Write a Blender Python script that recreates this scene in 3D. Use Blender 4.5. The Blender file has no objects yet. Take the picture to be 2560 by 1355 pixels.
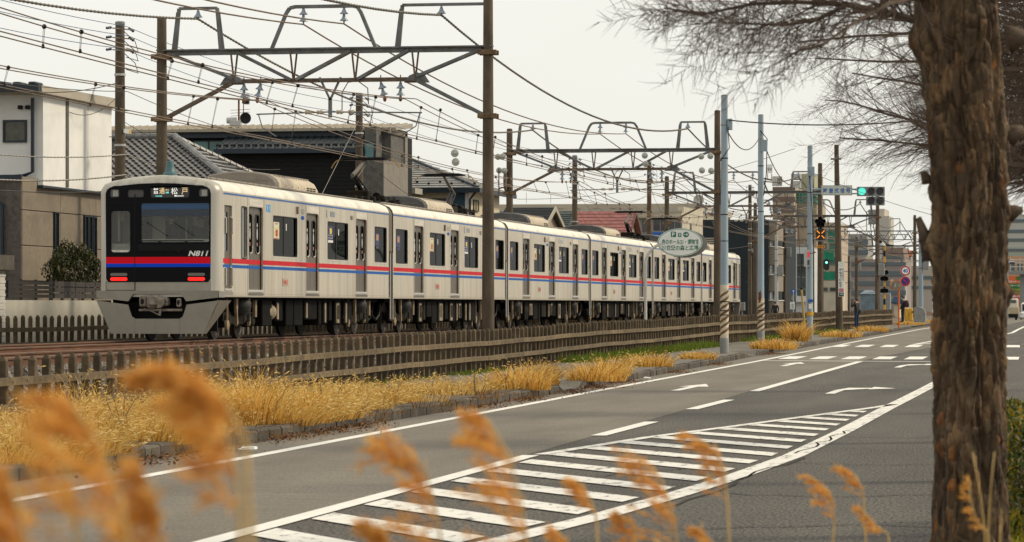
import bpy, bmesh, math, random
import numpy as np
from mathutils import Vector, Matrix, noise as mnoise
R = math.radians
PI = math.pi
SC = bpy.context.scene
COL = SC.collection
random.seed(7); RNG = np.random.default_rng(7)

# ------------------------------------------------------------------ camera
FPX, CU, HV, CAMZ, TH = 8315.0, 1280.0, 764.0, 1.65, math.atan(1469 / 8315.0)
CT, ST = math.cos(TH), math.sin(TH)
cam_d = bpy.data.cameras.new('camera'); cam = bpy.data.objects.new('camera', cam_d); COL.objects.link(cam)
cam.location = (0, 0, CAMZ); cam.rotation_euler = (PI / 2, 0, TH)
cam_d.sensor_width = 36; cam_d.lens = FPX / 2560 * 36
cam_d.shift_y = (HV - 677.5) / 2560
cam_d.clip_start = 0.3; cam_d.clip_end = 6000
cam_d.dof.use_dof = True; cam_d.dof.focus_distance = 78
cam_d.dof.aperture_fstop = 116.9 / 1000 / 0.0118
SC.camera = cam

# ------------------------------------------------------------------ sky and sun
SUN_EL, SUN_AZ = R(40), R(66)            # azimuth measured from +Y towards +X
w = bpy.data.worlds.new('World'); SC.world = w; w.use_nodes = True
nt = w.node_tree; nt.nodes.clear()
wo = nt.nodes.new('ShaderNodeOutputWorld'); bg = nt.nodes.new('ShaderNodeBackground')
sky = nt.nodes.new('ShaderNodeTexSky'); sky.sky_type = 'NISHITA'; sky.sun_disc = False
sky.sun_elevation = SUN_EL; sky.sun_rotation = SUN_AZ; sky.dust_density = 4; sky.air_density = 1
hs = nt.nodes.new('ShaderNodeHueSaturation'); hs.inputs['Saturation'].default_value = 0.25
tcw = nt.nodes.new('ShaderNodeTexCoord'); mpw = nt.nodes.new('ShaderNodeMapping'); mpw.inputs['Scale'].default_value = (1, 1, 3.5)
nzw = nt.nodes.new('ShaderNodeTexNoise'); nzw.inputs['Scale'].default_value = 2.2; nzw.inputs['Detail'].default_value = 5
rmp = nt.nodes.new('ShaderNodeValToRGB')
rmp.color_ramp.elements[0].position = .3; rmp.color_ramp.elements[0].color = (7.75, 7.62, 6.9, 1)
rmp.color_ramp.elements[1].position = .7; rmp.color_ramp.elements[1].color = (8.6, 8.52, 7.95, 1)
mxw = nt.nodes.new('ShaderNodeMix'); mxw.data_type = 'RGBA'; mxw.inputs['Factor'].default_value = 0.9
L = nt.links.new
L(sky.outputs[0], hs.inputs['Color']); L(tcw.outputs['Generated'], mpw.inputs[0]); L(mpw.outputs[0], nzw.inputs['Vector'])
L(nzw.outputs['Fac'], rmp.inputs[0]); L(hs.outputs[0], mxw.inputs['A']); L(rmp.outputs[0], mxw.inputs['B'])
L(mxw.outputs['Result'], bg.inputs[0]); bg.inputs[1].default_value = 0.12; L(bg.outputs[0], wo.inputs[0])
sl = bpy.data.lights.new('sun', 'SUN'); sun = bpy.data.objects.new('sun', sl); COL.objects.link(sun)
sl.energy = 2.7; sl.angle = R(9); sl.color = (1.0, 0.86, 0.64)
sun.rotation_euler = (PI / 2 - SUN_EL, 0, PI - SUN_AZ)
vs = SC.view_settings; vs.view_transform = 'Standard'; vs.look = 'None'; vs.exposure = 0.0; vs.gamma = 1; vs.use_curve_mapping = False
SC.cycles.max_bounces = 6; SC.cycles.transparent_max_bounces = 12
SC.cycles.use_denoising = True

# ------------------------------------------------------------------ placing helpers (survey of the place)
def at(u, v, Z):
    """world point seen at photo position u,v at camera depth Z"""
    x = (u - CU) / FPX * Z
    return Vector((x * CT - Z * ST, x * ST + Z * CT, CAMZ + (HV - v) / FPX * Z))
def along(u, X):
    """distance along the track (world y) of the point at lateral X seen in photo column u"""
    q = (u - CU) / FPX
    return -X * (CT + q * ST) / (ST - q * CT)
def depth(X, Y): return -X * ST + Y * CT
def hgt(v, X, Y): return CAMZ + (HV - v) / FPX * depth(X, Y)
def lat(u, X, v):
    Y = along(u, X); return Vector((X, Y, hgt(v, X, Y)))
def g(t):
    if t < 60: return 0.0
    if t < 200: return .0016 * (t - 60)
    if t < 260: return .224
    if t < 400: return .224 * (400 - t) / 140
    return 0.0
def onroad(u, v, dz=0.0):
    Z = 60.0
    for _ in range(30):
        p = at(u, v, Z); z = g(p.y) + dz
        Z = (CAMZ - z) * FPX / (v - HV)
    return at(u, v, Z)
def atu(u, Y):
    """lateral x of photo column u at distance Y along the track"""
    q = (u - CU) / FPX
    return Y * (q * CT - ST) / (CT + q * ST)

# ------------------------------------------------------------------ materials
MATS = {}
def mat(name, col, rough=.7, metal=0.0, var=0.0, vscale=3.0, col2=None, bump=0.0, bscale=30.0, stretch=(1, 1, 1), emit=None, estr=0.0,
        spec=.5, grime=None, gscale=.8, detail=6, lo=.35, hi=.65, coat=0.0, world=False, objrand=0.0):
    if name in MATS: return MATS[name]
    m = bpy.data.materials.new(name); m.use_nodes = True; t = m.node_tree; b = t.nodes['Principled BSDF']
    b.inputs['Base Color'].default_value = (*col, 1); b.inputs['Roughness'].default_value = rough; b.inputs['Metallic'].default_value = metal
    b.inputs['Specular IOR Level'].default_value = spec; b.inputs['Coat Weight'].default_value = coat
    lk = t.links.new
    tc = mp = None
    def coords(st):
        tcn = t.nodes.new('ShaderNodeTexCoord'); mpn = t.nodes.new('ShaderNodeMapping'); mpn.inputs['Scale'].default_value = st
        if world:
            ge = t.nodes.new('ShaderNodeNewGeometry'); lk(ge.outputs['Position'], mpn.inputs[0])
        else: lk(tcn.outputs['Object'], mpn.inputs[0])
        return mpn.outputs[0]
    out = None
    if var or col2:
        n = t.nodes.new('ShaderNodeTexNoise'); n.inputs['Scale'].default_value = vscale; n.inputs['Detail'].default_value = detail
        n.inputs['Roughness'].default_value = .65
        lk(coords(stretch), n.inputs['Vector'])
        r = t.nodes.new('ShaderNodeValToRGB'); r.color_ramp.elements[0].position = lo; r.color_ramp.elements[1].position = hi
        c2 = col2 or tuple(min(1, c * (1 + var)) for c in col); c1 = col if col2 else tuple(c * (1 - var) for c in col)
        r.color_ramp.elements[0].color = (*c1, 1); r.color_ramp.elements[1].color = (*c2, 1)
        lk(n.outputs['Fac'], r.inputs[0]); out = r.outputs[0]
    if grime:
        n2 = t.nodes.new('ShaderNodeTexNoise'); n2.inputs['Scale'].default_value = gscale; n2.inputs['Detail'].default_value = 8
        n2.inputs['Roughness'].default_value = .7
        lk(coords(tuple(s * 1.0 for s in stretch)), n2.inputs['Vector'])
        r2 = t.nodes.new('ShaderNodeValToRGB'); r2.color_ramp.elements[0].position = .48; r2.color_ramp.elements[1].position = .72
        r2.color_ramp.elements[0].color = (0, 0, 0, 1); r2.color_ramp.elements[1].color = (1, 1, 1, 1)
        lk(n2.outputs['Fac'], r2.inputs[0])
        mx = t.nodes.new('ShaderNodeMix'); mx.data_type = 'RGBA'; lk(r2.outputs[0], mx.inputs['Factor'])
        if out: lk(out, mx.inputs['A'])
        else: mx.inputs['A'].default_value = (*col, 1)
        mx.inputs['B'].default_value = (*grime, 1); out = mx.outputs['Result']
    if objrand and out:
        oi = t.nodes.new('ShaderNodeObjectInfo'); mr = t.nodes.new('ShaderNodeMapRange'); mr.inputs['To Min'].default_value = 1 - objrand; mr.inputs['To Max'].default_value = 1 + objrand; lk(oi.outputs['Random'], mr.inputs['Value'])
        mo = t.nodes.new('ShaderNodeMix'); mo.data_type = 'RGBA'; mo.blend_type = 'MULTIPLY'; mo.inputs['Factor'].default_value = 1; lk(out, mo.inputs['A']); lk(mr.outputs[0], mo.inputs['B']); out = mo.outputs['Result']
    if out: lk(out, b.inputs['Base Color'])
    if bump:
        n3 = t.nodes.new('ShaderNodeTexNoise'); n3.inputs['Scale'].default_value = bscale; n3.inputs['Detail'].default_value = 5
        lk(coords(stretch), n3.inputs['Vector'])
        bp = t.nodes.new('ShaderNodeBump'); bp.inputs['Strength'].default_value = bump; bp.inputs['Distance'].default_value = .02
        lk(n3.outputs['Fac'], bp.inputs['Height']); lk(bp.outputs[0], b.inputs['Normal'])
    if emit:
        b.inputs['Emission Color'].default_value = (*emit, 1); b.inputs['Emission Strength'].default_value = estr
    MATS[name] = m
    return m
def glassmat(name, tint, refl=1.0, rough=.02):
    if name in MATS: return MATS[name]
    m = bpy.data.materials.new(name); m.use_nodes = True; t = m.node_tree; t.nodes.clear()
    o = t.nodes.new('ShaderNodeOutputMaterial'); tr = t.nodes.new('ShaderNodeBsdfTransparent'); gl = t.nodes.new('ShaderNodeBsdfGlossy')
    mx = t.nodes.new('ShaderNodeMixShader'); fr = t.nodes.new('ShaderNodeFresnel'); fr.inputs[0].default_value = 1.5
    tr.inputs[0].default_value = (*tint, 1); gl.inputs['Roughness'].default_value = rough; gl.inputs[0].default_value = (refl, refl, refl, 1)
    t.links.new(fr.outputs[0], mx.inputs[0]); t.links.new(tr.outputs[0], mx.inputs[1]); t.links.new(gl.outputs[0], mx.inputs[2]); t.links.new(mx.outputs[0], o.inputs[0])
    MATS[name] = m; return m

# ------------------------------------------------------------------ mesh building helpers
def tag(o, label=None, cat=None, group=None, kind=None):
    if label: o['label'] = label
    if cat: o['category'] = cat
    if group: o['group'] = group
    if kind: o['kind'] = kind
    return o
def thing(name, label, cat, loc=(0, 0, 0), group=None, rz=0.0, kind=None):
    o = bpy.data.objects.new(name, None); COL.objects.link(o); o.location = loc; o.rotation_euler = (0, 0, rz); o.empty_display_size = .2
    return tag(o, label, cat, group, kind)
def link_mesh(name, me, parent=None, loc=None):
    o = bpy.data.objects.new(name, me); COL.objects.link(o)
    if parent: o.parent = parent
    if loc is not None: o.location = loc
    return o
def inst(name, me, parent, loc, rz=0.0, scale=None, rot=None):
    o = bpy.data.objects.new(name, me); COL.objects.link(o); o.parent = parent; o.location = loc
    o.rotation_euler = rot if rot else (0, 0, rz)
    if scale: o.scale = scale
    return o
class MB:
    def __init__(s): s.v = []; s.f = []; s.m = []; s.mi = 0
    def add(s, vs, fs):
        n = len(s.v); s.v += [tuple(p) for p in vs]
        for f in fs: s.f.append([i + n for i in f]); s.m.append(s.mi)
        return s
    def box(s, x0, x1, y0, y1, z0, z1):
        return s.add([(x0, y0, z0), (x1, y0, z0), (x1, y1, z0), (x0, y1, z0), (x0, y0, z1), (x1, y0, z1), (x1, y1, z1), (x0, y1, z1)],
                     [(0, 3, 2, 1), (4, 5, 6, 7), (0, 1, 5, 4), (1, 2, 6, 5), (2, 3, 7, 6), (3, 0, 4, 7)])
    def bbox(s, x0, x1, y0, y1, z0, z1, b=.02):
        """box with chamfered edges"""
        xs = (x0, x0 + b, x1 - b, x1); ys = (y0, y0 + b, y1 - b, y1); zs = (z0, z0 + b, z1 - b, z1)
        def loop(z, i): # 8-gon
            a, c = (1, 2) if i else (0, 3)
            X0, X1, Y0, Y1 = (xs[1], xs[2], ys[1], ys[2]) if i == 2 else (xs[0], xs[3], ys[0], ys[3])
            return [(X0 + b, Y0, z), (X1 - b, Y0, z), (X1, Y0 + b, z), (X1, Y1 - b, z), (X1 - b, Y1, z), (X0 + b, Y1, z), (X0, Y1 - b, z), (X0, Y0 + b, z)]
        L0 = [loop(zs[0], 2), loop(zs[1], 0), loop(zs[2], 0), loop(zs[3], 2)]
        vs = [p for l in L0 for p in l]; fs = [tuple(range(7, -1, -1)), tuple(range(24, 32))]
        for k in range(3):
            for i in range(8): j = (i + 1) % 8; fs.append((k * 8 + i, k * 8 + j, k * 8 + 8 + j, k * 8 + 8 + i))
        return s.add(vs, fs)
    def tube(s, pts, r, n=6, caps=True):
        pts = [Vector(p) for p in pts]; m = len(pts)
        rs = r if isinstance(r, (list, tuple)) else [r] * m
        vs = []; up = None
        for i, p in enumerate(pts):
            d = (pts[min(i + 1, m - 1)] - pts[max(i - 1, 0)])
            if d.length < 1e-9: d = Vector((0, 0, 1))
            d.normalize()
            if up is None: up = Vector((0, 0, 1)) if abs(d.z) < .9 else Vector((1, 0, 0))
            a = d.cross(up)
            if a.length < 1e-4: a = d.cross(Vector((1, 0, .3)))
            a.normalize(); b = d.cross(a).normalized()
            up = -b if b.dot(up) < 0 else b
            a = d.cross(up).normalized(); b = up
            for k in range(n):
                w_ = 2 * PI * k / n; vs.append(p + (a * math.cos(w_) + b * math.sin(w_)) * rs[i])
        fs = []
        for i in range(m - 1):
            for k in range(n): j = (k + 1) % n; fs.append((i * n + k, i * n + j, (i + 1) * n + j, (i + 1) * n + k))
        if caps: fs.append(tuple(range(n - 1, -1, -1))); fs.append(tuple(range((m - 1) * n, m * n)))
        return s.add(vs, fs)
    def bar(s, p, q, w_, h, up=(0, 0, 1)):
        """rectangular bar between two points"""
        p = Vector(p); q = Vector(q); d = (q - p).normalized(); u = Vector(up)
        a = d.cross(u)
        if a.length < 1e-4: a = d.cross(Vector((1, 0, 0)))
        a = a.normalized() * w_ / 2; b = a.cross(d).normalized() * h / 2
        vs = [p - a - b, p + a - b, p + a + b, p - a + b, q - a - b, q + a - b, q + a + b, q - a + b]
        return s.add(vs, [(0, 3, 2, 1), (4, 5, 6, 7), (0, 1, 5, 4), (1, 2, 6, 5), (2, 3, 7, 6), (3, 0, 4, 7)])
    def angle(s, p, q, w_, t=.012, up=(0, 0, 1)):
        """steel angle section"""
        p = Vector(p); q = Vector(q); d = (q - p).normalized(); a = d.cross(Vector(up))
        if a.length < 1e-4: a = d.cross(Vector((1, 0, 0)))
        a.normalize(); b = a.cross(d).normalized()
        s.bar(p + a * w_ * .5, q + a * w_ * .5, w_, t, up)
        return s.bar(p + b * w_ * .5, q + b * w_ * .5, t, w_, up)
    def lathe(s, c, prof, n=12, axis='z'):
        c = Vector(c); vs = []
        for r, h in prof:
            for k in range(n):
                a = 2 * PI * k / n
                x, y, z = r * math.cos(a), r * math.sin(a), h
                if axis == 'x': x, y, z = z, x, y
                if axis == 'y': x, y, z = x, z, -y
                vs.append(c + Vector((x, y, z)))
        fs = []; m = len(prof)
        for i in range(m - 1):
            for k in range(n): j = (k + 1) % n; fs.append((i * n + k, i * n + j, (i + 1) * n + j, (i + 1) * n + k))
        fs.append(tuple(range(n - 1, -1, -1))); fs.append(tuple(range((m - 1) * n, m * n)))
        return s.add(vs, fs)
    def prism(s, poly, axis, a0, a1):
        """extrude a 2D polygon along an axis: axis 'x' poly=(y,z), 'y' poly=(x,z), 'z' poly=(x,y)"""
        n = len(poly)
        def P(p, a): return (a, p[0], p[1]) if axis == 'x' else ((p[0], a, p[1]) if axis == 'y' else (p[0], p[1], a))
        vs = [P(p, a0) for p in poly] + [P(p, a1) for p in poly]
        fs = [tuple(range(n - 1, -1, -1)), tuple(range(n, 2 * n))] + [(i, (i + 1) % n, n + (i + 1) % n, n + i) for i in range(n)]
        return s.add(vs, fs)
    def quad(s, a, b, c, d): return s.add([a, b, c, d], [(0, 1, 2, 3)])
    def mesh(s, name, mats, origin=(0, 0, 0), smooth=False, fix=True):
        me = bpy.data.meshes.new(name)
        v = np.array(s.v, dtype=np.float64).reshape(-1, 3) - np.array(origin)
        me.from_pydata(v.tolist(), [], s.f)
        ms = mats if isinstance(mats, (list, tuple)) else [mats]
        for m in ms: me.materials.append(m)
        if any(s.m): me.polygons.foreach_set('material_index', s.m)
        if fix:
            bm = bmesh.new(); bm.from_mesh(me); bmesh.ops.recalc_face_normals(bm, faces=bm.faces); bm.to_mesh(me); bm.free()
        if smooth is True: me.polygons.foreach_set('use_smooth', [True] * len(me.polygons))
        elif smooth: me.polygons.foreach_set('use_smooth', [True] * len(me.polygons)); me.set_sharp_from_angle(angle=R(smooth))
        me.update(); return me
    def build(s, name, mats, parent=None, smooth=False, origin=None, fix=True):
        if origin is None:
            origin = (0, 0, 0)
            if parent is not None:
                r = parent
                while r.parent: r = r.parent
                origin = r.location
        return link_mesh(name, s.mesh(name, mats, origin, smooth, fix), parent)
def root_of(o):
    while o.parent: o = o.parent
    return o

_CV = {}
def curve2d(loops, ext=0.0):
    """triangulated flat plate from loops (outer and holes); returns verts (x,y,z) and faces"""
    c = bpy.data.curves.new('tmp', 'CURVE'); c.dimensions = '2D'; c.fill_mode = 'BOTH'; c.extrude = ext
    for lp in loops:
        sp = c.splines.new('POLY'); sp.points.add(len(lp) - 1)
        for i, p in enumerate(lp): sp.points[i].co = (p[0], p[1], 0, 1)
        sp.use_cyclic_u = True
    o = bpy.data.objects.new('tmp', c)
    me = bpy.data.meshes.new_from_object(o)
    v = [tuple(x.co) for x in me.vertices]; f = [tuple(p.vertices) for p in me.polygons]
    bpy.data.objects.remove(o); bpy.data.curves.remove(c); bpy.data.meshes.remove(me)
    return v, f
def plate(mb, loops, axis, pos, thick):
    """plate with holes; axis is the normal; pos is its middle along the normal"""
    v, f = curve2d(loops, thick / 2)
    def P(p):
        if axis == 'x': return (pos + p[2], p[0], p[1])
        if axis == 'y': return (p[0], pos + p[2], p[1])
        return (p[0], p[1], pos + p[2])
    return mb.add([P(p) for p in v], f)
def rrect(x0, x1, y0, y1, r=.06, n=4):
    out = []
    for cx, cy, a0 in ((x1 - r, y1 - r, 0), (x0 + r, y1 - r, 90), (x0 + r, y0 + r, 180), (x1 - r, y0 + r, 270)):
        for k in range(n + 1):
            a = R(a0 + 90 * k / n); out.append((cx + r * math.cos(a), cy + r * math.sin(a)))
    return out
def ellipse(cx, cy, a, b, n=40): return [(cx + a * math.cos(2 * PI * k / n), cy + b * math.sin(2 * PI * k / n)) for k in range(n)]
_TX = {}
def text_geo(body, bold=0.0, shear=0.0):
    key = (body, bold, shear)
    if key in _TX: return _TX[key]
    c = bpy.data.curves.new('t', 'FONT'); c.body = body; c.size = 1; c.offset = bold; c.shear = shear; c.resolution_u = 3
    o = bpy.data.objects.new('t', c)
    me = bpy.data.meshes.new_from_object(o)
    v = np.array([x.co[:] for x in me.vertices]).reshape(-1, 3); f = [tuple(p.vertices) for p in me.polygons]
    bpy.data.objects.remove(o); bpy.data.curves.remove(c); bpy.data.meshes.remove(me)
    if len(v): v = v - np.array([v[:, 0].min(), v[:, 1].min(), 0])
    _TX[key] = (v, f); return v, f
def put_text(mb, body, o, ex, ey, w_, h, bold=0.0, shear=0.0):
    """fit text in the box o + ex*w + ey*h"""
    v, f = text_geo(body, bold, shear)
    if not len(v): return mb
    sx = w_ / max(v[:, 0].max(), 1e-6); sy = h / max(v[:, 1].max(), 1e-6)
    o = Vector(o); ex = Vector(ex); ey = Vector(ey)
    return mb.add([o + ex * (p[0] * sx) + ey * (p[1] * sy) for p in v], f)
def copy_tree(o, parent=None):
    c = o.copy(); COL.objects.link(c); c.parent = parent
    for ch in o.children: copy_tree(ch, c)
    return c
def sag(p, q, s, n=24):
    p = Vector(p); q = Vector(q); out = []
    for i in range(n + 1):
        k = i / n; a = p.lerp(q, k); a.z -= s * 4 * k * (1 - k); out.append(a)
    return out
# ------------------------------------------------------------------ shared materials
M_concrete = mat('concrete', (.16, .145, .12), .9, var=.35, vscale=5, bump=.5, bscale=60, grime=(.07, .06, .045), gscale=2)
M_pole = mat('pole_concrete', (.092, .068, .045), .9, var=.3, vscale=2.5, bump=.4, bscale=50, stretch=(1, 1, .4), grime=(.055, .043, .03), gscale=1.3)
M_steel = mat('galvanised_steel', (.15, .155, .16), .6, .3, var=.25, vscale=3, grime=(.09, .06, .035), gscale=1.2)
M_rustangle = mat('rusted_steel', (.12, .082, .055), .8, .1, var=.4, vscale=6, grime=(.14, .12, .10), gscale=2)
M_rust = mat('rust', (.16, .055, .02), .9, 0, var=.5, vscale=8, bump=.4)
M_wire = mat('dark_wire', (.05, .04, .032), .6, .2)
M_wireb = mat('bronze_wire', (.14, .09, .055), .5, .4, var=.3, vscale=2)
M_bluewire = mat('blue_wire', (.03, .08, .18), .5)
M_greywire = mat('grey_wire', (.26, .24, .21), .6)
M_ins = mat('insulator_glaze', (.22, .27, .33), .3)
M_insd = mat('insulator_disc', (.34, .36, .33), .35)
M_black = mat('black', (.010, .010, .011), .55, spec=.2)
M_dark = mat('dark_underframe', (.007, .0065, .006), .85, var=.4, vscale=4, spec=.1)
M_white = mat('white_paint', (.72, .71, .68), .5, var=.06, vscale=3)
M_bluegrey = mat('painted_grey_pole', (.25, .325, .39), .45, var=.12, vscale=2, stretch=(1, 1, .25), grime=(.27, .29, .29), gscale=2.5)
M_sign_green = mat('sign_green', (.005, .16, .10), .5)
M_sign_white = mat('sign_white', (.80, .81, .79), .5, var=.05, vscale=4)
M_sign_blue = mat('sign_blue', (.01, .10, .42), .5)
M_sign_red = mat('sign_red', (.45, .012, .02), .5)
M_signnavy = mat('sign_navy', (.01, .025, .22), .5)
M_orange = mat('orange_paint', (.62, .13, .015), .5, var=.15, vscale=6)
M_yellow = mat('yellow_paint', (.6, .32, .01), .5, var=.2, vscale=5)
M_grey = mat('grey_paint', (.22, .225, .22), .6, var=.15, vscale=4)
M_greyl = mat('light_grey_paint', (.42, .43, .42), .55, var=.1, vscale=4)
M_bluecab = mat('faded_blue_cabinet', (.15, .21, .26), .7, var=.3, vscale=3, grime=(.09, .12, .14))
M_glassd = mat('dark_glass', (.02, .025, .027), .06, 0, spec=.6)
M_glassg = mat('grey_glass', (.07, .085, .09), .08, 0, var=.5, vscale=.6, spec=.6)
M_teal = mat('teal_glass', (.10, .26, .27), .15, var=.3, vscale=1)
# ------------------------------------------------------------------ ground, road, pavement
def interp(tab, t):
    if t <= tab[0][0]: return tab[0][1]
    for (a, x), (b, y) in zip(tab, tab[1:]):
        if t <= b: return x + (y - x) * (t - a) / (b - a)
    return tab[-1][1]
KT = [(15, -10.0), (62, -10.0), (75, -10.12), (100, -10.55), (130, -10.8), (235, -11.6), (420, -13.6), (900, -24)]
ET = [(15, -8.93), (36, -9.1), (52, -9.34), (62, -9.5), (95, -9.62), (125, -9.92), (150, -10.2), (235, -10.8), (420, -12.8), (900, -23)]
def K(t): return interp(KT, t)
RT = [(15, -.95), (60, -1.0), (200, -1.6), (420, -3.5), (900, -12)]
def RE(t): return interp(RT, t)
RAILZ = .88
M_ground = mat('earth', (.12, .10, .07), .95, var=.4, vscale=.6, bump=.4, bscale=8, world=True)
def roadmat(name, c, c2, spk, sc, track):
    m = mat(name, c, .88, spec=.3)
    t = m.node_tree; b = t.nodes['Principled BSDF']; lk = t.links.new
    ge = t.nodes.new('ShaderNodeNewGeometry'); mp = t.nodes.new('ShaderNodeMapping'); mp.inputs['Scale'].default_value = (1, .16, 1); lk(ge.outputs['Position'], mp.inputs[0])
    n = t.nodes.new('ShaderNodeTexNoise'); n.inputs['Scale'].default_value = .9; n.inputs['Detail'].default_value = 8; lk(mp.outputs[0], n.inputs['Vector'])
    r = t.nodes.new('ShaderNodeValToRGB'); r.color_ramp.elements[0].position = .3; r.color_ramp.elements[1].position = .72
    r.color_ramp.elements[0].color = (*c, 1); r.color_ramp.elements[1].color = (*c2, 1); lk(n.outputs['Fac'], r.inputs[0])
    mpv = t.nodes.new('ShaderNodeMapping'); mpv.inputs['Scale'].default_value = (1, .32, 1); lk(ge.outputs['Position'], mpv.inputs[0]); v = t.nodes.new('ShaderNodeTexNoise'); v.inputs['Scale'].default_value = sc; v.inputs['Detail'].default_value = 2; lk(mpv.outputs[0], v.inputs['Vector'])
    r2 = t.nodes.new('ShaderNodeValToRGB'); r2.color_ramp.elements[0].position = .35; r2.color_ramp.elements[1].position = .68
    lo_ = max(.45, 1 - spk * .5); r2.color_ramp.elements[0].color = (lo_, lo_, lo_, 1); r2.color_ramp.elements[1].color = (1 + spk, 1 + spk, 1 + spk, 1); lk(v.outputs['Fac'], r2.inputs[0])
    mx = t.nodes.new('ShaderNodeMix'); mx.data_type = 'RGBA'; mx.blend_type = 'MULTIPLY'; mx.inputs['Factor'].default_value = 1
    lk(r.outputs[0], mx.inputs['A']); lk(r2.outputs[0], mx.inputs['B'])
    # cross streaks of wear
    mp2 = t.nodes.new('ShaderNodeMapping'); mp2.inputs['Scale'].default_value = (.5, 3, 1); lk(ge.outputs['Position'], mp2.inputs[0])
    n2 = t.nodes.new('ShaderNodeTexNoise'); n2.inputs['Scale'].default_value = 2.2; n2.inputs['Detail'].default_value = 6; lk(mp2.outputs[0], n2.inputs['Vector'])
    r3 = t.nodes.new('ShaderNodeValToRGB'); r3.color_ramp.elements[0].position = .3; r3.color_ramp.elements[1].position = .7
    r3.color_ramp.elements[0].color = (.82, .82, .82, 1); r3.color_ramp.elements[1].color = (1.12, 1.1, 1.07, 1); lk(n2.outputs['Fac'], r3.inputs[0])
    mx2 = t.nodes.new('ShaderNodeMix'); mx2.data_type = 'RGBA'; mx2.blend_type = 'MULTIPLY'; mx2.inputs['Factor'].default_value = track
    lk(mx.outputs['Result'], mx2.inputs['A']); lk(r3.outputs[0], mx2.inputs['B'])
    lk(mx2.outputs['Result'], b.inputs['Base Color'])
    bp = t.nodes.new('ShaderNodeBump'); bp.inputs['Strength'].default_value = .5; bp.inputs['Distance'].default_value = .008
    lk(v.outputs['Fac'], bp.inputs['Height']); lk(bp.outputs[0], b.inputs['Normal'])
    return m
M_asph = roadmat('asphalt_dark', (.044, .040, .035), (.070, .064, .056), 1.5, 40, .5)
M_asph2 = roadmat('asphalt_worn', (.122, .108, .088), (.178, .158, .130), .3, 40, .9)
M_walk = roadmat('pavement_asphalt', (.10, .09, .075), (.16, .145, .12), .3, 30, .6)

rows = [10, 14, 18, 22, 26, 30, 34, 38, 42, 46, 50, 55, 60, 66, 72, 78, 85, 92, 100, 110, 120, 130, 145, 160, 180, 200, 230, 260, 300, 350, 400, 500, 650, 900]
def strip(mb, fx0, fx1, dz, t0=10, t1=900, step=None):
    ts = [t for t in rows if t0 < t < t1]; ts = [t0] + ts + [t1]
    if step: ts = list(np.arange(t0, t1, step)) + [t1]
    for a, b in zip(ts, ts[1:]):
        mb.quad((fx0(a), a, g(a) + dz), (fx1(a), a, g(a) + dz), (fx1(b), b, g(b) + dz), (fx0(b), b, g(b) + dz))
    return mb
# ground: one sheet with the railway bank
m = MB(); prof = [(-3000, .5), (-70, .5), (-24.2, .5), (-15.0, .5), (-14.1, .12), (-13.4, 0), (-9, -.06), (0, -.06), (1.5, .1), (60, .1), (3000, .1)]
gr = [-60, 0] + rows + [1500, 4000]
nv = len(prof)
for t in gr:
    for x, z in prof: m.v.append((x, t, z + (g(t) if x > -14 else (g(t) * .0))))
for i in range(len(gr) - 1):
    for j in range(nv - 1): m.f.append([i * nv + j, i * nv + j + 1, (i + 1) * nv + j + 1, (i + 1) * nv + j]); m.m.append(0)
tag(m.build('ground', M_ground), kind='structure')
road = strip(MB(), lambda t: K(t) - .02, RE, 0).build('road', M_asph); tag(road, kind='structure')
strip(MB(), lambda t: K(t) + .02, lambda t: interp([(10, -6.2), (35, -6.2), (63, -6.6), (97, -6.8), (130, -6.0), (235, -6.6), (420, -8), (900, -18)], t), .004, 14, 420).build('lane_surface', M_asph2, road)
pm_ = MB(); RAMPS = ((61.3, 65.05), (100.4, 104.65), (128.0, 131.7)); cuts_ = [10] + [q for r in RAMPS for q in r] + [320]
for a_, b_ in zip(cuts_, cuts_[1:]):
    rp = any(abs(a_ - r[0]) < .01 for r in RAMPS)
    strip(pm_, lambda t: -13.75 if t < 150 else -13.95, (lambda t: K(t) - 1.0) if rp else (lambda t: K(t) - .1), .145, a_, b_)
    if rp: pm_.add([(K(a_) - 1.0, a_, g(a_) + .145), (K(a_) - .05, a_ + .5, g(a_) + .03), (K(b_) - .05, b_ - .5, g(b_) + .03), (K(b_) - 1.0, b_, g(b_) + .145), (K(a_) - .05, a_, g(a_) + .145), (K(b_) - .05, b_, g(b_) + .145)], [(0, 1, 2, 3), (0, 4, 1), (3, 2, 5)])
    else:
        ts_ = [a_] + [t for t in rows if a_ < t < b_] + [b_]
        for c_, d_ in zip(ts_, ts_[1:]): pm_.quad((K(c_) - .1, c_, g(c_) + .145), (K(d_) - .1, d_, g(d_) + .145), (K(d_) - .1, d_, g(d_) - .05), (K(c_) - .1, c_, g(c_) - .05))
pave = pm_.build('pavement', M_walk); tag(pave, kind='structure')
verge = strip(MB(), lambda t: RE(t) + .10, lambda t: RE(t) + 7, .13, 10, 420).build('verge', mat('verge_soil', (.085, .065, .035), .95, var=.4, vscale=2, bump=.5, bscale=20, world=True)); tag(verge, kind='structure')

soil = strip(MB(), lambda t: -13.78, lambda t: K(t) - .19, .152, 12, 61).build('verge_soil', mat('soil', (.085, .062, .035), .95, var=.45, vscale=1.6, bump=.6, bscale=25, world=True, grime=(.05, .036, .02), gscale=2.5)); tag(soil, kind='structure')
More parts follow.
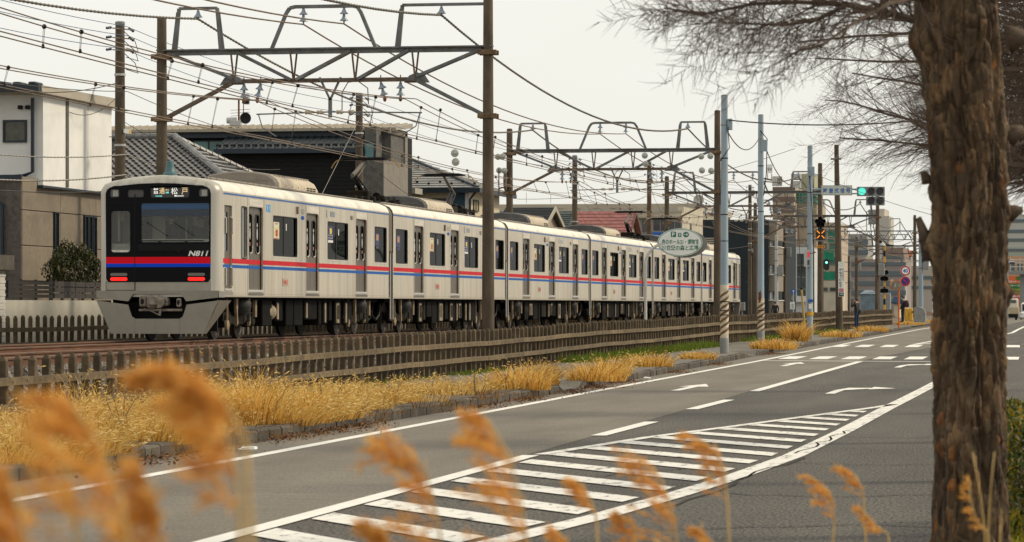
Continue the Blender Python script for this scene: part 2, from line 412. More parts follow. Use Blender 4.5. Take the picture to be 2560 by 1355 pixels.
# painted markings, children of the road
def paintmat(name, wear):
    m = mat(name, (.66, .64, .58), .7)
    t = m.node_tree; b = t.nodes['Principled BSDF']; lk = t.links.new
    ge = t.nodes.new('ShaderNodeNewGeometry'); mp = t.nodes.new('ShaderNodeMapping'); mp.inputs['Scale'].default_value = (1, .35, 1); lk(ge.outputs['Position'], mp.inputs[0])
    n = t.nodes.new('ShaderNodeTexNoise'); n.inputs['Scale'].default_value = 7; n.inputs['Detail'].default_value = 9; n.inputs['Roughness'].default_value = .75; lk(mp.outputs[0], n.inputs['Vector'])
    r = t.nodes.new('ShaderNodeValToRGB'); r.color_ramp.elements[0].position = wear; r.color_ramp.elements[1].position = wear + .06
    r.color_ramp.elements[0].color = (.07, .066, .06, 1); r.color_ramp.elements[1].color = (.64, .62, .57, 1)
    e = r.color_ramp.elements.new(min(.98, wear + .3)); e.color = (.74, .72, .67, 1)
    lk(n.outputs['Fac'], r.inputs[0]); lk(r.outputs[0], b.inputs['Base Color']); return m
M_paint = paintmat('road_paint', .30); M_paintw = paintmat('road_paint_worn', .385)
PZ = .009
def pline(name, pts, w_, m=M_paint, t0=None):
    mb = MB(); pts = [Vector((p[0], p[1])) for p in pts]
    fine = []
    for a, b in zip(pts, pts[1:]):
        k = max(1, int((b - a).length / 4))
        for i in range(k): fine.append(a.lerp(b, i / k))
    fine.append(pts[-1]); L_ = []
    for i, p in enumerate(fine):
        d = (fine[min(i + 1, len(fine) - 1)] - fine[max(i - 1, 0)]).normalized(); n = Vector((-d.y, d.x)) * w_ / 2
        L_.append(((p.x + n.x, p.y + n.y, g(p.y) + PZ), (p.x - n.x, p.y - n.y, g(p.y) + PZ)))
    for a, b in zip(L_, L_[1:]): mb.quad(a[0], a[1], b[1], b[0])
    return mb.build(name, m, road)
pline('edge_line', [(x, t) for t, x in ET[:-1]], .17)
pline('zebra_border', [(-6.1, 14), (-6.12, 30), (-6.15, 36)], .19)
pline('zebra_border', [(-6.08, 36.2), (-5.55, 41.2), (-4.9, 45.2), (-4.3, 49.2), (-3.66, 53.3), (-3.36, 55.6)], .16, M_paintw)
pline('centre_line', [(-4.6, 16), (-4.13, 22.84), (-3.84, 25.63), (-3.62, 28.75), (-3.45, 31.79), (-3.3, 36.39), (-3.3, 43.94), (-3.36, 54.34), (-3.38, 67.63), (-3.45, 94)], .24, M_paintw)
pline('lane_dash', [(-6.24, 41.6), (-6.24, 46.7)], .2)
pline('lane_dash', [(-6.37, 52.4), (-6.37, 57.8)], .2)
pline('lane_line', [(-6.5, 63.4), (-6.7, 94.6)], .2)
pline('stop_line', [(-9.5, 95.6), (-3.5, 94.6)], .5)
zb = MB()
def zl_(t): return -6.03
def zr_(t): return interp([(16, -4.6), (22.8, -4.13), (25.6, -3.84), (28.75, -3.62), (31.8, -3.45), (36.4, -3.3), (60, -3.36)], t) - .22
def zu_(t): return interp([(0, -6.03), (36.2, -6.03), (41.2, -5.5), (45.2, -4.84), (49.2, -4.24), (53.3, -3.6), (56, -3.3)], t) + .05
kd = 1.46
y0 = 18.0
while y0 < 62:
    # stripe runs from the left border at y0 towards +x, -y
    def clip(y):
        # find entry on the upper border and exit at right border along the line (x, y - kd*(x+6.05))
        xs = np.linspace(-6.03, -3.0, 300); ys = y - kd * (xs + 6.05)
        ok = [i for i in range(300) if xs[i] > zu_(ys[i]) and xs[i] < zr_(ys[i])]
        return (xs[ok[0]], ys[ok[0]], xs[ok[-1]], ys[ok[-1]]) if len(ok) > 3 else None
    a = clip(y0 - .38); b = clip(y0 + .38)
    if a and b:
        mb = MB(); mb.quad((a[0], a[1], PZ + .001), (a[2], a[3], PZ + .001), (b[2], b[3], PZ + .001), (b[0], b[1], PZ + .001)); mb.build('zebra_stripe', M_paintw, road)
    y0 += 1.86
def poly_px(name, px, m=M_paint):
    mb = MB(); pts = [onroad(*p) for p in px]; mb.add([(p.x, p.y, g(p.y) + PZ) for p in pts], [tuple(range(len(pts)))]); return mb.build(name, m, road)
def arrow_s(x, y0, ln):
    mb = MB(); z = PZ
    mb.add([(x - .09, y0, z), (x + .09, y0, z), (x + .09, y0 + ln * .58, z), (x - .09, y0 + ln * .58, z)], [(0, 1, 2, 3)])
    mb.add([(x - .3, y0 + ln * .58, z), (x + .3, y0 + ln * .58, z), (x, y0 + ln, z)], [(0, 1, 2)])
    for i, p in enumerate(mb.v): mb.v[i] = (p[0], p[1], g(p[1]) + PZ)
    return mb.build('straight_arrow', M_paint, road)
def arrow_r(x, y0, ln):
    mb = MB()
    mb.add([(x - .09, y0, 0), (x + .09, y0, 0), (x + .09, y0 + ln * .5, 0), (x - .09, y0 + ln * .5, 0)], [(0, 1, 2, 3)])
    mb.add([(x - .09, y0 + ln * .5, 0), (x + .09, y0 + ln * .5, 0), (x + .5, y0 + ln * .72, 0), (x + .5, y0 + ln * .84, 0), (x + .05, y0 + ln * .84, 0)], [(0, 1, 2, 3, 4)])
    mb.add([(x + .5, y0 + ln * .62, 0), (x + 1.0, y0 + ln * .78, 0), (x + .5, y0 + ln, 0)], [(0, 1, 2)])
    for i, p in enumerate(mb.v): mb.v[i] = (p[0], p[1], g(p[1]) + PZ)
    return mb.build('turn_arrow', M_paint, road)
arrow_s(-8.05, 63.6, 5.2); arrow_s(-8.25, 87.8, 5.6); arrow_r(-4.95, 62.0, 5.0); arrow_r(-5.15, 86.4, 5.2)
for i in range(13):
    x = -9.1 + i * .93
    if x + .47 < -1.2:
        mb = MB(); mb.quad((x - .3, 98.4, g(98.4) + PZ), (x + .25, 98.4, g(98.4) + PZ), (x + .17, 103.2, g(103.2) + PZ), (x - .38, 103.2, g(103.2) + PZ)); mb.build('crosswalk_bar', M_paint, road)
        mb = MB(); x -= .55; mb.quad((x - .28, 124.2, g(124.2) + PZ), (x + .24, 124.2, g(124.2) + PZ), (x + .1, 130.2, g(130.2) + PZ), (x - .42, 130.2, g(130.2) + PZ)); mb.build('crosswalk_bar', M_paint, road)
pline('stop_line', [(-3.0, 133), (-1.6, 133.5)], .5)
pline('centre_line', [(-7.2, 131), (-5.2, 150), (-4.6, 180), (-5.6, 300), (-7, 400)], .2)
pline('zebra_border', [(-7.2, 131), (-6.9, 150), (-6.4, 170)], .18)
pline('edge_line', [(-1.5, 150), (-2.2, 250), (-3.6, 400)], .17)
# cracks and joints in the asphalt of the far lane
M_crack = mat('crack_tar', (.016, .015, .013), .95)
for yy in (19.5, 24.6, 28.9, 34.7, 41.8, 51.5):
    pts = []; x = -3.2
    while x < -1.0: pts.append((x, yy + .25 * math.sin(x * 2.3 + yy) + random.uniform(-.12, .12) + .12 * (x + 3))); x += .22
    pline('crack', pts, .035, M_crack)
for (xa, ya, xb, yb) in ((-5.2, 24.4, -4.2, 27.6), (-5.0, 31, -3.9, 34), (-4.4, 38.5, -3.5, 42), (-5.6, 28, -4.5, 27), (-3.46, 26.5, -3.2, 36), (-3.3, 37, -3.28, 44)):
    pts = [(xa + (xb - xa) * k / 12 + random.uniform(-.07, .07), ya + (yb - ya) * k / 12 + random.uniform(-.1, .1)) for k in range(13)]
    pline('crack', pts, .03, M_crack)

# kerb stones
M_kerb = mat('kerb_concrete', (.075, .062, .047), .9, var=.4, vscale=4, bump=.5, bscale=45, grime=(.04, .033, .024), gscale=1.5, world=True, objrand=.3)
kerb = thing('kerb', None, None, (0, 0, 0), kind='structure'); del_l = 1
def kerbmesh(h0, h1):
    mb = MB(); x0, x1, L_ = -.18, 0, .568; c = .025
    pr0 = [(x0, -.12), (x1, -.12), (x1, h0 - c), (x1 - c, h0), (x0, h0)]; pr1 = [(x0, -.12), (x1, -.12), (x1, h1 - c), (x1 - c, h1), (x0, h1)]
    vs = [(p[0], 0, p[1]) for p in pr0] + [(p[0], L_, p[1]) for p in pr1]
    mb.add(vs, [(4, 3, 2, 1, 0), (5, 6, 7, 8, 9)] + [(i, (i + 1) % 5, 5 + (i + 1) % 5, 5 + i) for i in range(5)])
    return mb.mesh('kerb_stone', M_kerb)
KM = kerbmesh(.15, .15); KD = kerbmesh(.15, .045); KU = kerbmesh(.045, .15); KL = kerbmesh(.03, .03)
t = 27.0
while t < 205:
    me = KM
    if 61.3 < t < 61.95 or 100.4 < t < 101.1 or 128 < t < 128.7: me = KD
    elif 61.95 <= t < 64.4 or 101.1 <= t < 104.0 or 128.7 <= t < 131.0: me = KL
    elif 64.4 <= t < 65.05 or 104.0 <= t < 104.65 or 131.0 <= t < 131.7: me = KU
    inst('kerb_stone', me, kerb, (K(t) + random.uniform(-.008, .008), t, g(t) + random.uniform(-.008, .006)), rz=math.atan2(K(t) - K(t + .6), .6))
    t += .6
mb = MB(); strip(mb, lambda t: K(t) - .18, K, .15, 205, 420); tag(mb.build('kerb_run', M_kerb, kerb), kind='stuff')
mb = MB()
for a, b in zip(rows, rows[1:]):
    if b <= 420: mb.prism([(RE(a), -.1), (RE(a) + .16, -.1), (RE(a) + .16, .145), (RE(a), .13)], 'y', a, b)
tag(mb.build('kerb_run', M_kerb, kerb), kind='stuff')

# ------------------------------------------------------------------ railway
XT, XN = -20.46, -16.66
M_ballast = mat('ballast', (.11, .09, .07), .95, var=.5, vscale=18, bump=1, bscale=30, world=True)
mb = MB(); mb.prism([(-23.6, .5), (-22.6, .70), (-14.9, .70), (-14.35, .40), (-14.35, .2), (-23.6, .2)], 'y', 20, 420)
bed = mb.build('track_bed', M_ballast); tag(bed, kind='structure')
M_rail = mat('rusty_rail', (.13, .055, .026), .75, .2, var=.35, vscale=6, stretch=(1, .2, 1))
M_railtop = mat('rail_head', (.30, .22, .17), .35, .7, var=.2, vscale=5, stretch=(1, .1, 1))
M_sleeper = mat('concrete_sleeper', (.20, .17, .13), .9, var=.25, vscale=6)
slm = MB().bbox(-1.0, 1.0, -.12, .12, -.2, 0, .03).mesh('sleeper', M_sleeper)
for X, lab, s0, s1 in ((XN, 'empty railway track nearer the road with rusty rails', 40, 110), (XT, 'railway track that the train stands on', 58, 82)):
    tr = thing('railway_track', lab, 'railway track', (X, 0, RAILZ))
    for s in (-1, 1):
        mb = MB(); c = X + s * .7525
        mb.prism([(c - .065, .72), (c + .065, .72), (c + .06, .735), (c + .012, .755), (c + .012, .835), (c + .034, .848), (c + .034, .872), (c - .034, .872), (c - .034, .848), (c - .012, .835), (c - .012, .755), (c - .06, .735)], 'y', 20, 400)
        ra = mb.build('rail', M_rail, tr)
        mb = MB(); mb.box(c - .03, c + .03, 20, 400, .8725, RAILZ); mb.build('rail_head', M_railtop, ra)
    t = s0
    while t < s1:
        inst('sleeper', slm, tr, (0, t, -.155)); t += .62
# ballast stones where they show through the fence
def rocks(n, fx, ft, fz, smin, smax):
    vs = []; fs = []
    base = np.array([(1, 0, 0), (-1, 0, 0), (0, 1, 0), (0, -1, 0), (0, 0, 1), (0, 0, -1)], float)
    tri = [(0, 2, 4), (2, 1, 4), (1, 3, 4), (3, 0, 4), (2, 0, 5), (1, 2, 5), (3, 1, 5), (0, 3, 5)]
    for i in range(n):
        s = RNG.uniform(smin, smax); q = base * s * RNG.uniform(.6, 1.2, (6, 1)); q = q + RNG.uniform(-.25, .25, (6, 3)) * s
        a = RNG.uniform(0, 6.28); c, s_ = math.cos(a), math.sin(a); q = q @ np.array([(c, s_, 0), (-s_, c, 0), (0, 0, 1)])
        x = fx(); t_ = ft(); k = len(vs); vs += (q + (x, t_, fz(x) + s * .3)).tolist(); fs += [(a_ + k, b_ + k, c_ + k) for a_, b_, c_ in tri]
    return vs, fs
M_stone = mat('ballast_stone', (.15, .125, .10), .9)
_t = M_stone.node_tree; _ge = _t.nodes.new('ShaderNodeNewGeometry'); _r = _t.nodes.new('ShaderNodeValToRGB')
_r.color_ramp.elements[0].color = (.05, .04, .03, 1); _r.color_ramp.elements[1].color = (.26, .23, .2, 1)
_t.links.new(_ge.outputs['Random Per Island'], _r.inputs[0]); _t.links.new(_r.outputs[0], _t.nodes['Principled BSDF'].inputs['Base Color'])
vs_, fs_ = rocks(9000, lambda: RNG.uniform(-16.3, -14.2), lambda: 41 + 46 * RNG.random() ** 1.4, lambda x: .70 if x < -14.9 else .70 - (x + 14.9) / .55 * .3, .025, .06)
mb = MB(); mb.add(vs_, fs_); tag(mb.build('ballast_stones', M_stone, fix=False), 'loose grey ballast stones on the track shoulder', 'ballast', kind='stuff')
vs_, fs_ = rocks(5000, lambda: RNG.uniform(-23.4, -17.6), lambda: RNG.uniform(55, 84), lambda x: .70, .025, .055)
mb = MB(); mb.add(vs_, fs_); tag(mb.build('ballast_stones', M_stone, fix=False), 'loose grey ballast stones between and behind the rails', 'ballast', kind='stuff')

# ------------------------------------------------------------------ picket fences of concrete
M_picket = mat('fence_concrete', (.092, .066, .037), .92, var=.35, vscale=5, bump=.6, bscale=70, grime=(.048, .034, .019), gscale=2.2, world=True, objrand=.28)
M_frail = mat('fence_rail_concrete', (.15, .108, .058), .92, var=.3, vscale=6, bump=.5, bscale=70, grime=(.075, .058, .034), gscale=2, world=True, objrand=.2)
M_bolt = mat('bolt_hole', (.02, .015, .01), .9)
def picketmesh(h, w_=.105, d=.10):
    mb = MB(); a, b = d / 2, w_ / 2; c = .01
    def loop(z, k): return [(-a * k + c * k, -b * k, z), (a * k - c * k, -b * k, z), (a * k, -b * k + c * k, z), (a * k, b * k - c * k, z), (a * k - c * k, b * k, z), (-a * k + c * k, b * k, z), (-a * k, b * k - c * k, z), (-a * k, -b * k + c * k, z)]
    vs = loop(-h, 1) + loop(-.055, 1) + loop(-.008, .5) + loop(0, .42); fs = [tuple(range(24, 32))]
    for k in range(3):
        for i in range(8): j = (i + 1) % 8; fs.append((k * 8 + i, k * 8 + j, k * 8 + 8 + j, k * 8 + 8 + i))
    return mb.add(vs, fs).mesh('picket', M_picket)
PM = [picketmesh(1.1), picketmesh(1.1, .11, .097), picketmesh(1.1, .1, .105)]; PMF = [picketmesh(1.1, .09, .082)] * 3
FT = [(30, .985), (43, 1.005), (55, 1.06), (65, 1.095), (90, 1.2), (122, 1.30), (181, 1.36), (234, 1.41), (300, 1.42)]
XF = -13.8
def ftop(t): return interp(FT, t) + .014 * math.sin(t * .22) + .006 * math.sin(t * .9)
def fence(name, label, X, t0, t1, sp, topf, maxn, PM):
    f = thing(name, label, 'fence', (X, t0, topf(t0) - .95))
    n = int((t1 - t0) / sp); z0 = topf(t0) - .95
    far = MB(); farbase = PM[0]
    for i in range(n):
        t = t0 + i * sp; wob = .03 * math.sin(t * .21)
        if i < maxn:
            inst('picket', PM[i % 3], f, (wob, t - t0 + random.uniform(-.02, .02), topf(t) - z0 + random.uniform(-.014, .012)),
                 rot=(random.gauss(0, .013), random.gauss(0, .008), random.gauss(0, .04)))
        else:
            h = topf(t); far.box(X + wob - .047, X + wob + .047, t - .05, t + .05, h - 1.1, h - .05); far.box(X + wob - .03, X + wob + .03, t - .03, t + .03, h - .05, h)
    if far.v: tag(far.build('far_pickets', M_picket, f), kind='stuff')
    per = 4; k = 0
    while k * per < n - 1:
        ta, tb = t0 + k * per * sp - sp * .5, t0 + min(n - 1, (k + 1) * per) * sp - sp * .5
        for dz, hh in ((-.325, .1), (-.665, .1)):
            xa, xb = X + .03 * math.sin(ta * .21) + .085, X + .03 * math.sin(tb * .21) + .085
            za, zb = topf(ta) + dz + random.uniform(-.005, .005), topf(tb) + dz + random.uniform(-.005, .005)
            mb = MB(); mb.bar((xa, ta + .004, za), (xb, tb - .004, zb), .07, hh)
            mb.mi = 1
            for i in range(per):
                tt = ta + sp * (i + .5); kk = (tt - ta) / (tb - ta) if tb > ta else 0
                if tt < tb: mb.box(xa + .034, xa + (xb - xa) * kk + .037, tt - .012, tt + .012, za + (zb - za) * kk - .014, za + (zb - za) * kk + .01)
            mb.build('fence_rail', [M_frail, M_bolt], f)
        k += 1
    return f
fence('concrete_picket_fence', 'weathered concrete picket fence with two rails beside the roadside grass', XF, 39.5, 226, .59, ftop, 300, PM)
fence('concrete_picket_fence', 'dark concrete picket fence behind the far rails and the train', -24.3, 66.0, 225, .545, lambda t: 1.43 + .01 * math.sin(t * .4) + max(0, t - 110) * .001, 150, PMF)
# ------------------------------------------------------------------ the train
def bodymat(name, c, metal, rough):
    m = mat(name, c, rough, metal)
    t = m.node_tree; b = t.nodes['Principled BSDF']; lk = t.links.new
    tc = t.nodes.new('ShaderNodeTexCoord')
    def nz(sc, st, det, c0, c1, p0, p1):
        mp = t.nodes.new('ShaderNodeMapping'); mp.inputs['Scale'].default_value = st; lk(tc.outputs['Object'], mp.inputs[0])
        n = t.nodes.new('ShaderNodeTexNoise'); n.inputs['Scale'].default_value = sc; n.inputs['Detail'].default_value = det; lk(mp.outputs[0], n.inputs['Vector'])
        r = t.nodes.new('ShaderNodeValToRGB'); r.color_ramp.elements[0].position = p0; r.color_ramp.elements[1].position = p1
        r.color_ramp.elements[0].color = (*c0, 1); r.color_ramp.elements[1].color = (*c1, 1); lk(n.outputs['Fac'], r.inputs[0]); return r.outputs[0]
    a = nz(1.3, (1, 1, .35), 5, tuple(x * .9 for x in c), tuple(min(1, x * 1.07) for x in c), .3, .7)
    s = nz(7, (1, 1, .05), 4, (.76, .70, .62), (1, 1, 1), .32, .54)
    mx = t.nodes.new('ShaderNodeMix'); mx.data_type = 'RGBA'; mx.blend_type = 'MULTIPLY'; mx.inputs['Factor'].default_value = .75
    lk(a, mx.inputs['A']); lk(s, mx.inputs['B']); lk(mx.outputs['Result'], b.inputs['Base Color'])
    return m
M_body = bodymat('train_steel', (.55, .50, .41), .3, .36)
M_nsteel = bodymat('nose_steel', (.47, .445, .39), .3, .38)
M_roof = mat('train_roof', (.72, .69, .61), .6, var=.08, vscale=1.5, grime=(.5, .45, .36), gscale=1.2)
M_nose = bodymat('train_nose_paint', (.64, .62, .57), .15, .35)
M_skirt = mat('train_skirt', (.27, .248, .21), .42, .35, var=.12, vscale=1.2, grime=(.22, .20, .165), gscale=.9)
M_fblack = mat('train_front_black', (.0035, .004, .0055), .3, spec=.1)
M_door = mat('train_door_steel', (.125, .108, .086), .45, .35, var=.12, vscale=2, stretch=(1, 1, .3))
M_chrome = mat('bright_steel', (.75, .71, .63), .25, .9)
M_red = mat('stripe_red', (.50, .006, .018), .6, var=.1, vscale=4, spec=.2)
M_blue = mat('stripe_blue', (.006, .09, .36), .6, var=.1, vscale=4, spec=.2)
M_fred = mat('front_stripe_red', (.74, .002, .016), .55, spec=.15); M_fblue = mat('front_stripe_blue', (.002, .06, .62), .55, spec=.15)
M_cblue = mat('cantrail_blue', (.02, .11, .34), .5, var=.2, vscale=2)
M_ac = mat('air_conditioner_paint', (.20, .175, .15), .7, var=.12, vscale=2, grime=(.15, .13, .105), gscale=1.5)
M_acl = mat('air_conditioner_side', (.46, .39, .29), .65, var=.12, vscale=2, grime=(.32, .26, .19), gscale=1.5)
M_acd = mat('air_conditioner_dark', (.055, .055, .058), .65, var=.2, vscale=2)
M_pane = glassmat('train_glass', (.13, .133, .128), .24); M_wind = glassmat('windscreen_glass', (.9, .91, .89), .8); M_windb = glassmat('windscreen_sunband', (.03, .12, .28))
M_rubber = mat('rubber', (.02, .02, .02), .7)
M_bellow = mat('gangway_cover', (.115, .095, .075), .7, var=.2, vscale=3, stretch=(1, 1, .3))
M_seat = mat('seat_cloth', (.10, .035, .05), .9); M_inter = mat('saloon_panel', (.30, .29, .26), .7); M_floor = mat('saloon_floor', (.12, .11, .10), .8)
M_ubox = mat('equipment_box', (.26, .21, .145), .7, var=.3, vscale=3, grime=(.18, .14, .09), gscale=2); M_ugrey = mat('underframe_grey', (.013, .0115, .0095), .9, var=.4, vscale=5, grime=(.035, .024, .014), spec=.15)
M_wheel = mat('wheel_steel', (.04, .03, .022), .6, .4, var=.4, vscale=6)
M_bogie = mat('bogie_frame', (.018, .015, .012), .85, spec=.15, var=.4, vscale=5)
M_brakearm = mat('bogie_light_part', (.24, .175, .105), .7, var=.35, vscale=6)
M_led = mat('display_black', (.035, .036, .04), .3); M_ledw = mat('led_white', (.9, .9, .85), .5, emit=(.95, .95, .9), estr=.5)
M_ledo = mat('led_orange', (.9, .55, .2), .5, emit=(1, .8, .5), estr=.45); M_ledb = mat('led_teal', (.2, .8, .7), .5, emit=(.2, .85, .8), estr=.6)
M_tail = mat('tail_light_red', (.8, .01, .005), .4, emit=(1.0, .012, .006), estr=1.1)
M_lampoff = mat('lamp_glass', (.14, .14, .12), .2); M_ledlamp = mat('headlight_led', (.5, .5, .45), .3)
M_post1 = mat('poster_cream', (.6, .56, .42), .6); M_postr = mat('poster_red', (.38, .03, .03), .6); M_posty = mat('poster_yellow', (.6, .5, .06), .6)
M_postb = mat('poster_blue', (.03, .032, .11), .6); M_postw = mat('poster_white', (.65, .65, .63), .6); M_posto = mat('poster_orange', (.36, .22, .13), .6)
HW = 1.385
SEC = [(-HW, 3.30), (-HW + .02, 3.37), (-1.29, 3.47), (-1.1, 3.545), (-.7, 3.615), (-.3, 3.655), (0, 3.666), (.3, 3.655), (.7, 3.615), (1.1, 3.545), (1.29, 3.47), (HW - .02, 3.37), (HW, 3.30)]
def section(inset=0.0, low=.964, top_in=None):
    k = (HW - inset) / HW; ti = inset if top_in is None else top_in
    return [(-HW + inset, low)] + [(x * k, z - ti * (.55 + .45 * (1 - abs(x) / HW)) if z > 3.3 else z - ti * .5) for x, z in SEC] + [(HW - inset, low)]
def loft(mb, rings, ys, cap0=False, cap1=False, closed=False):
    n = len(rings[0]); vs = []
    for r, y in zip(rings, ys): vs += [(p[0], y if not callable(y) else y(p), p[1]) for p in r]
    fs = []
    for i in range(len(rings) - 1):
        for k in range(n if closed else n - 1): j = (k + 1) % n; fs.append((i * n + k, i * n + j, (i + 1) * n + j, (i + 1) * n + k))
    if cap0: fs.append(tuple(range(n)))
    if cap1: fs.append(tuple(range((len(rings) - 1) * n, len(rings) * n)))
    return mb.add(vs, fs)
DOORZ = (1.07, 3.03); WINZ = (1.93, 2.89)

def bogie(car, yc, mir=1):
    for dy in (-1.05, 1.05):
        mb = MB()
        for s in (-1, 1):
            mb.lathe((s * .72 - (.06 if s < 0 else .0), yc + dy, .43), [(.05, -.01), (.16, .0), (.17, .02), (.34, .02), (.36, .0), (.43, .0), (.43, .06), (.455, .065), (.455, .09), (.1, .1), (.05, .12)] if s < 0 else [(.05, -.06), (.1, -.05), (.455, -.04), (.455, -.015), (.43, -.01), (.43, .06), (.36, .06), (.34, .04), (.17, .04), (.16, .06), (.05, .08)], 28, 'x')
        mb.tube([(-.9, yc + dy, .43), (.9, yc + dy, .43)], .07, 10)
        mb.build('wheelset', M_wheel, car, 40, origin=(0, 0, 0))
    mb = MB()
    for s in (-1, 1):
        x = s * .98
        mb.prism([(yc - 1.35, .42), (yc - 1.35, .6), (yc - .8, .66), (yc - .5, .52), (yc + .5, .52), (yc + .8, .66), (yc + 1.35, .6), (yc + 1.35, .42), (yc + .8, .44), (yc + .45, .34), (yc - .45, .34), (yc - .8, .44)], 'x', x - .07, x + .07)
        for dy in (-1.05, 1.05):
            mb.bbox(x - .12, x + .12, yc + dy - .19, yc + dy + .19, .27, .6, .04)
            mb.lathe((x + s * .05, yc + dy - .0, .43), [(.15, 0), (.15, .09), (.1, .12), (.03, .125)] if s > 0 else [(.03, -.125), (.1, -.12), (.15, -.09), (.15, 0)], 14, 'x')
    mb.box(-.95, .95, yc - .25, yc + .25, .4, .62)
    bo = mb.build('bogie', M_bogie, car, origin=(0, 0, 0))
    for s in (1,):
        mb = MB(); x = s * 1.12
        mb.lathe((x - .04, yc, .78), [(.24, -.11), (.27, -.06), (.27, .06), (.24, .11)], 16); mb.lathe((x - .04, yc, .68), [(.2, -.1), (.25, 0), (.2, .1)], 16)
        mb.tube([(x + s * .1, yc + .35, .9), (x + s * .1, yc + .3, .4)], .035)
        mb.build('air_spring', M_rubber, bo, 40, origin=(0, 0, 0))
    for s in (1,):
        x = s * 1.16
        for q in (-.62, .5):
            mb = MB(); mb.prism([(yc + q - .10, .93), (yc + q + .10, .93), (yc + q + .05, .6), (yc + q + .1, .38), (yc + q, .3), (yc + q - .02, .55)], 'x', x - .03, x + .03); mb.build('brake_arm', M_brakearm, bo, origin=(0, 0, 0))
        mb = MB(); mb.tube([(x, yc - 1.42, .92), (x, yc - 1.42, .35)], .03); mb.lathe((x - .05, yc - 1.42, .33), [(.05, 0), (.12, .02), (.12, .08), (.05, .1)], 14, 'x'); mb.build('damper', M_brakearm, bo, origin=(0, 0, 0))
        mb = MB(); mb.bbox(x - .04, x + .04, yc + 1.0, yc + 1.14, .5, .9, .01); mb.build('guard_plate', M_brakearm, bo, origin=(0, 0, 0))

def ac_unit(car, y0=6.9, y1=11.2, dark=False):
    prof = [(-.98, 3.52), (-.98, 3.72), (-.92, 3.83), (-.75, 3.93), (-.4, 4.0), (0, 4.02), (.4, 4.0), (.75, 3.93), (.92, 3.83), (.98, 3.72), (.98, 3.52)]
    pin = [(x * .93, min(z, 3.52 + (z - 3.52) * .93)) for x, z in prof]
    mb = MB(); mb.mi = 0
    loft(mb, [pin, prof], [y0, y0 + .12], cap0=True); mb.mi = 1; loft(mb, [prof, prof], [y0 + .12, y1 - .3])
    loft(mb, [prof, [(x * .97, 3.52 + (z - 3.52) * .7) for x, z in prof]], [y1 - .3, y1], cap1=True)
    a = mb.build('air_conditioner', [M_acd if dark else M_ac, M_acl], car, 35, origin=(0, 0, 0))
    mb = MB()
    for s in (-1, 1):
        for k in range(3):
            yy = y1 - 1.35 + k * .34
            for q in range(5):
                for r in range(3): mb.box(s * .95, s * .986, yy + q * .06, yy + q * .06 + .04, 3.58 + r * .05, 3.61 + r * .05)
    mb.build('vent_grille', M_black, a, origin=(0, 0, 0))
    mb = MB()
    for s in (-1, 1):
        mb.tube([(s * .80, y0 + .3, 3.935), (s * .8, y1 - .4, 3.935)], .012, 5)
        k = y0 + .4
        while k < y1 - .4: mb.tube([(s * .8, k, 3.935), (s * .8, k, 3.89)], .008, 4); k += .25
    for k in range(9): mb.box(.97, .99, y0 + .5 + k * .31, y0 + .53 + k * .31, 3.60 + .06 * (k % 2), 3.63 + .06 * (k % 2))
    for zz in (3.62, 3.78): mb.box(-.85 + (zz - 3.6) * .6, .85 - (zz - 3.6) * .6, y0 - .012, y0 + .02, zz, zz + .012)
    mb.build('hand_rail', M_ac, a, origin=(0, 0, 0))

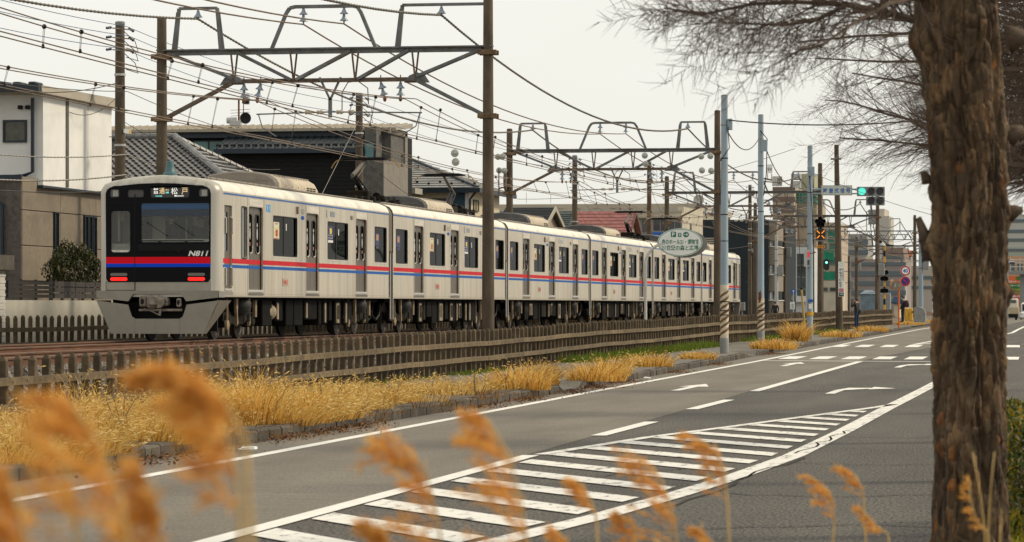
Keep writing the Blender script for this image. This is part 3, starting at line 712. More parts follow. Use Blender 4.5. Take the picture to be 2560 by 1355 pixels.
def pantograph(car, yb, d):
    """d=+1: knee towards -y; single arm"""
    mb = MB()
    for x in (-.75, .75): mb.bar((x, yb - .8, 3.78), (x, yb + .8, 3.78), .07, .08)
    for y in (-.7, 0, .7): mb.bar((-.8, yb + y, 3.8), (.8, yb + y, 3.8), .08, .07)
    for x in (-.75, .75):
        for y in (-.65, .65): mb.lathe((x, yb + y, 3.58), [(.05, 0), (.09, .03), (.05, .06), (.09, .09), (.05, .12), (.09, .15), (.04, .18)], 10)
    mb.bbox(-.3, .3, yb - .3 * d - .25, yb - .3 * d + .25, 3.8, 4.0, .03); mb.lathe((.4, yb + .3, 3.84), [(.12, -.25), (.12, .25)], 12, 'y')
    base = mb.build('pantograph', M_ugrey, car, origin=(0, 0, 0))
    knee = (0, yb - 1.05 * d, 4.42); head = (0, yb + .35 * d, 4.86); foot = (0, yb + .25 * d, 3.86)
    mb = MB(); mb.tube([foot, knee], .075, 8); mb.tube([(.18, foot[1], 3.9), (.1, knee[1], 4.36)], .025, 6)
    mb.build('lower_arm', M_black, base, origin=(0, 0, 0))
    mb = MB(); mb.tube([(0, knee[1] - .15 * d, knee[2] - .03), knee, head], [.06, .06, .045], 8); mb.tube([(.1, knee[1], knee[2] - .1), (.06, head[1], head[2] - .06)], .015, 5)
    mb.build('upper_arm', mat('pantograph_arm', (.12, .105, .09), .6, .3), base, origin=(0, 0, 0))
    mb = MB()
    for y in (-.22, .22):
        mb.bar((-.55, head[1] + y, 4.935), (.55, head[1] + y, 4.935), .05, .035)
        for s in (-1, 1):
            mb.tube([(s * .5, head[1] + y, 4.92), (s * .62, head[1] + y, 4.92)], .02, 6)
    mb.bar((-.62, head[1] - .22, 4.9), (-.62, head[1] + .22, 4.9), .06, .05); mb.bar((.62, head[1] - .22, 4.9), (.62, head[1] + .22, 4.9), .06, .05)
    mb.bar((0, head[1] - .24, 4.88), (0, head[1] + .24, 4.88), .05, .05)
    mb.prism([(-.72, 4.915), (-.5, 4.94), (.5, 4.94), (.72, 4.915), (.6, 4.87), (-.6, 4.87)], 'y', head[1] - .13, head[1] + .13)
    mb.build('collector_head', M_black, base, origin=(0, 0, 0))
    mb = MB()
    for s in (-1, 1):
        pts = [(s * .6, head[1] + .1, 4.92), (s * .75, head[1] + .1, 4.905), (s * .86, head[1] + .1, 4.85), (s * .94, head[1] + .1, 4.75), (s * .98, head[1] + .1, 4.66)]
        mb.tube(pts, .016, 6)
    mb.build('horn', mat('pantograph_horn', (.34, .2, .06), .6), base, origin=(0, 0, 0))

def side_wall(car, s, doors, wins, slits, y0, y1, cabdoor=None, idx=1):
    x = s * HW
    holes = [[(p[0], p[1]) for p in rrect(a, b, DOORZ[0], DOORZ[1], .09)] for a, b in doors]
    holes += [rrect(a, b, WINZ[0], WINZ[1], .07) for a, b in wins] + [rrect(a, b, WINZ[0] - .08, WINZ[1] + .1, .06) for a, b in slits]
    if cabdoor: holes.append(rrect(cabdoor[0], cabdoor[1], 1.1, 3.0, .03))
    outer = [(y0, .964), (y1, .964), (y1, 3.305), (y0, 3.305)]
    mb = MB(); plate(mb, [outer] + holes, 'x', x - s * .02, .04)
    sp = mb.build('side_panel', M_body, car, origin=(0, 0, 0))
    # raised seams, sill and door surrounds
    mb = MB()
    for a, b in doors:
        for q in (a - .1, b + .1): mb.box(x, x + s * .004, q - .008, q + .008, 1.0, 3.24) if s > 0 else mb.box(x - .004, x, q - .008, q + .008, 1.0, 3.24)
    mb.box(min(x, x + s * .012), max(x, x + s * .012), y0, y1, .962, 1.0); mb.box(min(x, x + s * .004), max(x, x + s * .004), y0, y1, 1.03, 1.038)
    mb.build('seam', mat('seam_steel', (.36, .32, .26), .5, .3), sp, origin=(0, 0, 0))
    mb = MB(); mb.box(min(x, x + s * .005), max(x, x + s * .005), y0 + .05, y1 - .02, 3.235, 3.275); mb.build('cantrail_stripe', M_cblue, car, origin=(0, 0, 0))
    cuts = sorted(doors + ([cabdoor] if cabdoor else []))
    def segs(a0, a1):
        out = []; c = a0
        for a, b in cuts:
            if a > c: out.append((c, min(a, a1)))
            c = max(c, b)
        if c < a1: out.append((c, a1))
        return out
    for nm, z0, z1, mm, dd in (('red_stripe', 1.715, 1.82, M_red, 0), ('blue_stripe', 1.612, 1.682, M_blue, .02)):
        mb = MB()
        for a, b in segs(y0 + .02 - dd, y1 - .01): mb.box(min(x, x + s * .004), max(x, x + s * .004), a, b, z0, z1)
        mb.build(nm, mm, car, origin=(0, 0, 0))
    for i, (a, b) in enumerate(doors):
        mb = MB(); c = (a + b) / 2; xd = x - s * .075
        for p, q in ((a, c - .006), (c + .006, b)):
            plate(mb, [[(p, DOORZ[0]), (q, DOORZ[0]), (q, DOORZ[1]), (p, DOORZ[1])], rrect(p + .13, q - .13, 1.98, 2.86, .1)], 'x', xd, .03)
        d = mb.build('door', M_door, car, origin=(0, 0, 0))
        for p, q in ((a, c - .006), (c + .006, b)):
            mb = MB(); plate(mb, [rrect(p + .13, q - .13, 1.98, 2.86, .1)], 'x', xd - s * .006, .006); mb.build('door_pane', M_pane, d, origin=(0, 0, 0))
            mb = MB(); plate(mb, [rrect(p + .115, q - .115, 1.965, 2.875, .11), rrect(p + .14, q - .14, 1.99, 2.85, .09)], 'x', xd + s * .018, .01); mb.build('pane_rim', M_rubber, d, origin=(0, 0, 0))
            mb = MB(); plate(mb, [ellipse((p + q) / 2 + .06, 2.42, .055, .14, 16)], 'x', xd + s * .004, .004); plate(mb, [ellipse((p + q) / 2 + .06, 2.62, .05, .05, 12)], 'x', xd + s * .004, .004)
            mb.build('sticker', M_greyl, d, origin=(0, 0, 0))
            mb = MB(); mb.box(xd + s * .002, xd + s * .006, (p + q) / 2 + .02, (p + q) / 2 + .09, 2.14, 2.22) if s > 0 else mb.box(xd - .006, xd - .002, (p + q) / 2, (p + q) / 2 + .1, 2.12, 2.24)
            mb.build('notice', mat('notice_pink', (.40, .22, .20), .6), d, origin=(0, 0, 0))
            mb = MB(); mb.tube([(xd + s * .022, p + .15, 2.1), (xd + s * .03, p + .19, 1.99), (xd + s * .022, p + .34, 1.955), (xd + s * .022, q - .13, 2.0), (xd + s * .022, q - .125, 2.15)], .014, 5); mb.build('pane_highlight_rim', M_chrome, d, origin=(0, 0, 0))
        for nm, z0, z1, mm in (('red_stripe', 1.715, 1.82, M_red), ('blue_stripe', 1.612, 1.682, M_blue)):
            mb = MB(); mb.box(min(xd + s * .015, xd + s * .018), max(xd + s * .015, xd + s * .018), a + .004, b - .004, z0, z1); mb.build(nm, mm, d, origin=(0, 0, 0))
        mb = MB(); mb.bbox(min(x - s * .06, x + s * .012), max(x - s * .06, x + s * .012), a + .02, b - .02, 1.075, 1.13, .006); mb.build('door_sill', M_chrome, d, origin=(0, 0, 0))
        mb = MB(); mb.box(min(x, x + s * .006), max(x, x + s * .006), a + .03, b - .03, 3.045, 3.2) ; mb.build('door_header', mat('header_steel', (.66, .6, .5), .35, .3, var=.15, vscale=12, stretch=(1, .1, 1)), d, origin=(0, 0, 0))
        mb = MB(); mb.box(min(x, x + s * .005), max(x, x + s * .005), a - .03, b + .03, .985, 1.06); mb.build('door_step', M_door, d, origin=(0, 0, 0))
    for i, (a, b) in enumerate(wins):
        mb = MB(); xw = x - s * .05; big = b - a > 1.9
        plate(mb, [rrect(a - .01, b + .01, WINZ[0] - .01, WINZ[1] + .01, .07)], 'x', xw, .006)
        w_ = mb.build('window', M_pane, car, origin=(0, 0, 0))
        mb = MB(); plate(mb, [rrect(a - .02, b + .02, WINZ[0] - .02, WINZ[1] + .02, .08), rrect(a + .022, b - .022, WINZ[0] + .022, WINZ[1] - .022, .06)], 'x', x - s * .025, .045)
        mb.build('window_frame', M_rubber, w_, origin=(0, 0, 0))
        mb = MB(); mb.box(min(x, x + s * .008), max(x, x + s * .008), a + .05, b - .05, WINZ[0] - .035, WINZ[0] - .022); mb.build('window_sill', M_chrome, w_, origin=(0, 0, 0))
        if big:
            mb = MB(); mb.box(xw - .012, xw + .012, (a + b) / 2 - .03, (a + b) / 2 + .03, WINZ[0], WINZ[1]); mb.build('mullion', M_black, w_, origin=(0, 0, 0))
            mb = MB(); mb.box(min(xw + s * .004, xw + s * .008), max(xw + s * .004, xw + s * .008), (a + b) / 2 + .22, (a + b) / 2 + .3, 2.56, 2.72); mb.build('window_catch', M_postw, w_, origin=(0, 0, 0))
        X0, X1 = sorted((xw + s * .004, xw + s * .007)); X2, X3 = sorted((xw + s * .007, xw + s * .009))
        kind = i if big else 9
        if big and i % 2 == (0 if idx == 1 else 1):
            ya = a + .22; mb = MB(); mb.box(X0, X1, ya, ya + .55, 2.34, 2.74); mb.mi = 1; mb.box(X2, X3, ya + .2, ya + .4, 2.4, 2.56); mb.box(X2, X3, ya + .05, ya + .5, 2.345, 2.365); mb.box(X2, X3, ya + .15, ya + .42, 2.69, 2.71)
            mb.mi = 2; mb.box(X2, X3, ya + .08, ya + .5, 2.575, 2.6); mb.box(X2, X3, ya + .08, ya + .16, 2.42, 2.52); mb.box(X2, X3, ya + .44, ya + .5, 2.42, 2.52)
            mb.build('poster', [M_post1, M_postr, M_posty], w_, origin=(0, 0, 0))
        elif big:
            ya = a + .25; mb = MB(); mb.box(X0, X1, ya, ya + .55, 2.42, 2.78); mb.mi = 1; mb.box(X2, X3, ya + .18, ya + .4, 2.58, 2.72); mb.mi = 2; mb.box(X0, X1, ya, ya + .55, 2.36, 2.42)
            for r in range(2):
                for q in range(4): mb.box(X2, X3, ya + .05 + q * .13, ya + .09 + q * .13, 2.46 + r * .07, 2.49 + r * .07)
            mb.build('poster', [M_postb, M_posty, M_postw], w_, origin=(0, 0, 0))
        else:
            ya = a + .3; mb = MB(); mb.box(X0, X1, ya, ya + .5, 2.38, 2.72); mb.mi = 1; mb.box(X2, X3, ya + .1, ya + .4, 2.52, 2.68); mb.mi = 2; mb.box(X2, X3, ya + .06, ya + .45, 2.30, 2.37)
            mb.build('poster', [M_postb, M_posto, M_postb], w_, origin=(0, 0, 0))
    for a, b in slits:
        mb = MB(); plate(mb, [rrect(a - .01, b + .01, WINZ[0] - .09, WINZ[1] + .11, .06)], 'x', x - s * .03, .006); w_ = mb.build('window', M_glassd, car, origin=(0, 0, 0))
        mb = MB(); plate(mb, [rrect(a - .03, b + .03, WINZ[0] - .11, WINZ[1] + .13, .07), rrect(a, b, WINZ[0] - .08, WINZ[1] + .1, .05)], 'x', x + s * .002, .012); mb.build('window_frame', M_rubber, w_, origin=(0, 0, 0))
    return sp

NUM = ['N811', 'N812', 'N813', 'N816', 'N817', 'N818']
def make_car(idx):
    """local frame: x across, y from the front end, z above the rail; built looking from the road side (+x)"""
    lead = idx == 1; last = idx == 6
    car = thing('train_car', None, 'train car', (0, 0, 0))
    if lead or last:
        doors = [(2.55, 3.87), (8.13, 9.45), (13.64, 14.96)]; wins = [(4.82, 7.23), (10.4, 12.74), (15.9, 17.45)]; slits = [(1.92, 2.37)]; y0, y1 = .30, 17.76; cab = (.42, 1.08)
        if last:
            fl = lambda L_: sorted([(18 - b, 18 - a) for a, b in L_])
            doors, wins, slits = fl(doors), fl(wins), fl(slits); y0, y1 = .24, 17.70; cab = (18 - 1.08, 18 - .42)
    else:
        doors = [(3.13, 4.45), (8.48, 9.8), (13.83, 15.15)]; wins = [(.62, 2.24), (5.35, 7.62), (10.68, 12.95), (15.95, 17.5)]; slits = []; y0, y1 = .24, 17.76; cab = None
    side_wall(car, 1, doors, wins, slits, y0, y1, cab, idx)
    # far side: plain wall with its windows
    mb = MB(); allw = wins + [(a + .1, b - .1) for a, b in doors]
    plate(mb, [[(y0, .964), (y1, .964), (y1, 3.305), (y0, 3.305)]] + [rrect(a, b, WINZ[0], WINZ[1], .07) for a, b in allw], 'x', -HW + .02, .04)
    sp = mb.build('side_panel', M_body, car, origin=(0, 0, 0))
    for a, b in allw:
        mb = MB(); plate(mb, [rrect(a - .01, b + .01, WINZ[0] - .01, WINZ[1] + .01, .07)], 'x', -HW + .05, .006); mb.build('window_pane', M_pane, sp, origin=(0, 0, 0))
    # roof, ends, floor, saloon
    mb = MB(); loft(mb, [SEC, SEC], [y0, y1]); mb.build('roof', M_roof, car, 40, origin=(0, 0, 0))
    for yy, c in ((y0, lead), (y1, last)):
        if c: continue
        mb = MB(); pl = [(x, z) for x, z in SEC] + [(HW, .964), (-HW, .964)]
        plate(mb, [pl, rrect(-.45, .45, 1.12, 3.0, .08)], 'y', yy + (.02 if yy < 5 else -.02), .05); mb.build('end_wall', M_door, car, origin=(0, 0, 0))
    mb = MB(); mb.box(-HW + .05, HW - .05, y0 + .05, y1 - .05, .98, 1.08); mb.build('floor', M_floor, car, origin=(0, 0, 0))
    mb = MB(); mb.box(-HW + .06, HW - .06, y0 + .1, y1 - .1, 3.12, 3.2); mb.build('ceiling', M_inter, car, origin=(0, 0, 0))
    mb = MB()
    ds = [(y0 + (1.6 if lead else .3), doors[0][0]), (doors[0][1], doors[1][0]), (doors[1][1], doors[2][0]), (doors[2][1], y1 - (1.6 if last else .3))]
    for s in (-1, 1):
        for a, b in ds:
            a += .15; b -= .15
            if b - a < .8: continue
            x = s * (HW - .08)
            mb.box(min(x, x - s * .5), max(x, x - s * .5), a, b, 1.3, 1.5); mb.box(min(x, x - s * .12), max(x, x - s * .12), a, b, 1.5, 1.9)
    mb.build('bench_seat', M_seat, car, origin=(0, 0, 0))
    mb = MB()
    for a, b in doors:
        for q in (a - .06, b + .06):
            for s in (-1, 1):
                mb.box(s * .95 - .2, s * .95 + .2, q - .015, q + .015, 1.4, 2.2); mb.tube([(s * .78, q, 1.08), (s * .78, q, 3.1)], .016, 5)
    mb.build('seat_screen', M_inter, car, origin=(0, 0, 0))
    # passengers seen as dark shapes behind the glass are left to the seats and screens
    ac_unit(car, dark=idx in (2, 3, 4, 5))
    if idx in (2, 5): pantograph(car, 2.55, 1); pantograph(car, 14.8, -1)
    mb = MB()
    for a in np.arange(.6, 6.2, .55): mb.tube([(1.0, a, 3.60), (1.0, a + .5, 3.60)], .03, 6)
    mb.tube([(1.0, .4, 3.6), (1.0, 17.4, 3.6)], .02, 6); mb.build('roof_pipe', M_ac, car, origin=(0, 0, 0))
    if idx in (2, 5):
        mb = MB()
        for k in range(4): mb.bbox(-.5 + .1 * k, .3 + .1 * k, .4 + k * .35, .65 + k * .35, 3.66, 3.8, .02)
        for k in range(3): mb.lathe((.55, 3.9 + k * .4, 3.6), [(.06, 0), (.12, .04), (.06, .08), (.12, .12), (.06, .16), (.1, .2)], 10)
        mb.bbox(-.7, .7, 12.2, 13.2, 3.64, 3.86, .03); mb.tube([(.3, 12.2, 3.8), (.3, 11.3, 3.8)], .05, 8)
        mb.build('roof_equipment', M_ugrey, car, origin=(0, 0, 0))
    if lead:
        mb = MB(); mb.lathe((.05, .75, 3.64), [(.17, 0), (.16, .08), (.13, .1), (.11, .12), (.09, .24), (.075, .34), (.05, .36)], 14); mb.build('roof_antenna', mat('antenna_teal', (.05, .12, .14), .5), car, 40, origin=(0, 0, 0))
    # side fittings
    mb = MB(); q = doors[1][0]
    mb.bbox(1.386, 1.42, q - 1.0, q - .88, 2.98, 3.16, .01); mb.build('side_lamp', mat('side_lamp_brown', (.16, .1, .06), .5), car, origin=(0, 0, 0))
    mb = MB(); q = doors[1][1]
    mb.bbox(1.386, 1.40, q + .85, q + 1.0, 2.99, 3.17, .005); mb.mi = 1; mb.box(1.386, 1.39, q + 1.25, q + 1.75, 3.01, 3.14); mb.build('side_indicator', [M_greyl, M_glassd], car, origin=(0, 0, 0))
    mb = MB(); put_text(mb, NUM[idx - 1], (1.387, doors[2][0] - .66, 2.98), (0, 1, 0), (0, 0, 1), .34, .12, .01); mb.build('number_lettering', M_ugrey, car, origin=(0, 0, 0))
    mb = MB(); q = (doors[0][1] + doors[1][0]) / 2 + .0; mb.bbox(1.386, 1.395, q - .26, q + .26, 1.24, 1.42, .003); pl = mb.build('number_plate', mat('plate_beige', (.4, .33, .25), .6), car, origin=(0, 0, 0))
    mb = MB(); put_text(mb, NUM[idx - 1], (1.397, q - .2, 1.27), (0, 1, 0), (0, 0, 1), .4, .11, .02); mb.build('plate_lettering', M_red, pl, origin=(0, 0, 0))
    mb = MB(); q = doors[1][0] - .55; put_text(mb, 'KSEI', (1.387, q, 2.99), (0, 1, 0), (0, 0, 1), .34, .12); mb.build('logo_lettering', M_grey, car, origin=(0, 0, 0))
    mb = MB(); plate(mb, [ellipse(q + .17, 2.9, .17, .05, 20)], 'x', 1.388, .004); mb.build('logo_oval', M_blue, car, origin=(0, 0, 0))
    if lead:
        for k in range(2):
            mb = MB(); mb.box(1.386, 1.389, 4.18 + k * .22, 4.37 + k * .22, 2.95, 3.12); st = mb.build('pictogram', mat('pictogram_blue', (.03, .3, .6), .5), car, origin=(0, 0, 0))
            mb = MB(); mb.box(1.39, 1.392, 4.24 + k * .22, 4.28 + k * .22, 2.98, 3.09); mb.box(1.39, 1.392, 4.24 + k * .22, 4.33 + k * .22, 2.98, 3.0); mb.build('pictogram_mark', M_postw, st, origin=(0, 0, 0))
    # underfloor
    mb = MB(); mb.box(-1.1, 1.1, y0 + .2, y1 - .2, .86, .97); mb.box(-.25, .25, 4.3, 13.7, .5, .9); mb.build('underframe', M_dark, car, origin=(0, 0, 0))
    bogie(car, 2.9); bogie(car, 15.1)
    rr = random.Random(idx * 13)
    y = 4.55; k = 0
    while y < 13.2:
        w_ = rr.choice([.45, .7, .9, 1.3, .3]); h0 = rr.uniform(.2, .5); big = rr.random() < .45
        mb = MB(); mb.bbox(-1.22, 1.2, y, y + w_, .28 if big else h0, .9, .02); bx_ = mb.build('equipment_box', M_dark if rr.random() < .85 else M_ugrey, car, origin=(0, 0, 0))
        if rr.random() < .42:
            mb = MB(); ww = rr.choice([.14, .3, .5]) if w_ > .5 else .13; mb.bbox(1.2, 1.235, y + .05, y + .05 + ww, .32 if big else h0 + .04, .84, .008); mb.build('box_cover', M_ubox, bx_, origin=(0, 0, 0))
            if ww > .25:
                mb = MB()
                for r in range(5): mb.box(1.235, 1.24, y + .08 + r * ww * .17, y + .08 + r * ww * .17 + .02, .42, .78)
                mb.build('box_louvre', M_ugrey, bx_, origin=(0, 0, 0))
        y += w_ + rr.choice([.08, .2, .35]); k += 1
    if lead or True:
        mb = MB(); mb.lathe((1.0, 5.6 if lead else 4.9, .62), [(.02, -.36), (.2, -.33), (.22, -.28), (.22, .28), (.2, .33), (.02, .36)], 18, 'y'); mb.build('air_tank', M_ubox if lead else M_ugrey, car, 40, origin=(0, 0, 0))
    # cables and gangway at the far end
    if not last:
        ring = [(-HW + .02, 1.0)] + [(x * .985, z - .03) for x, z in SEC] + [(HW - .02, 1.0)]
        mb = MB(); rin = [(x * .93, z - .1 if z > 1.2 else z) for x, z in ring]
        loft(mb, [ring, ring], [17.76, 18.22]); mb.build('gangway_cover', M_bellow, car, 40, origin=(0, 0, 0))
        mb = MB(); mb.bbox(HW - .03, HW + .02, 17.80, 18.18, .35, 2.25, .03); mb.build('gap_curtain', M_rubber, car, origin=(0, 0, 0))
        mb = MB(); mb.tube([(HW + .012, 17.81, .4), (HW + .012, 17.81, 2.2)], .018, 5); mb.tube([(HW + .012, 18.17, .4), (HW + .012, 18.17, 2.2)], .018, 5); mb.build('curtain_edge', M_chrome, car, origin=(0, 0, 0))
        mb = MB()
        for k in range(3): mb.tube([(.9 - .2 * k, 17.2, .9), (.95 - .2 * k, 17.6, .5), (.95 - .2 * k, 18.0, .38), (.95 - .2 * k, 18.4, .5), (.9 - .2 * k, 18.8, .9)], .03, 6)
        mb.box(-.15, .15, 17.3, 18.7, .62, .86); mb.build('coupler_cable', M_rubber, car, origin=(0, 0, 0))
    return car
def make_front(car):
    O = (0, 0, 0)
    # shell that rounds from the side walls to the flat front
    mb = MB()
    rings = [section(0), section(.015), section(.05), section(.10), section(.17)]
    loft(mb, rings, [.30, .16, .07, .02, -.02]); mb.build('cab_shell', M_nsteel, car, 50, origin=O)
    fo = section(.17)
    mb = MB(); plate(mb, [fo, rrect(-1.16, 1.16, 2.0, 3.42, .06)], 'y', -.015, .03); mb.build('front_plate', M_nose, car, origin=O)
    # lower front in bare steel
    mb = MB(); mb.box(-1.205, 1.205, -.036, -.031, 1.10, 1.32); mb.build('lower_front', mat('lower_front_steel', (.32, .295, .25), .42, .35, var=.1, vscale=2), car, origin=O)
    mb = MB()
    for z in (1.105,): mb.box(-1.2, -.53, -.040, -.0365, z, z + .012)
    mb.box(-.536, -.524, -.056, -.0365, 1.1, 3.23); mb.box(-1.2, -1.19, -.04, -.0365, 1.1, 1.32); mb.build('door_seam', M_black, car, origin=O)
    # black mask
    pan = [(-1.19, 1.36), (-1.14, 1.29), (1.14, 1.29), (1.19, 1.36), (1.2, 3.25), (1.17, 3.33), (1.08, 3.385), (.8, 3.43), (.4, 3.465), (0, 3.475), (-.4, 3.465), (-.8, 3.43), (-1.08, 3.385), (-1.17, 3.33), (-1.2, 3.25)]
    H = dict(wind=rrect(-.39, 1.165, 2.17, 3.03, .04), door=rrect(-1.08, -.64, 1.95, 2.86, .07), disp=rrect(-.18, .71, 3.155, 3.40, .05), hl1=rrect(-1.1, -.89, 3.17, 3.345, .04), hl2=rrect(.93, 1.14, 3.17, 3.345, .04), ind=rrect(-.7, -.33, 3.165, 3.335, .04))
    mb = MB(); plate(mb, [pan] + list(H.values()), 'y', -.038, .02); mask = mb.build('black_mask', M_fblack, car, origin=O)
    mb = MB(); mb.box(-.5, 1.19, -.052, -.0485, 1.98, 1.985); plate(mb, [rrect(-.46, 1.185, 1.98, 2.12, .06)], 'y', -.056, .014); plate(mb, [[(-1.19, 3.05), (1.19, 3.05), (1.19, 3.06), (-1.19, 3.06)]], 'y', -.05, .004)
    mb.build('wiper_panel', mat('mask_black_matte', (.006, .0065, .008), .45, spec=.15), mask, origin=O)
    mb = MB(); plate(mb, [rrect(-.41, 1.18, 2.14, 2.92, .03)], 'y', -.02, .006); wi = mb.build('windscreen', M_wind, car, origin=O)
    mb = MB(); plate(mb, [[(-.41, 2.9), (1.18, 2.9), (1.18, 3.05), (-.41, 3.05)]], 'y', -.024, .006); mb.build('sun_band', mat('sun_band_blue', (.008, .06, .17), .2), wi, origin=O)
    mb = MB(); plate(mb, [[(-.41, 2.74), (1.18, 2.74), (1.18, 2.9), (-.41, 2.9)]], 'y', -.024, .006); mb.build('tint_band', glassmat('tint_band_blue', (.25, .42, .6)), wi, origin=O)
    mb = MB(); plate(mb, [rrect(-1.1, -.62, 1.93, 2.88, .07)], 'y', -.02, .006); mb.build('door_window', M_wind, car, origin=O)
    for x in (-.98, .62):
        pass
    for px, sx in ((.02, 0), (.62, 0)):
        mb = MB(); mb.tube([(px + .46, -.075, 1.97), (px - .0, -.07, 2.19)], .012, 5); mb.tube([(px - .46, -.065, 2.2), (px + .42, -.065, 2.2)], .011, 5); mb.lathe((px + .46, -.06, 1.97), [(.03, -.02), (.03, .015)], 8, 'y'); mb.tube([(px + .2, -.045, 2.3), (px - .3, -.045, 2.62)], .006, 4)
        mb.build('wiper', M_black, car, origin=O)
    # destination display
    mb = MB(); plate(mb, [rrect(-.2, .73, 3.14, 3.415, .05)], 'y', -.012, .006); di = mb.build('destination_display', M_led, car, origin=O)
    ex, ez = (1, 0, 0), (0, 0, 1); yy = -.018
    mb = MB(); put_text(mb, '普', (-.12, yy, 3.235), ex, ez, .125, .135, .008); put_text(mb, '松', (.29, yy, 3.225), ex, ez, .15, .15, .008); put_text(mb, 'Matsudo', (.37, yy, 3.175), ex, ez, .21, .04, .02); mb.build('display_lettering', M_ledw, di, origin=O)
    mb = MB(); put_text(mb, '通', (.02, yy, 3.235), ex, ez, .125, .135, .008); put_text(mb, '戸', (.53, yy, 3.225), ex, ez, .14, .15, .008); put_text(mb, 'KS', (.165, yy, 3.305), ex, ez, .075, .035, .02); mb.build('display_lettering', M_ledo, di, origin=O)
    mb = MB(); put_text(mb, 'Local', (-.06, yy, 3.175), ex, ez, .14, .038, .02); put_text(mb, '88', (.165, yy, 3.245), ex, ez, .075, .04, .02); mb.build('display_lettering', M_ledb, di, origin=O)
    mb = MB(); plate(mb, [rrect(-.72, -.31, 3.15, 3.35, .04)], 'y', -.012, .006); mb.build('run_number_panel', mat('blank_panel', (.065, .066, .066), .4), car, origin=O)
    for x0, x1 in ((-1.12, -.87), (.91, 1.16)):
        mb = MB(); plate(mb, [rrect(x0, x1, 3.15, 3.365, .04)], 'y', -.008, .006); h = mb.build('headlight', mat('headlight_bowl', (.11, .115, .115), .25), car, origin=O)
        mb = MB(); c = (x0 + x1) / 2 + .015
        for i in range(4):
            for j in range(5): mb.box(c - .058 + i * .03, c - .034 + i * .03, -.022, -.012, 3.19 + j * .027, 3.212 + j * .027)
        mb.build('lamp_element', M_ledlamp, h, origin=O)
    for x0, x1 in ((-1.09, -.70), (.68, 1.07)):
        mb = MB(); plate(mb, [rrect(x0, x1, 1.32, 1.395, .036)], 'y', -.052, .012); mb.build('tail_light', M_tail, car, origin=O)
        mb = MB(); plate(mb, [rrect(x0, x1, 1.425, 1.49, .03)], 'y', -.05, .008); mb.build('marker_lamp', M_lampoff, car, origin=O)
    for nm, z0, z1, mm in (('red_band', 1.70, 1.845, M_fred), ('blue_band', 1.62, 1.70, M_fblue)):
        for a, b in ((-1.188, -.537), (-.523, 1.192)):
            mb = MB(); mb.box(a, b, -.0515, -.0485, z0, z1 - .001); mb.build(nm, mm, mask, origin=O)
    mb = MB(); put_text(mb, 'N811', (.69, -.0525, 1.86), ex, ez, .46, .125, .03, .25); mb.build('front_number', mat('number_white', (.85, .85, .82), .5), mask, origin=O)
    # cab inside
    mb = MB(); mb.box(-1.2, 1.2, .02, .35, 1.35, 2.14); mb.mi = 1; mb.box(-.4, 1.2, .05, .5, 2.14, 2.24); mb.mi = 0
    mb.build('cab_desk', [mat('desk_grey', (.45, .46, .44), .7), mat('desk_top', (.62, .63, .58), .6)], car, origin=O)
    mb = MB(); plate(mb, [[(-1.3, 1.1), (1.3, 1.1), (1.3, 3.2), (-1.3, 3.2)], rrect(-1.05, -.6, 2.0, 2.9, .03), rrect(-.3, .35, 2.05, 2.9, .03), rrect(.55, 1.1, 2.05, 2.85, .03)], 'y', 1.6, .05); mb.build('cab_bulkhead', mat('bulkhead_cream', (.80, .78, .66), .7), car, origin=O)
    mb = MB(); mb.tube([(-1.0, .3, 2.2), (-1.0, .3, 3.1)], .03, 8); mb.box(-1.02, -.92, .5, .6, 2.65, 2.85); mb.box(-.02, .08, .9, 1.0, 2.6, 2.72); mb.tube([(.3, 1.2, 1.2), (.3, 1.2, 3.0)], .025, 8); mb.build('cab_pole', mat('pole_cream', (.5, .47, .33), .6), car, origin=O)
    mb = MB(); mb.box(-1.3, 1.3, .05, 1.6, 3.14, 3.2); mb.box(-1.3, -1.26, .05, .3, 1.1, 3.2); mb.build('cab_ceiling', M_inter, car, origin=O)
    # cab door on the road side
    mb = MB(); plate(mb, [[(.42, 1.1), (1.08, 1.1), (1.08, 3.0), (.42, 3.0)], rrect(.54, .84, 1.98, 2.85, .04)], 'x', HW - .055, .03); d = mb.build('door', M_door, car, origin=O)
    mb = MB(); plate(mb, [rrect(.53, .85, 1.97, 2.86, .04)], 'x', HW - .062, .006); mb.build('door_pane', M_glassd, d, origin=O)
    for q in (.47, 1.03):
        mb = MB(); mb.tube([(HW - .03, q, 2.35), (HW + .03, q, 2.38), (HW + .03, q, 2.72), (HW - .03, q, 2.75)], .014, 6); mb.tube([(HW - .03, q, 1.2), (HW + .03, q, 1.22), (HW + .03, q, 1.6), (HW - .03, q, 1.63)], .014, 6); mb.build('grab_rail', M_chrome, d, origin=O)
    for nm, z0, z1, mm in (('red_stripe', 1.715, 1.82, M_red), ('blue_stripe', 1.612, 1.682, M_blue)):
        mb = MB(); mb.box(HW - .04, HW - .037, .43, 1.07, z0, z1); mb.build(nm, mm, d, origin=O)
    mb = MB(); mb.bbox(HW - .05, HW + .02, .44, 1.06, 1.1, 1.15, .006); mb.build('door_sill', M_chrome, d, origin=O)
    mb = MB(); mb.box(HW, HW + .006, .36, 1.14, .97, 1.08); mb.build('door_step', M_skirt, d, origin=O)
    # bumper ledge and skirt
    mb = MB(); bp = [(-1.4, 1.085), (1.4, 1.085), (1.4, .95), (.66, .865), (.55, 1.03), (-.55, 1.03), (-.66, .865), (-1.4, .95)]
    plate(mb, [bp], 'y', -.075, .09)
    for s in (-1, 1): mb.box(min(s * 1.39, s * 1.41), max(s * 1.39, s * 1.41), -.12, .36, .95, 1.085)
    mb.box(-1.4, 1.4, -.12, .1, 1.085, 1.1); mb.build('bumper_ledge', M_skirt, car, origin=O)
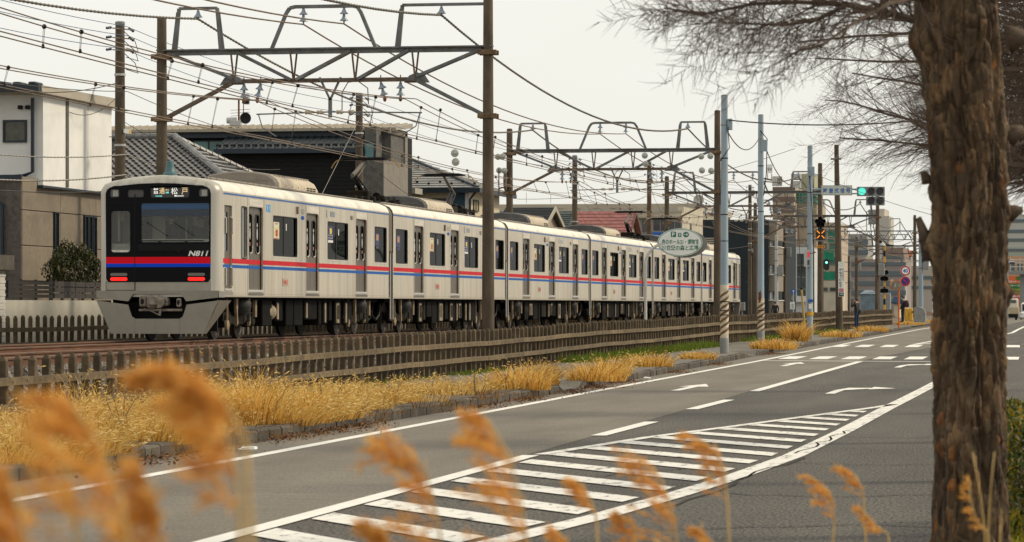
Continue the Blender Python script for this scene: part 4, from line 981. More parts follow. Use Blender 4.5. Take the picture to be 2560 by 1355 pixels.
    mb = MB(); sk = [(-1.4, .885), (-.665, .79), (-.64, .70), (-.58, .53), (-.5, .48), (.5, .48), (.58, .53), (.64, .70), (.665, .79), (1.4, .885), (1.3, .7), (1.06, .15), (-1.06, .15), (-1.3, .7)]
    plate(mb, [sk], 'y', -.09, .03)
    for s in (-1, 1):
        a, b, c, d_ = (s * 1.4, -.09, .885), (s * 1.06, -.09, .15), (s * 1.06, .12, .15), (s * 1.405, .95, .885)
        mb.quad(a, b, c, d_); mb.quad((s * 1.37, -.08, .885), (s * 1.03, -.08, .15), (s * 1.03, .12, .15), (s * 1.375, .95, .885))
    mb.build('skirt', M_skirt, car, origin=O)
    mb = MB(); mb.box(-.05, -.045, -.108, -.1055, .16, .47); mb.box(-.51, -.505, -.108, -.1055, .16, .48); mb.box(.505, .51, -.108, -.1055, .16, .48); mb.build('skirt_seam', mat('seam_dark', (.16, .15, .13), .6), car, origin=O)
    mb = MB(); mb.box(-1.2, 1.2, .5, .56, .2, 1.05); mb.box(-1.35, 1.35, -.02, .5, 1.03, 1.075); mb.build('coupler_bay', M_black, car, origin=O)
    M_cpl = mat('coupler_cast', (.26, .225, .19), .7, .2, var=.4, vscale=7, grime=(.12, .09, .06), gscale=4)
    mb = MB(); mb.bbox(-.22, .02, -.22, .2, .70, .99, .04); mb.bbox(-.18, .06, -.30, -.1, .76, 1.0, .04); mb.bbox(-.4, -.24, -.18, .1, .74, .98, .03); mb.bbox(.06, .24, -.16, .1, .76, .96, .03); mb.tube([(-.05, 0, .84), (-.05, .55, .84)], .1, 12)
    mb.prism([(.04, .98), (.2, .92), (.2, .80), (.1, .72), (.04, .72)], 'y', -.26, -.1); cp = mb.build('coupler', M_cpl, car, origin=O)
    mb = MB(); mb.bbox(-.42, .56, -.12, .0, .645, .70, .01); mb.bbox(.44, .54, -.14, -.02, .74, .93, .02); mb.tube([(.08, -.12, .70), (.06, -.14, .55)], .03, 8); mb.tube([(-.3, -.14, .71), (-.1, -.16, .64), (.06, -.15, .56)], .014, 6); mb.build('coupler_bracket', M_cpl, cp, origin=O)
    mb = MB(); plate(mb, [ellipse(-.32, .86, .04, .065, 14)], 'y', -.184, .006); plate(mb, [ellipse(.49, .84, .03, .06, 14)], 'y', -.144, .006); plate(mb, [ellipse(.17, .86, .05, .06, 14)], 'y', -.164, .006); mb.build('coupler_hole', M_black, cp, origin=O)
LAB = ['front train car with black face and number N811, red tail lights lit',
       'second train car from the black N811 face, with dark roof unit and pantographs',
       'third train car, half hidden by the tall concrete gantry post',
       'fourth train car, behind the post of the oval green sign at its far end',
       'fifth train car, with pantographs above the oval green sign',
       'last train car, farthest from the black N811 face, behind the striped pole']
Y0T = 70.96
for i in range(1, 7):
    c = make_car(i); c['label'] = LAB[i - 1]; c['group'] = 'cars of the six-car train'
    if i == 1: make_front(c)
    if i == 6:
        # mirrored cab end, seen only from behind
        mb = MB(); rings = [section(0), section(.02), section(.08), section(.2)]
        loft(mb, rings, [17.70, 17.84, 17.94, 18.0], cap1=True); mb.build('cab_shell', M_nose, c, 50, origin=(0, 0, 0))
        mb = MB(); plate(mb, [[(16.92, 1.1), (17.58, 1.1), (17.58, 3.0), (16.92, 3.0)]], 'x', HW - .055, .03); mb.build('door', M_door, c, origin=(0, 0, 0))
        mb = MB(); mb.prism([(-1.3, .2), (1.3, .2), (1.38, .95), (-1.38, .95)], 'y', 17.7, 18.05); mb.build('skirt', M_skirt, c, origin=(0, 0, 0))
    c.location = (XT, Y0T + 18 * (i - 1), RAILZ)
# ------------------------------------------------------------------ catenary gantries
XL, XR = -23.1, -14.8
INSP2 = [(.012, 0), (.03, -.02), (.055, -.10), (.105, -.15), (.11, -.165), (.03, -.175), (.035, -.2), (.055, -.27), (.105, -.32), (.11, -.335), (.025, -.345), (.012, -.42)]
INSP1 = [(.012, 0), (.03, -.02), (.06, -.11), (.11, -.17), (.115, -.185), (.03, -.195), (.012, -.24)]
me_ins2 = MB().lathe((0, 0, 0), INSP2, 12).mesh('insulator', M_ins, smooth=50)
me_ins1 = MB().lathe((0, 0, 0), INSP1, 12).mesh('insulator', M_ins, smooth=50)
M_clamp = mat('clamp_rust', (.15, .095, .05), .8, .1, var=.45, vscale=9)
def gantry(t, bz, label, warren=False, half=False, ltop=.85, rtop=1.5):
    gx = thing('catenary_gantry', label, 'gantry', (XL, t, .45), 'steel gantries over the tracks')
    for X, ex in ((XL, ltop), (XR, rtop)):
        mb = MB(); mb.lathe((X, t, 0), [(.158, .3), (.152, 2), (.135, bz - 2), (.118, bz + ex - .06), (.10, bz + ex - .01), (.04, bz + ex)], 18); p = mb.build('post', M_pole, gx, 40)
        mb = MB()
        for z in (bz - .16, bz - 1.72):
            mb.lathe((X, t, z), [(.128, -.05), (.16, -.05), (.16, .05), (.128, .05)], 14)
            for s in (-1, 1): mb.bbox(X - .24, X + .24, t + s * .15 - .02, t + s * .15 + .02, z - .06, z + .06, .008)
        mb.build('clamp', M_clamp, p)
        mb = MB()
        for k in range(6): mb.box(X - .008, X + .008, t - .17, t - .10, 2.2 + k * .9, 2.22 + k * .9)
        mb.build('climbing_bolt', M_steel, p)
    def xk(k): return XL + (XR - XL) * k
    if warren:
        mb = MB(); mb.bar((XL, t, bz), (XR, t, bz), .16, .09); mb.build('top_chord', M_steel, gx)
        mb = MB(); mb.bar((XL, t, bz - .7), (XR, t, bz - .7), .14, .07); mb.build('bottom_chord', M_steel, gx)
        n = 20
        for i in range(n):
            a, b = xk(i / n), xk((i + 1) / n); za, zb = (bz, bz - .7) if i % 2 else (bz - .7, bz)
            mb = MB(); mb.bar((a, t, za), (b, t, zb), .05, .05); mb.build('brace', M_steel, gx)
        for u0, u1, h in ((XR - 3.9, XR - 2.9, 1.6), (XR - 2.0, XR - 1.2, 1.0)):
            mb = MB(); mb.bar((u0, t, bz), (u0, t, bz + h), .06, .06); mb.bar((u1, t, bz), (u1, t, bz + h), .06, .06); mb.bar((u0, t, bz + h), (u1, t, bz + h), .06, .06); mb.build('hoop_frame', M_steel, gx)
        mb = MB(); mb.bbox(XR - 3.75, XR - 2.95, t - .3, t + .3, bz + .55, bz + 1.75, .03); cb = mb.build('equipment_cabinet', M_grey, gx)
        for q in range(3):
            mb = MB(); mb.tube([(XR - 3.6 + q * .25, t, bz + .55), (XR - 3.5 + q * .25, t, bz - .3), (XR - 2.6 + q * .2, t, bz - 1.1), (XR - 1.2, t, bz - 1.25), (XR - .3, t, bz - .9)], .04, 6); mb.build('cable', M_black, cb)
        return gx
    mb = MB(); mb.bar((XL - .12, t, bz + .0), (XR + .12, t, bz + .0), .22, .035); mb.bar((XL - .12, t, bz - .07), (XR + .12, t, bz - .07), .03, .13); mb.build('top_chord', M_steel, gx)
    bl, br = XL + 1.82, XR - 1.78
    mb = MB(); mb.bar((bl, t, bz - .83), (br, t, bz - .83), .16, .025); mb.bar((bl, t, bz - .79), (br, t, bz - .79), .025, .10); mb.build('bottom_chord', M_rustangle, gx)
    for X in (bl, br):
        mb = MB(); mb.prism([(X - .32, bz - .88), (X + .32, bz - .88), (X + .2, bz - .70), (X, bz - .62), (X - .2, bz - .70)], 'y', t - .02, t + .02); mb.build('gusset_plate', M_steel, gx)
    vx = [bl + (br - bl) * k for k in (0.01, 1 / 3, 2 / 3, .99)]
    for X in vx:
        for s in (-1, 1):
            mb = MB(); mb.bar((X + s * .07, t + s * .06, bz - .09), (X, t + s * .02, bz - .8), .045, .02, (0, 1, 0)); mb.build('strut', M_rustangle, gx)
    def dia(a, b, m=M_steel):
        mb = MB(); mb.angle(a, b, .07, .014); mb.build('brace', m, gx)
    m12 = (vx[1] + vx[2]) / 2
    for s in (-1, 1):
        o = s * .06
        dia((XL + .15, t + o, bz - .1), (bl, t + o, bz - .75)); dia((XR - .15, t + o, bz - .1), (br, t + o, bz - .75))
        dia((vx[0] + .05, t + o, bz - .1), (vx[1] - .08, t + o, bz - .8))
        dia((vx[2] - .1, t + o, bz - .1), (vx[1] + .08, t + o, bz - .8)); dia((vx[3] - .15, t + o, bz - .1), (vx[2] + .08, t + o, bz - .8))
        mb = MB(); mb.bar((bl, t + o, bz - .83), (XL + .05, t + o, bz - 1.72), .03, .09); mb.build('knee_brace', M_rustangle, gx)
        mb = MB(); mb.bar((br, t + o, bz - .83), (XR - .05, t + o, bz - 1.72), .03, .09); mb.build('knee_brace', M_steel, gx)
    # hoops
    def hoop(pts, w_):
        mb = MB()
        for a, b in zip(pts, pts[1:]): mb.bar(a, b, w_, w_, (0, 1, 0))
        return mb
    x0, x1 = XL + .40, XL + 1.48
    for X0, X1 in ((x0, x1), (XR - 1.5 if not half else XR - 2.2, XR - .45 if not half else XR)):
        pts = [(X0 - .04, t, bz), (X0 + .05, t, bz + 1.04), (X1 - (.05 if X1 < XR else 0), t, bz + 1.04), (X1 + .04, t, bz)]
        if X1 >= XR: pts = pts[:3]
        mb = MB(); mb.bar(pts[0], pts[1], .06, .09); mb.bar(pts[1], pts[2], .09, .07)
        if len(pts) > 3: mb.bar(pts[2], pts[3], .06, .09); mb.bar((X1 + .12, t, bz), (X1, t, bz + .95), .03, .05)
        mb.bar((X0 - .12, t, bz), (X0 + .0, t, bz + .95), .03, .05)
        h = mb.build('hoop_frame', M_steel, gx)
        xi = (x0 + x1) / 2 if X1 < -20 else -15.97
        inst('insulator', me_ins1, h, Vector((xi, t, bz + 1.0)) - gx.location)
    tz = bz + 1.04; c = -18.95
    pts = [(c - 1.32, t, bz), (c - .95, t, tz - .16), (c - .86, t, tz - .03), (c - .72, t, tz), (c + .72, t, tz), (c + .86, t, tz - .03), (c + .95, t, tz - .16), (c + 1.32, t, bz)]
    h = hoop(pts, .085).build('hoop_frame', M_steel, gx)
    for X in (-19.46, -18.43): inst('insulator', me_ins2, h, Vector((X, t, tz - .03)) - gx.location)
    # hangers of the overhead line
    for X, ti in ((-20.98, 0), (-20.55, .22), (-17.5, -.25), (-17.0, 0)):
        inst('insulator', me_ins2, gx, Vector((X, t, bz - .85)) - gx.location, rot=(0, ti, 0))
        mb = MB(); mb.tube([(X, t, bz - .68), (X, t, bz - .86)], .015, 6); mb.lathe((X + math.sin(-ti) * .42, t, bz - 1.27), [(.02, -.07), (.045, -.03), (.045, .03), (.02, .07)], 8); mb.build('hanger_clamp', M_rust, gx)
    yc = -18.78
    mb = MB(); mb.bar((yc - .27, t, bz - .72), (yc, t, bz - 1.28), .05, .05); mb.bar((yc + .27, t, bz - .72), (yc, t, bz - 1.28), .05, .05); mb.bar((yc, t, bz - 1.24), (yc, t, bz - 1.72), .09, .05, (0, 1, 0)); mb.build('drop_bracket', M_steel, gx)
    for s, X in ((-1, XT), (1, XN)):
        mb = MB(); mb.tube([(yc + s * .05, t, bz - 1.58), (X + s * .2, t, bz - 1.62)], .02, 6)
        mb.build('steady_tube', M_steel, gx)
        for k in range(2):
            xx = yc + s * (.25 + k * .3); mb = MB(); mb.lathe((xx, t, bz - 1.585), [(.02, -.1), (.055, -.08), (.055, -.04), (.03, -.03), (.055, .0), (.055, .04), (.02, .1)], 10, 'x'); mb.build('strain_insulator', mat('insulator_brown_white', (.42, .36, .28), .4), gx)
        mb = MB(); mb.tube([(X + s * .15, t, bz - 1.62), (X + s * .05, t, bz - 1.95), (X - s * .3, t, 5.86)], .015, 5); mb.build('pull_off', M_steel, gx)
    if t < 140:
        mb = MB(); a0 = Vector((yc + .55 if t < 100 else yc + .1, t, bz - .9)); mb.tube([a0 + Vector((-.25, 0, -.7)), a0 + Vector((-.25, 0, -.2)), a0 + Vector((-.1, 0, .05)), a0 + Vector((.15, 0, .08)), a0 + Vector((.4, 0, -.1)), a0 + Vector((.42, 0, -.5))], .014, 5); mb.build('jumper_cable', M_wire, gx)
    return gx
GT = [(80.4, 8.03), (130.2, 7.84), (179.0, 7.82), (226.0, 7.79), (272.0, 7.72), (322, 7.45)]
GL = ['nearest steel truss gantry arching over the front train car', 'second steel truss gantry, its right post beside the striped blue-grey pole', 'third truss gantry, right post carrying the glowing orange X signal',
      'fourth truss gantry behind the traffic light and the round lamp', 'lattice gantry carrying a grey cabinet near the speed limit sign', 'farthest truss gantry seen past the crossing post']
for (t, bz), lb in zip(GT, GL): gantry(t, bz, lb, warren=abs(t - 272) < 1, half=t < 100, rtop=1.5 if t != 272 else 1.3)

# ------------------------------------------------------------------ wires
def wire_thing(name, label, cat, paths, r, m, n=5, group=None, base=None):
    root = MB()
    for p in paths: root.tube(p, r, n)
    o = root.build(name, m); tag(o, label, cat, group); return o
def twisted(pts, r):
    """stranded cable with a helical wrap"""
    out = []; rs = []; L_ = 0
    for a, b in zip(pts, pts[1:]):
        k = max(2, int((b - a).length / .09))
        for i in range(k): out.append(a.lerp(b, i / k)); rs.append(r * (1.25 if (len(out) % 3 == 0) else .8))
    out.append(pts[-1]); rs.append(r); return out, rs
GP = [(30.6, 8.03)] + GT
def span_path(X, dz, sg, ramp=None, t0=None, n=20):
    pts = []
    for (a, za), (b, zb) in zip(GP, GP[1:]):
        s = sag((X, a, za + dz), (X, b, zb + dz), sg, n); pts += s if not pts else s[1:]
    return pts
for X, lb in ((-22.17, 'thick twisted feeder cable over the hoops by the houses'), (-15.97, 'thick twisted feeder cable over the hoops on the road side')):
    p, r = twisted(span_path(X, .78, 1.0), .03); mb = MB(); mb.tube(p, r, 5); tag(mb.build('feeder_cable', mat('feeder_weave', (.10, .085, .07), .7, .1, var=.5, vscale=14)), lb, 'cable', 'twisted feeder cables')
for X, lb in ((-19.46, 'bronze feeder wire at the inner insulator of the wide hoops'), (-18.43, 'bronze feeder wire at the outer insulator of the wide hoops')):
    wire_thing('feeder_wire', lb, 'wire', [span_path(X, .60, .75)], .02, M_wireb, 6, 'bronze feeder wires')
bead = MB().lathe((0, 0, 0), [(.01, -.04), (.032, -.028), (.043, 0), (.032, .028), (.01, .04)], 8).mesh('bead', M_black, smooth=60)
for Xc, nm in ((XT, 'above the train'), (XN, 'above the empty track')):
    for k, dx in enumerate((-.14, .14)):
        wd = 'house-side' if k == 0 else 'road-side'
        rt = thing('overhead_line', f'{wd} contact wire and messenger wire {nm}', 'overhead line', (Xc + dx, 30, 5.8), 'overhead contact lines')
        ms = []; cs = []
        for (a, za), (b, zb) in zip(GP, GP[1:]):
            zz = []
            ga = .22 if abs(a - 80.4) < 1 else 0
            n = 26
            for i in range(n + 1):
                q = i / n; st = .22 * math.sin(PI * (a / 49 + q)) * (1 if k else 1)
                zm = (za - 1.28) * (1 - q) + (zb - 1.28) * q - .6 * 4 * q * (1 - q)
                if i or not ms: ms.append(Vector((Xc + dx + st * .4, a + (b - a) * q, zm))); cs.append(Vector((Xc + dx + st, a + (b - a) * q, 5.86 - .03 * math.sin(PI * q))))
        mb = MB(); mb.tube(ms, .012, 5); mb.build('messenger_wire', M_wireb, rt)
        mb = MB(); mb.tube(cs, .012, 5); mb.build('contact_wire', M_wireb, rt)
        for j in range(3, 25 * 4, 4):
            if j >= len(ms) or ms[j].y < 42 or ms[j].y > 190: continue
            a = ms[j] + Vector((0, 1.1 * k, 0)); b = cs[j] + Vector((0, 1.1 * k, 0))
            mb = MB()
            for s in (-1, 1): mb.tube([(a.x, a.y + s * .04, a.z), (b.x, b.y + s * .025, b.z + .05)], .0045, 4)
            h = mb.build('dropper', M_wire, rt)
            inst('bead', bead, h, a - rt.location); mb = MB(); mb.lathe(b, [(.02, -.02), (.03, 0), (.02, .05)], 6); mb.build('dropper_clip', M_black, h)
# ------------------------------------------------------------------ utility poles behind the railway
XU = -26.0
UP = [(300, 57), (898, 235), (1437, 390), (1623, 405), (1875, 463)]
UL = ['tall concrete utility pole beside the white house', 'concrete utility pole in front of the black house', 'concrete utility pole behind the red tiled roof', 'brown utility pole in front of the cream building', 'utility pole in front of the charcoal building']
UPOS = []
me_pin = MB().lathe((0, 0, 0), [(.012, -.05), (.034, -.04), (.02, -.02), (.04, 0), (.026, .035), (.012, .05)], 8).mesh('pin_insulator', mat('navy_glaze', (.02, .035, .07), .4), smooth=50)
for (u, v), lb in zip(UP, UL):
    t = along(u, XU); zt = hgt(v, XU, t); UPOS.append((t, zt))
    p = thing('utility_pole', lb, 'utility pole', (XU, t, .5), 'utility poles behind the railway')
    mb = MB(); mb.lathe((XU, t, 0), [(.17, .4), (.15, 4), (.125, zt - .1), (.12, zt), (.02, zt + .01)], 16); mb.build('shaft', M_pole if u != 1623 else mat('pole_brown', (.10, .06, .035), .9, var=.3, vscale=3), p, 40)
    mb = MB(); mb.lathe((XU, t, zt - .06), [(.13, 0), (.135, .02), (.135, .08), (.1, .1)], 14); mb.build('cap', M_grey, p)
    for dz in (.17, .42, .75):
        mb = MB(); mb.bar((XU - .1, t - .35, zt - dz), (XU + .3, t + .35, zt - dz), .03, .03); a = mb.build('cross_arm', M_steel, p)
        for s in (-1, 1):
            for k in range(3): inst('pin_insulator', me_pin, a, Vector((XU + .2 * s, t + s * (.22 + k * .16), zt - dz + .03 - .02 * k)) - p.location, rot=(PI / 2, 0, 0))
        mb = MB(); mb.tube([(XU + .1, t - .3, zt - dz), (XU + .45, t - .1, zt - dz - .35), (XU + .45, t + .2, zt - dz - .6), (XU + .14, t + .1, zt - dz - .5)], .012, 5); mb.build('jumper_cable', M_wire, p)
    mb = MB()
    for k in range(7): mb.tube([(XU + .08, t, 3.4 + k * .7), (XU + .3, t - .04, 3.4 + k * .7)] if k % 2 else [(XU - .08, t, 3.4 + k * .7), (XU - .3, t - .04, 3.4 + k * .7)], .012, 4)
    mb.build('step_bolt', M_steel, p)
    mb = MB()
    for z in (zt - 3.3, zt - 4.4, zt - 4.9, zt - 1.4): mb.lathe((XU, t, z), [(.14, -.03), (.16, -.03), (.16, .03), (.14, .03)], 12)
    mb.build('strap', M_greyl, p)
    mb = MB(); mb.bbox(XU + .12, XU + .42, t - .25, t + .1, zt - 5.1, zt - 4.8, .02); mb.build('junction_box', M_grey, p)
mb = MB(); t, zt = UPOS[0]; mb.bbox(XU + .12, XU + .15, t - .1, t + .55, zt - 2.98, zt - 2.86, .004); mb.mi = 1; mb.box(XU + .152, XU + .156, t + .35, t + .5, zt - 2.97, zt - 2.87); tag(mb.build('pole_tag', [M_greyl, M_yellow]), 'small grey and yellow tag plate on the pole beside the white house', 'tag')
allp = [(28.0, 9.6), (57.0, 9.35)] + UPOS
for k, (dx, dz, sg, mm, rr, lb) in enumerate(((.18, -.10, .28, M_bluewire, .009, 'uppermost blue power line on the utility poles'), (.25, -.36, .32, M_bluewire, .009, 'middle blue power line on the utility poles'), (.1, -.7, .34, M_bluewire, .009, 'lowest blue power line on the utility poles'),
        (.2, -1.85, .5, M_wire, .010, 'dark service line below the blue lines on the utility poles'), (.2, -3.55, .55, M_greywire, .016, 'pale twisted telephone cable across the white house'), (.16, -4.1, .6, M_greywire, .02, 'thick pale lashed telephone cable across the white house'), (.3, -4.5, .45, M_wire, .012, 'thin dark telephone cable lowest on the utility poles'))):
    pts = []
    for (a, za), (b, zb) in zip(allp, allp[1:]):
        s = sag((XU + dx, a, za + dz), (XU + dx, b, zb + dz), sg, 14); pts += s if not pts else s[1:]
    if mm is M_greywire:
        p, r = twisted([q for q in pts if q.y < 180], rr); mb = MB(); mb.tube(p, r, 4); tag(mb.build('power_line', mm), lb, 'cable', 'lines on the utility poles')
    else: wire_thing('power_line', lb, 'wire', [pts], rr, mm, 4, 'lines on the utility poles')
# service drops and stray wires
def freewire(label, p, q, s, r=.009, m=M_wire):
    wire_thing('service_wire', label, 'wire', [sag(p, q, s, 16)], r, m, 4, 'service wires to the houses')
t1, z1 = UPOS[0]; t2, z2 = UPOS[1]; t3, z3 = UPOS[2]; t4, z4 = UPOS[3]
freewire('service wire from the tall pole down to the white house', (XU, t1, z1 - 1.9), (-27.1, 84.2, 7.0), .45)
freewire('long slack service wire from the tall pole to the left', (XU, t1, z1 - 1.6), (-26.5, 70, 7.4), .6, .012)
freewire('service wire from the tall pole towards the tiled roof', (XU, t1, z1 - 2.6), (-25.2, 101, 5.9), .4)
freewire('wire from the pole by the black house down to the grey balcony', (XU, t2, z2 - 3.0), (-27.8, 132, 5.4), .5)
freewire('wire from the pole by the black house to the cream house eave', (XU, t2, z2 - 2.2), (-26.8, 150, 5.2), .7, .012)
freewire('pale wire low across the black wall', (XU, t1, z1 - 4.6), (XU, t2, z2 - 3.9), .8, .014, M_greywire)
freewire('guy wire slanting down beside the pole at the black house', (XU, t2, z2 - .9), (-26.0, 105.5, 3.2), .02, .008, M_greywire)
freewire('wire fanning from the pole behind the red roof to the cream building', (XU, t3, z3 - 1.6), (-28.5, 205, 6.4), .9)
freewire('lower wire fanning from the pole behind the red roof', (XU, t3, z3 - 2.3), (-28, 196, 5.6), 1.0)
freewire('slack wire between the two poles over the red roof', (XU, t3, z3 - .7), (XU, t4, z4 - 1.8), 1.1)
freewire('slackest wire between the two poles over the red roof', (XU, t3, z3 - 1.0), (XU, t4, z4 - 2.4), 1.5)
freewire('steep wire from the brown pole to the dark building', (XU, t4, z4 - 1.2), (-30, 236, 8.5), 1.0)
freewire('crossing wire over the tracks beyond the second gantry', (-24.5, 140, 6.2), (-11.0, 121.8, 7.4), .5)
# strain insulators seen end-on by the second gantry
disc = MB().lathe((0, 0, 0), [(.02, -.1), (.035, -.05), (.10, -.03), (.125, 0), (.10, .012), (.04, .03), (.02, .1)], 16, 'y').mesh('disc', M_insd, smooth=50)
for (u, v, X, lb) in ((1137, 383, -19.5, 'upper lone disc insulator left of the tall post'), (1139, 405, -19.5, 'lower lone disc insulator left of the tall post'), (1245, 392, -23.6, 'upper left disc of the four beside the second gantry post'), (1257, 391, -23.2, 'upper right disc of the four beside the second gantry post'),
        (1248, 426, -23.6, 'lower left disc of the four beside the second gantry post'), (1261, 427, -23.2, 'lower right disc of the four beside the second gantry post'), (1612, 389, -17.6, 'disc insulator hanging in the middle of the second gantry truss'), (1614, 410, -17.6, 'disc insulator under the middle of the second gantry truss'),
        (1753, 391, -15.3, 'upper left disc beside the far post of the second gantry'), (1776, 390, -15.0, 'upper right disc beside the far post of the second gantry'), (1755, 426, -15.3, 'lower left disc beside the far post of the second gantry'), (1778, 427, -15.0, 'lower right disc beside the far post of the second gantry')):
    p = lat(u, X, v); o = link_mesh('disc_insulator', disc, None, p); tag(o, lb, 'insulator', 'disc insulators in the overhead line')
mb = MB(); mb.tube([(XL + .15, 130.0, 6.4), (XL - .4, 129.9, 6.3)], .03, 6); mb.tube([(XL - .38, 129.9, 7.1), (XL - .38, 129.9, 6.0)], .025, 6); mb.lathe((XL - .12, 130.05, 6.6), [(.05, -.05), (.4, -.04), (.42, 0), (.4, .04), (.05, .05)], 20, 'x'); mb.bbox(XL - .2, XL + .2, 129.7, 130.0, 3.9, 4.6, .03)
tag(mb.build('tension_balancer', M_rustangle), 'rusty wheel tensioner on the left post of the second gantry', 'tensioner')
# ------------------------------------------------------------------ houses behind the railway
GZ = .45
def wbox(root, name, m, x0, x1, y0, y1, z0, z1):
    mb = MB(); mb.box(min(x0, x1), max(x0, x1), y0, y1, z0, z1); return mb.build(name, m, root)
def win_x(root, X, y0, y1, z0, z1, gm=None, fm=None, mull=1, fr=.06):
    """window in a wall that faces +x"""
    mb = MB(); plate(mb, [[(y0 - fr, z0 - fr), (y1 + fr, z0 - fr), (y1 + fr, z1 + fr), (y0 - fr, z1 + fr)], [(y0, z0), (y1, z0), (y1, z1), (y0, z1)]], 'x', X + .03, .06)
    for k in range(1, mull + 1):
        q = y0 + (y1 - y0) * k / (mull + 1); mb.box(X + .01, X + .05, q - .025, q + .025, z0, z1)
    w_ = mb.build('window', fm or M_black, root); mb = MB(); mb.box(X + .004, X + .02, y0, y1, z0, z1); mb.build('pane', gm or M_glassd, w_); return w_
def win_y(root, Y, x0, x1, z0, z1, gm=None, fm=None, mull=1, fr=.06):
    """window in a wall that faces the camera side (-y)"""
    mb = MB(); plate(mb, [[(x0 - fr, z0 - fr), (x1 + fr, z0 - fr), (x1 + fr, z1 + fr), (x0 - fr, z1 + fr)], [(x0, z0), (x1, z0), (x1, z1), (x0, z1)]], 'y', Y - .03, .06)
    for k in range(1, mull + 1):
        q = x0 + (x1 - x0) * k / (mull + 1); mb.box(q - .025, q + .025, Y - .05, Y - .01, z0, z1)
    w_ = mb.build('window', fm or M_black, root); mb = MB(); mb.box(x0, x1, Y - .02, Y - .004, z0, z1); mb.build('pane', gm or M_glassd, w_); return w_
M_wplast = mat('white_plaster', (.73, .725, .705), .9, var=.06, vscale=1.2, bump=.15, bscale=25, grime=(.68, .675, .65), gscale=.9)
M_brown = mat('brown_siding', (.225, .185, .14), .9, var=.16, vscale=6, bump=.25, bscale=40, grime=(.16, .13, .10), gscale=1.5)
M_brownd = mat('dark_brick_siding', (.10, .086, .075), .9, var=.3, vscale=7, bump=.4, bscale=25)
M_navy = mat('navy_metal', (.012, .022, .034), .45, .2)
M_fascia = mat('beige_fascia', (.36, .325, .265), .7, var=.06, vscale=2)
# white and brown house
A = thing('house', 'white plaster house with brown panelled lower storey beside the train front', 'house', (-27, 81.2, GZ))
wbox(A, 'lower_storey', M_brownd, -36, -27.05, 81.2, 96, GZ, 4.95)
cols = [81.2, 84.35, 87.5, 90.65, 93.8, 96]
for i in range(5):
    for k in range(len(cols) - 1):
        z0 = GZ + .02 + i * .905
        mb = MB(); mb.bbox(-27.06, -27.0, cols[k] + .008, cols[k + 1] - .008, z0 + .008, min(4.93, z0 + .897), .01); mb.build('wall_panel', M_brown, A)
wbox(A, 'upper_storey', M_wplast, -36, -26.86, 82.45, 88.5, 4.76, 7.12)
mb = MB(); mb.box(-36.2, -26.65, 81.75, 88.75, 7.10, 7.16); mb.prism([(81.8, 7.16), (88.75, 7.16), (88.75, 7.36), (81.8, 7.30)], 'x', -36.2, -26.68); mb.build('roof', M_fascia, A)
mb = MB(); mb.box(-36, -26.7, 81.58, 81.8, 7.13, 7.32); gt = mb.build('gutter', M_navy, A)
for k in range(7):
    mb = MB(); mb.bbox(-29.6 + k * .42, -29.38 + k * .42, 81.85, 82.5, 7.33, 7.40, .03); mb.build('roof_tile', M_navy, A)
wbox(A, 'joint_strip', M_brownd, -26.858, -26.84, 84.35, 84.58, 4.78, 7.1)
wbox(A, 'panel_joint', mat('joint_grey', (.35, .34, .32), .9), -26.858, -26.853, 86.3, 86.32, 4.78, 7.1)
wbox(A, 'ledge', M_navy, -36, -26.84, 82.38, 82.5, 4.69, 4.76)
wbox(A, 'ledge', M_navy, -26.87, -26.84, 82.5, 88.5, 4.70, 4.755)
mb = MB(); mb.tube([(-27.1, 82.32, 7.0), (-27.1, 82.32, 5.1), (-27.35, 82.32, 5.0), (-27.42, 81.6, 4.95)], .05, 8); mb.build('downpipe', M_navy, A)
mb = MB(); mb.tube([(-27.75, 81.1, 4.55), (-27.75, 81.1, 4.35), (-27.5, 81.1, 4.25), (-27.5, 81.1, GZ)], .05, 8); mb.bbox(-27.84, -27.66, 81.02, 81.18, 4.55, 4.75, .02); mb.build('downpipe', M_navy, A)
win_y(A, 82.45, -27.88, -27.34, 5.92, 6.40, mat('olive_glass', (.05, .052, .03), .1, var=.5, vscale=5), M_navy, 0, .05)
mb = MB(); mb.bbox(-27.5, -27.4, 82.3, 82.45, 6.72, 6.82, .01); mb.bbox(-27.3, -27.2, 82.3, 82.45, 6.72, 6.82, .01); mb.build('vent_box', M_black, A)
for u0, u1, v0, v1 in ((134, 142, 533, 688), (209, 215.5, 542, 650), (219, 226, 543, 650), (230, 237, 544, 650)):
    ya, yb = along(u0, -27), along(u1, -27); z0, z1 = hgt(v1, -27, ya), hgt(v0, -27, ya); win_x(A, -27.0, ya, yb, z0, z1, M_glassd, M_navy, 0, .035)
wbox(A, 'gutter', M_navy, -36, -27.0, 81.1, 81.2, 4.86, 4.98)
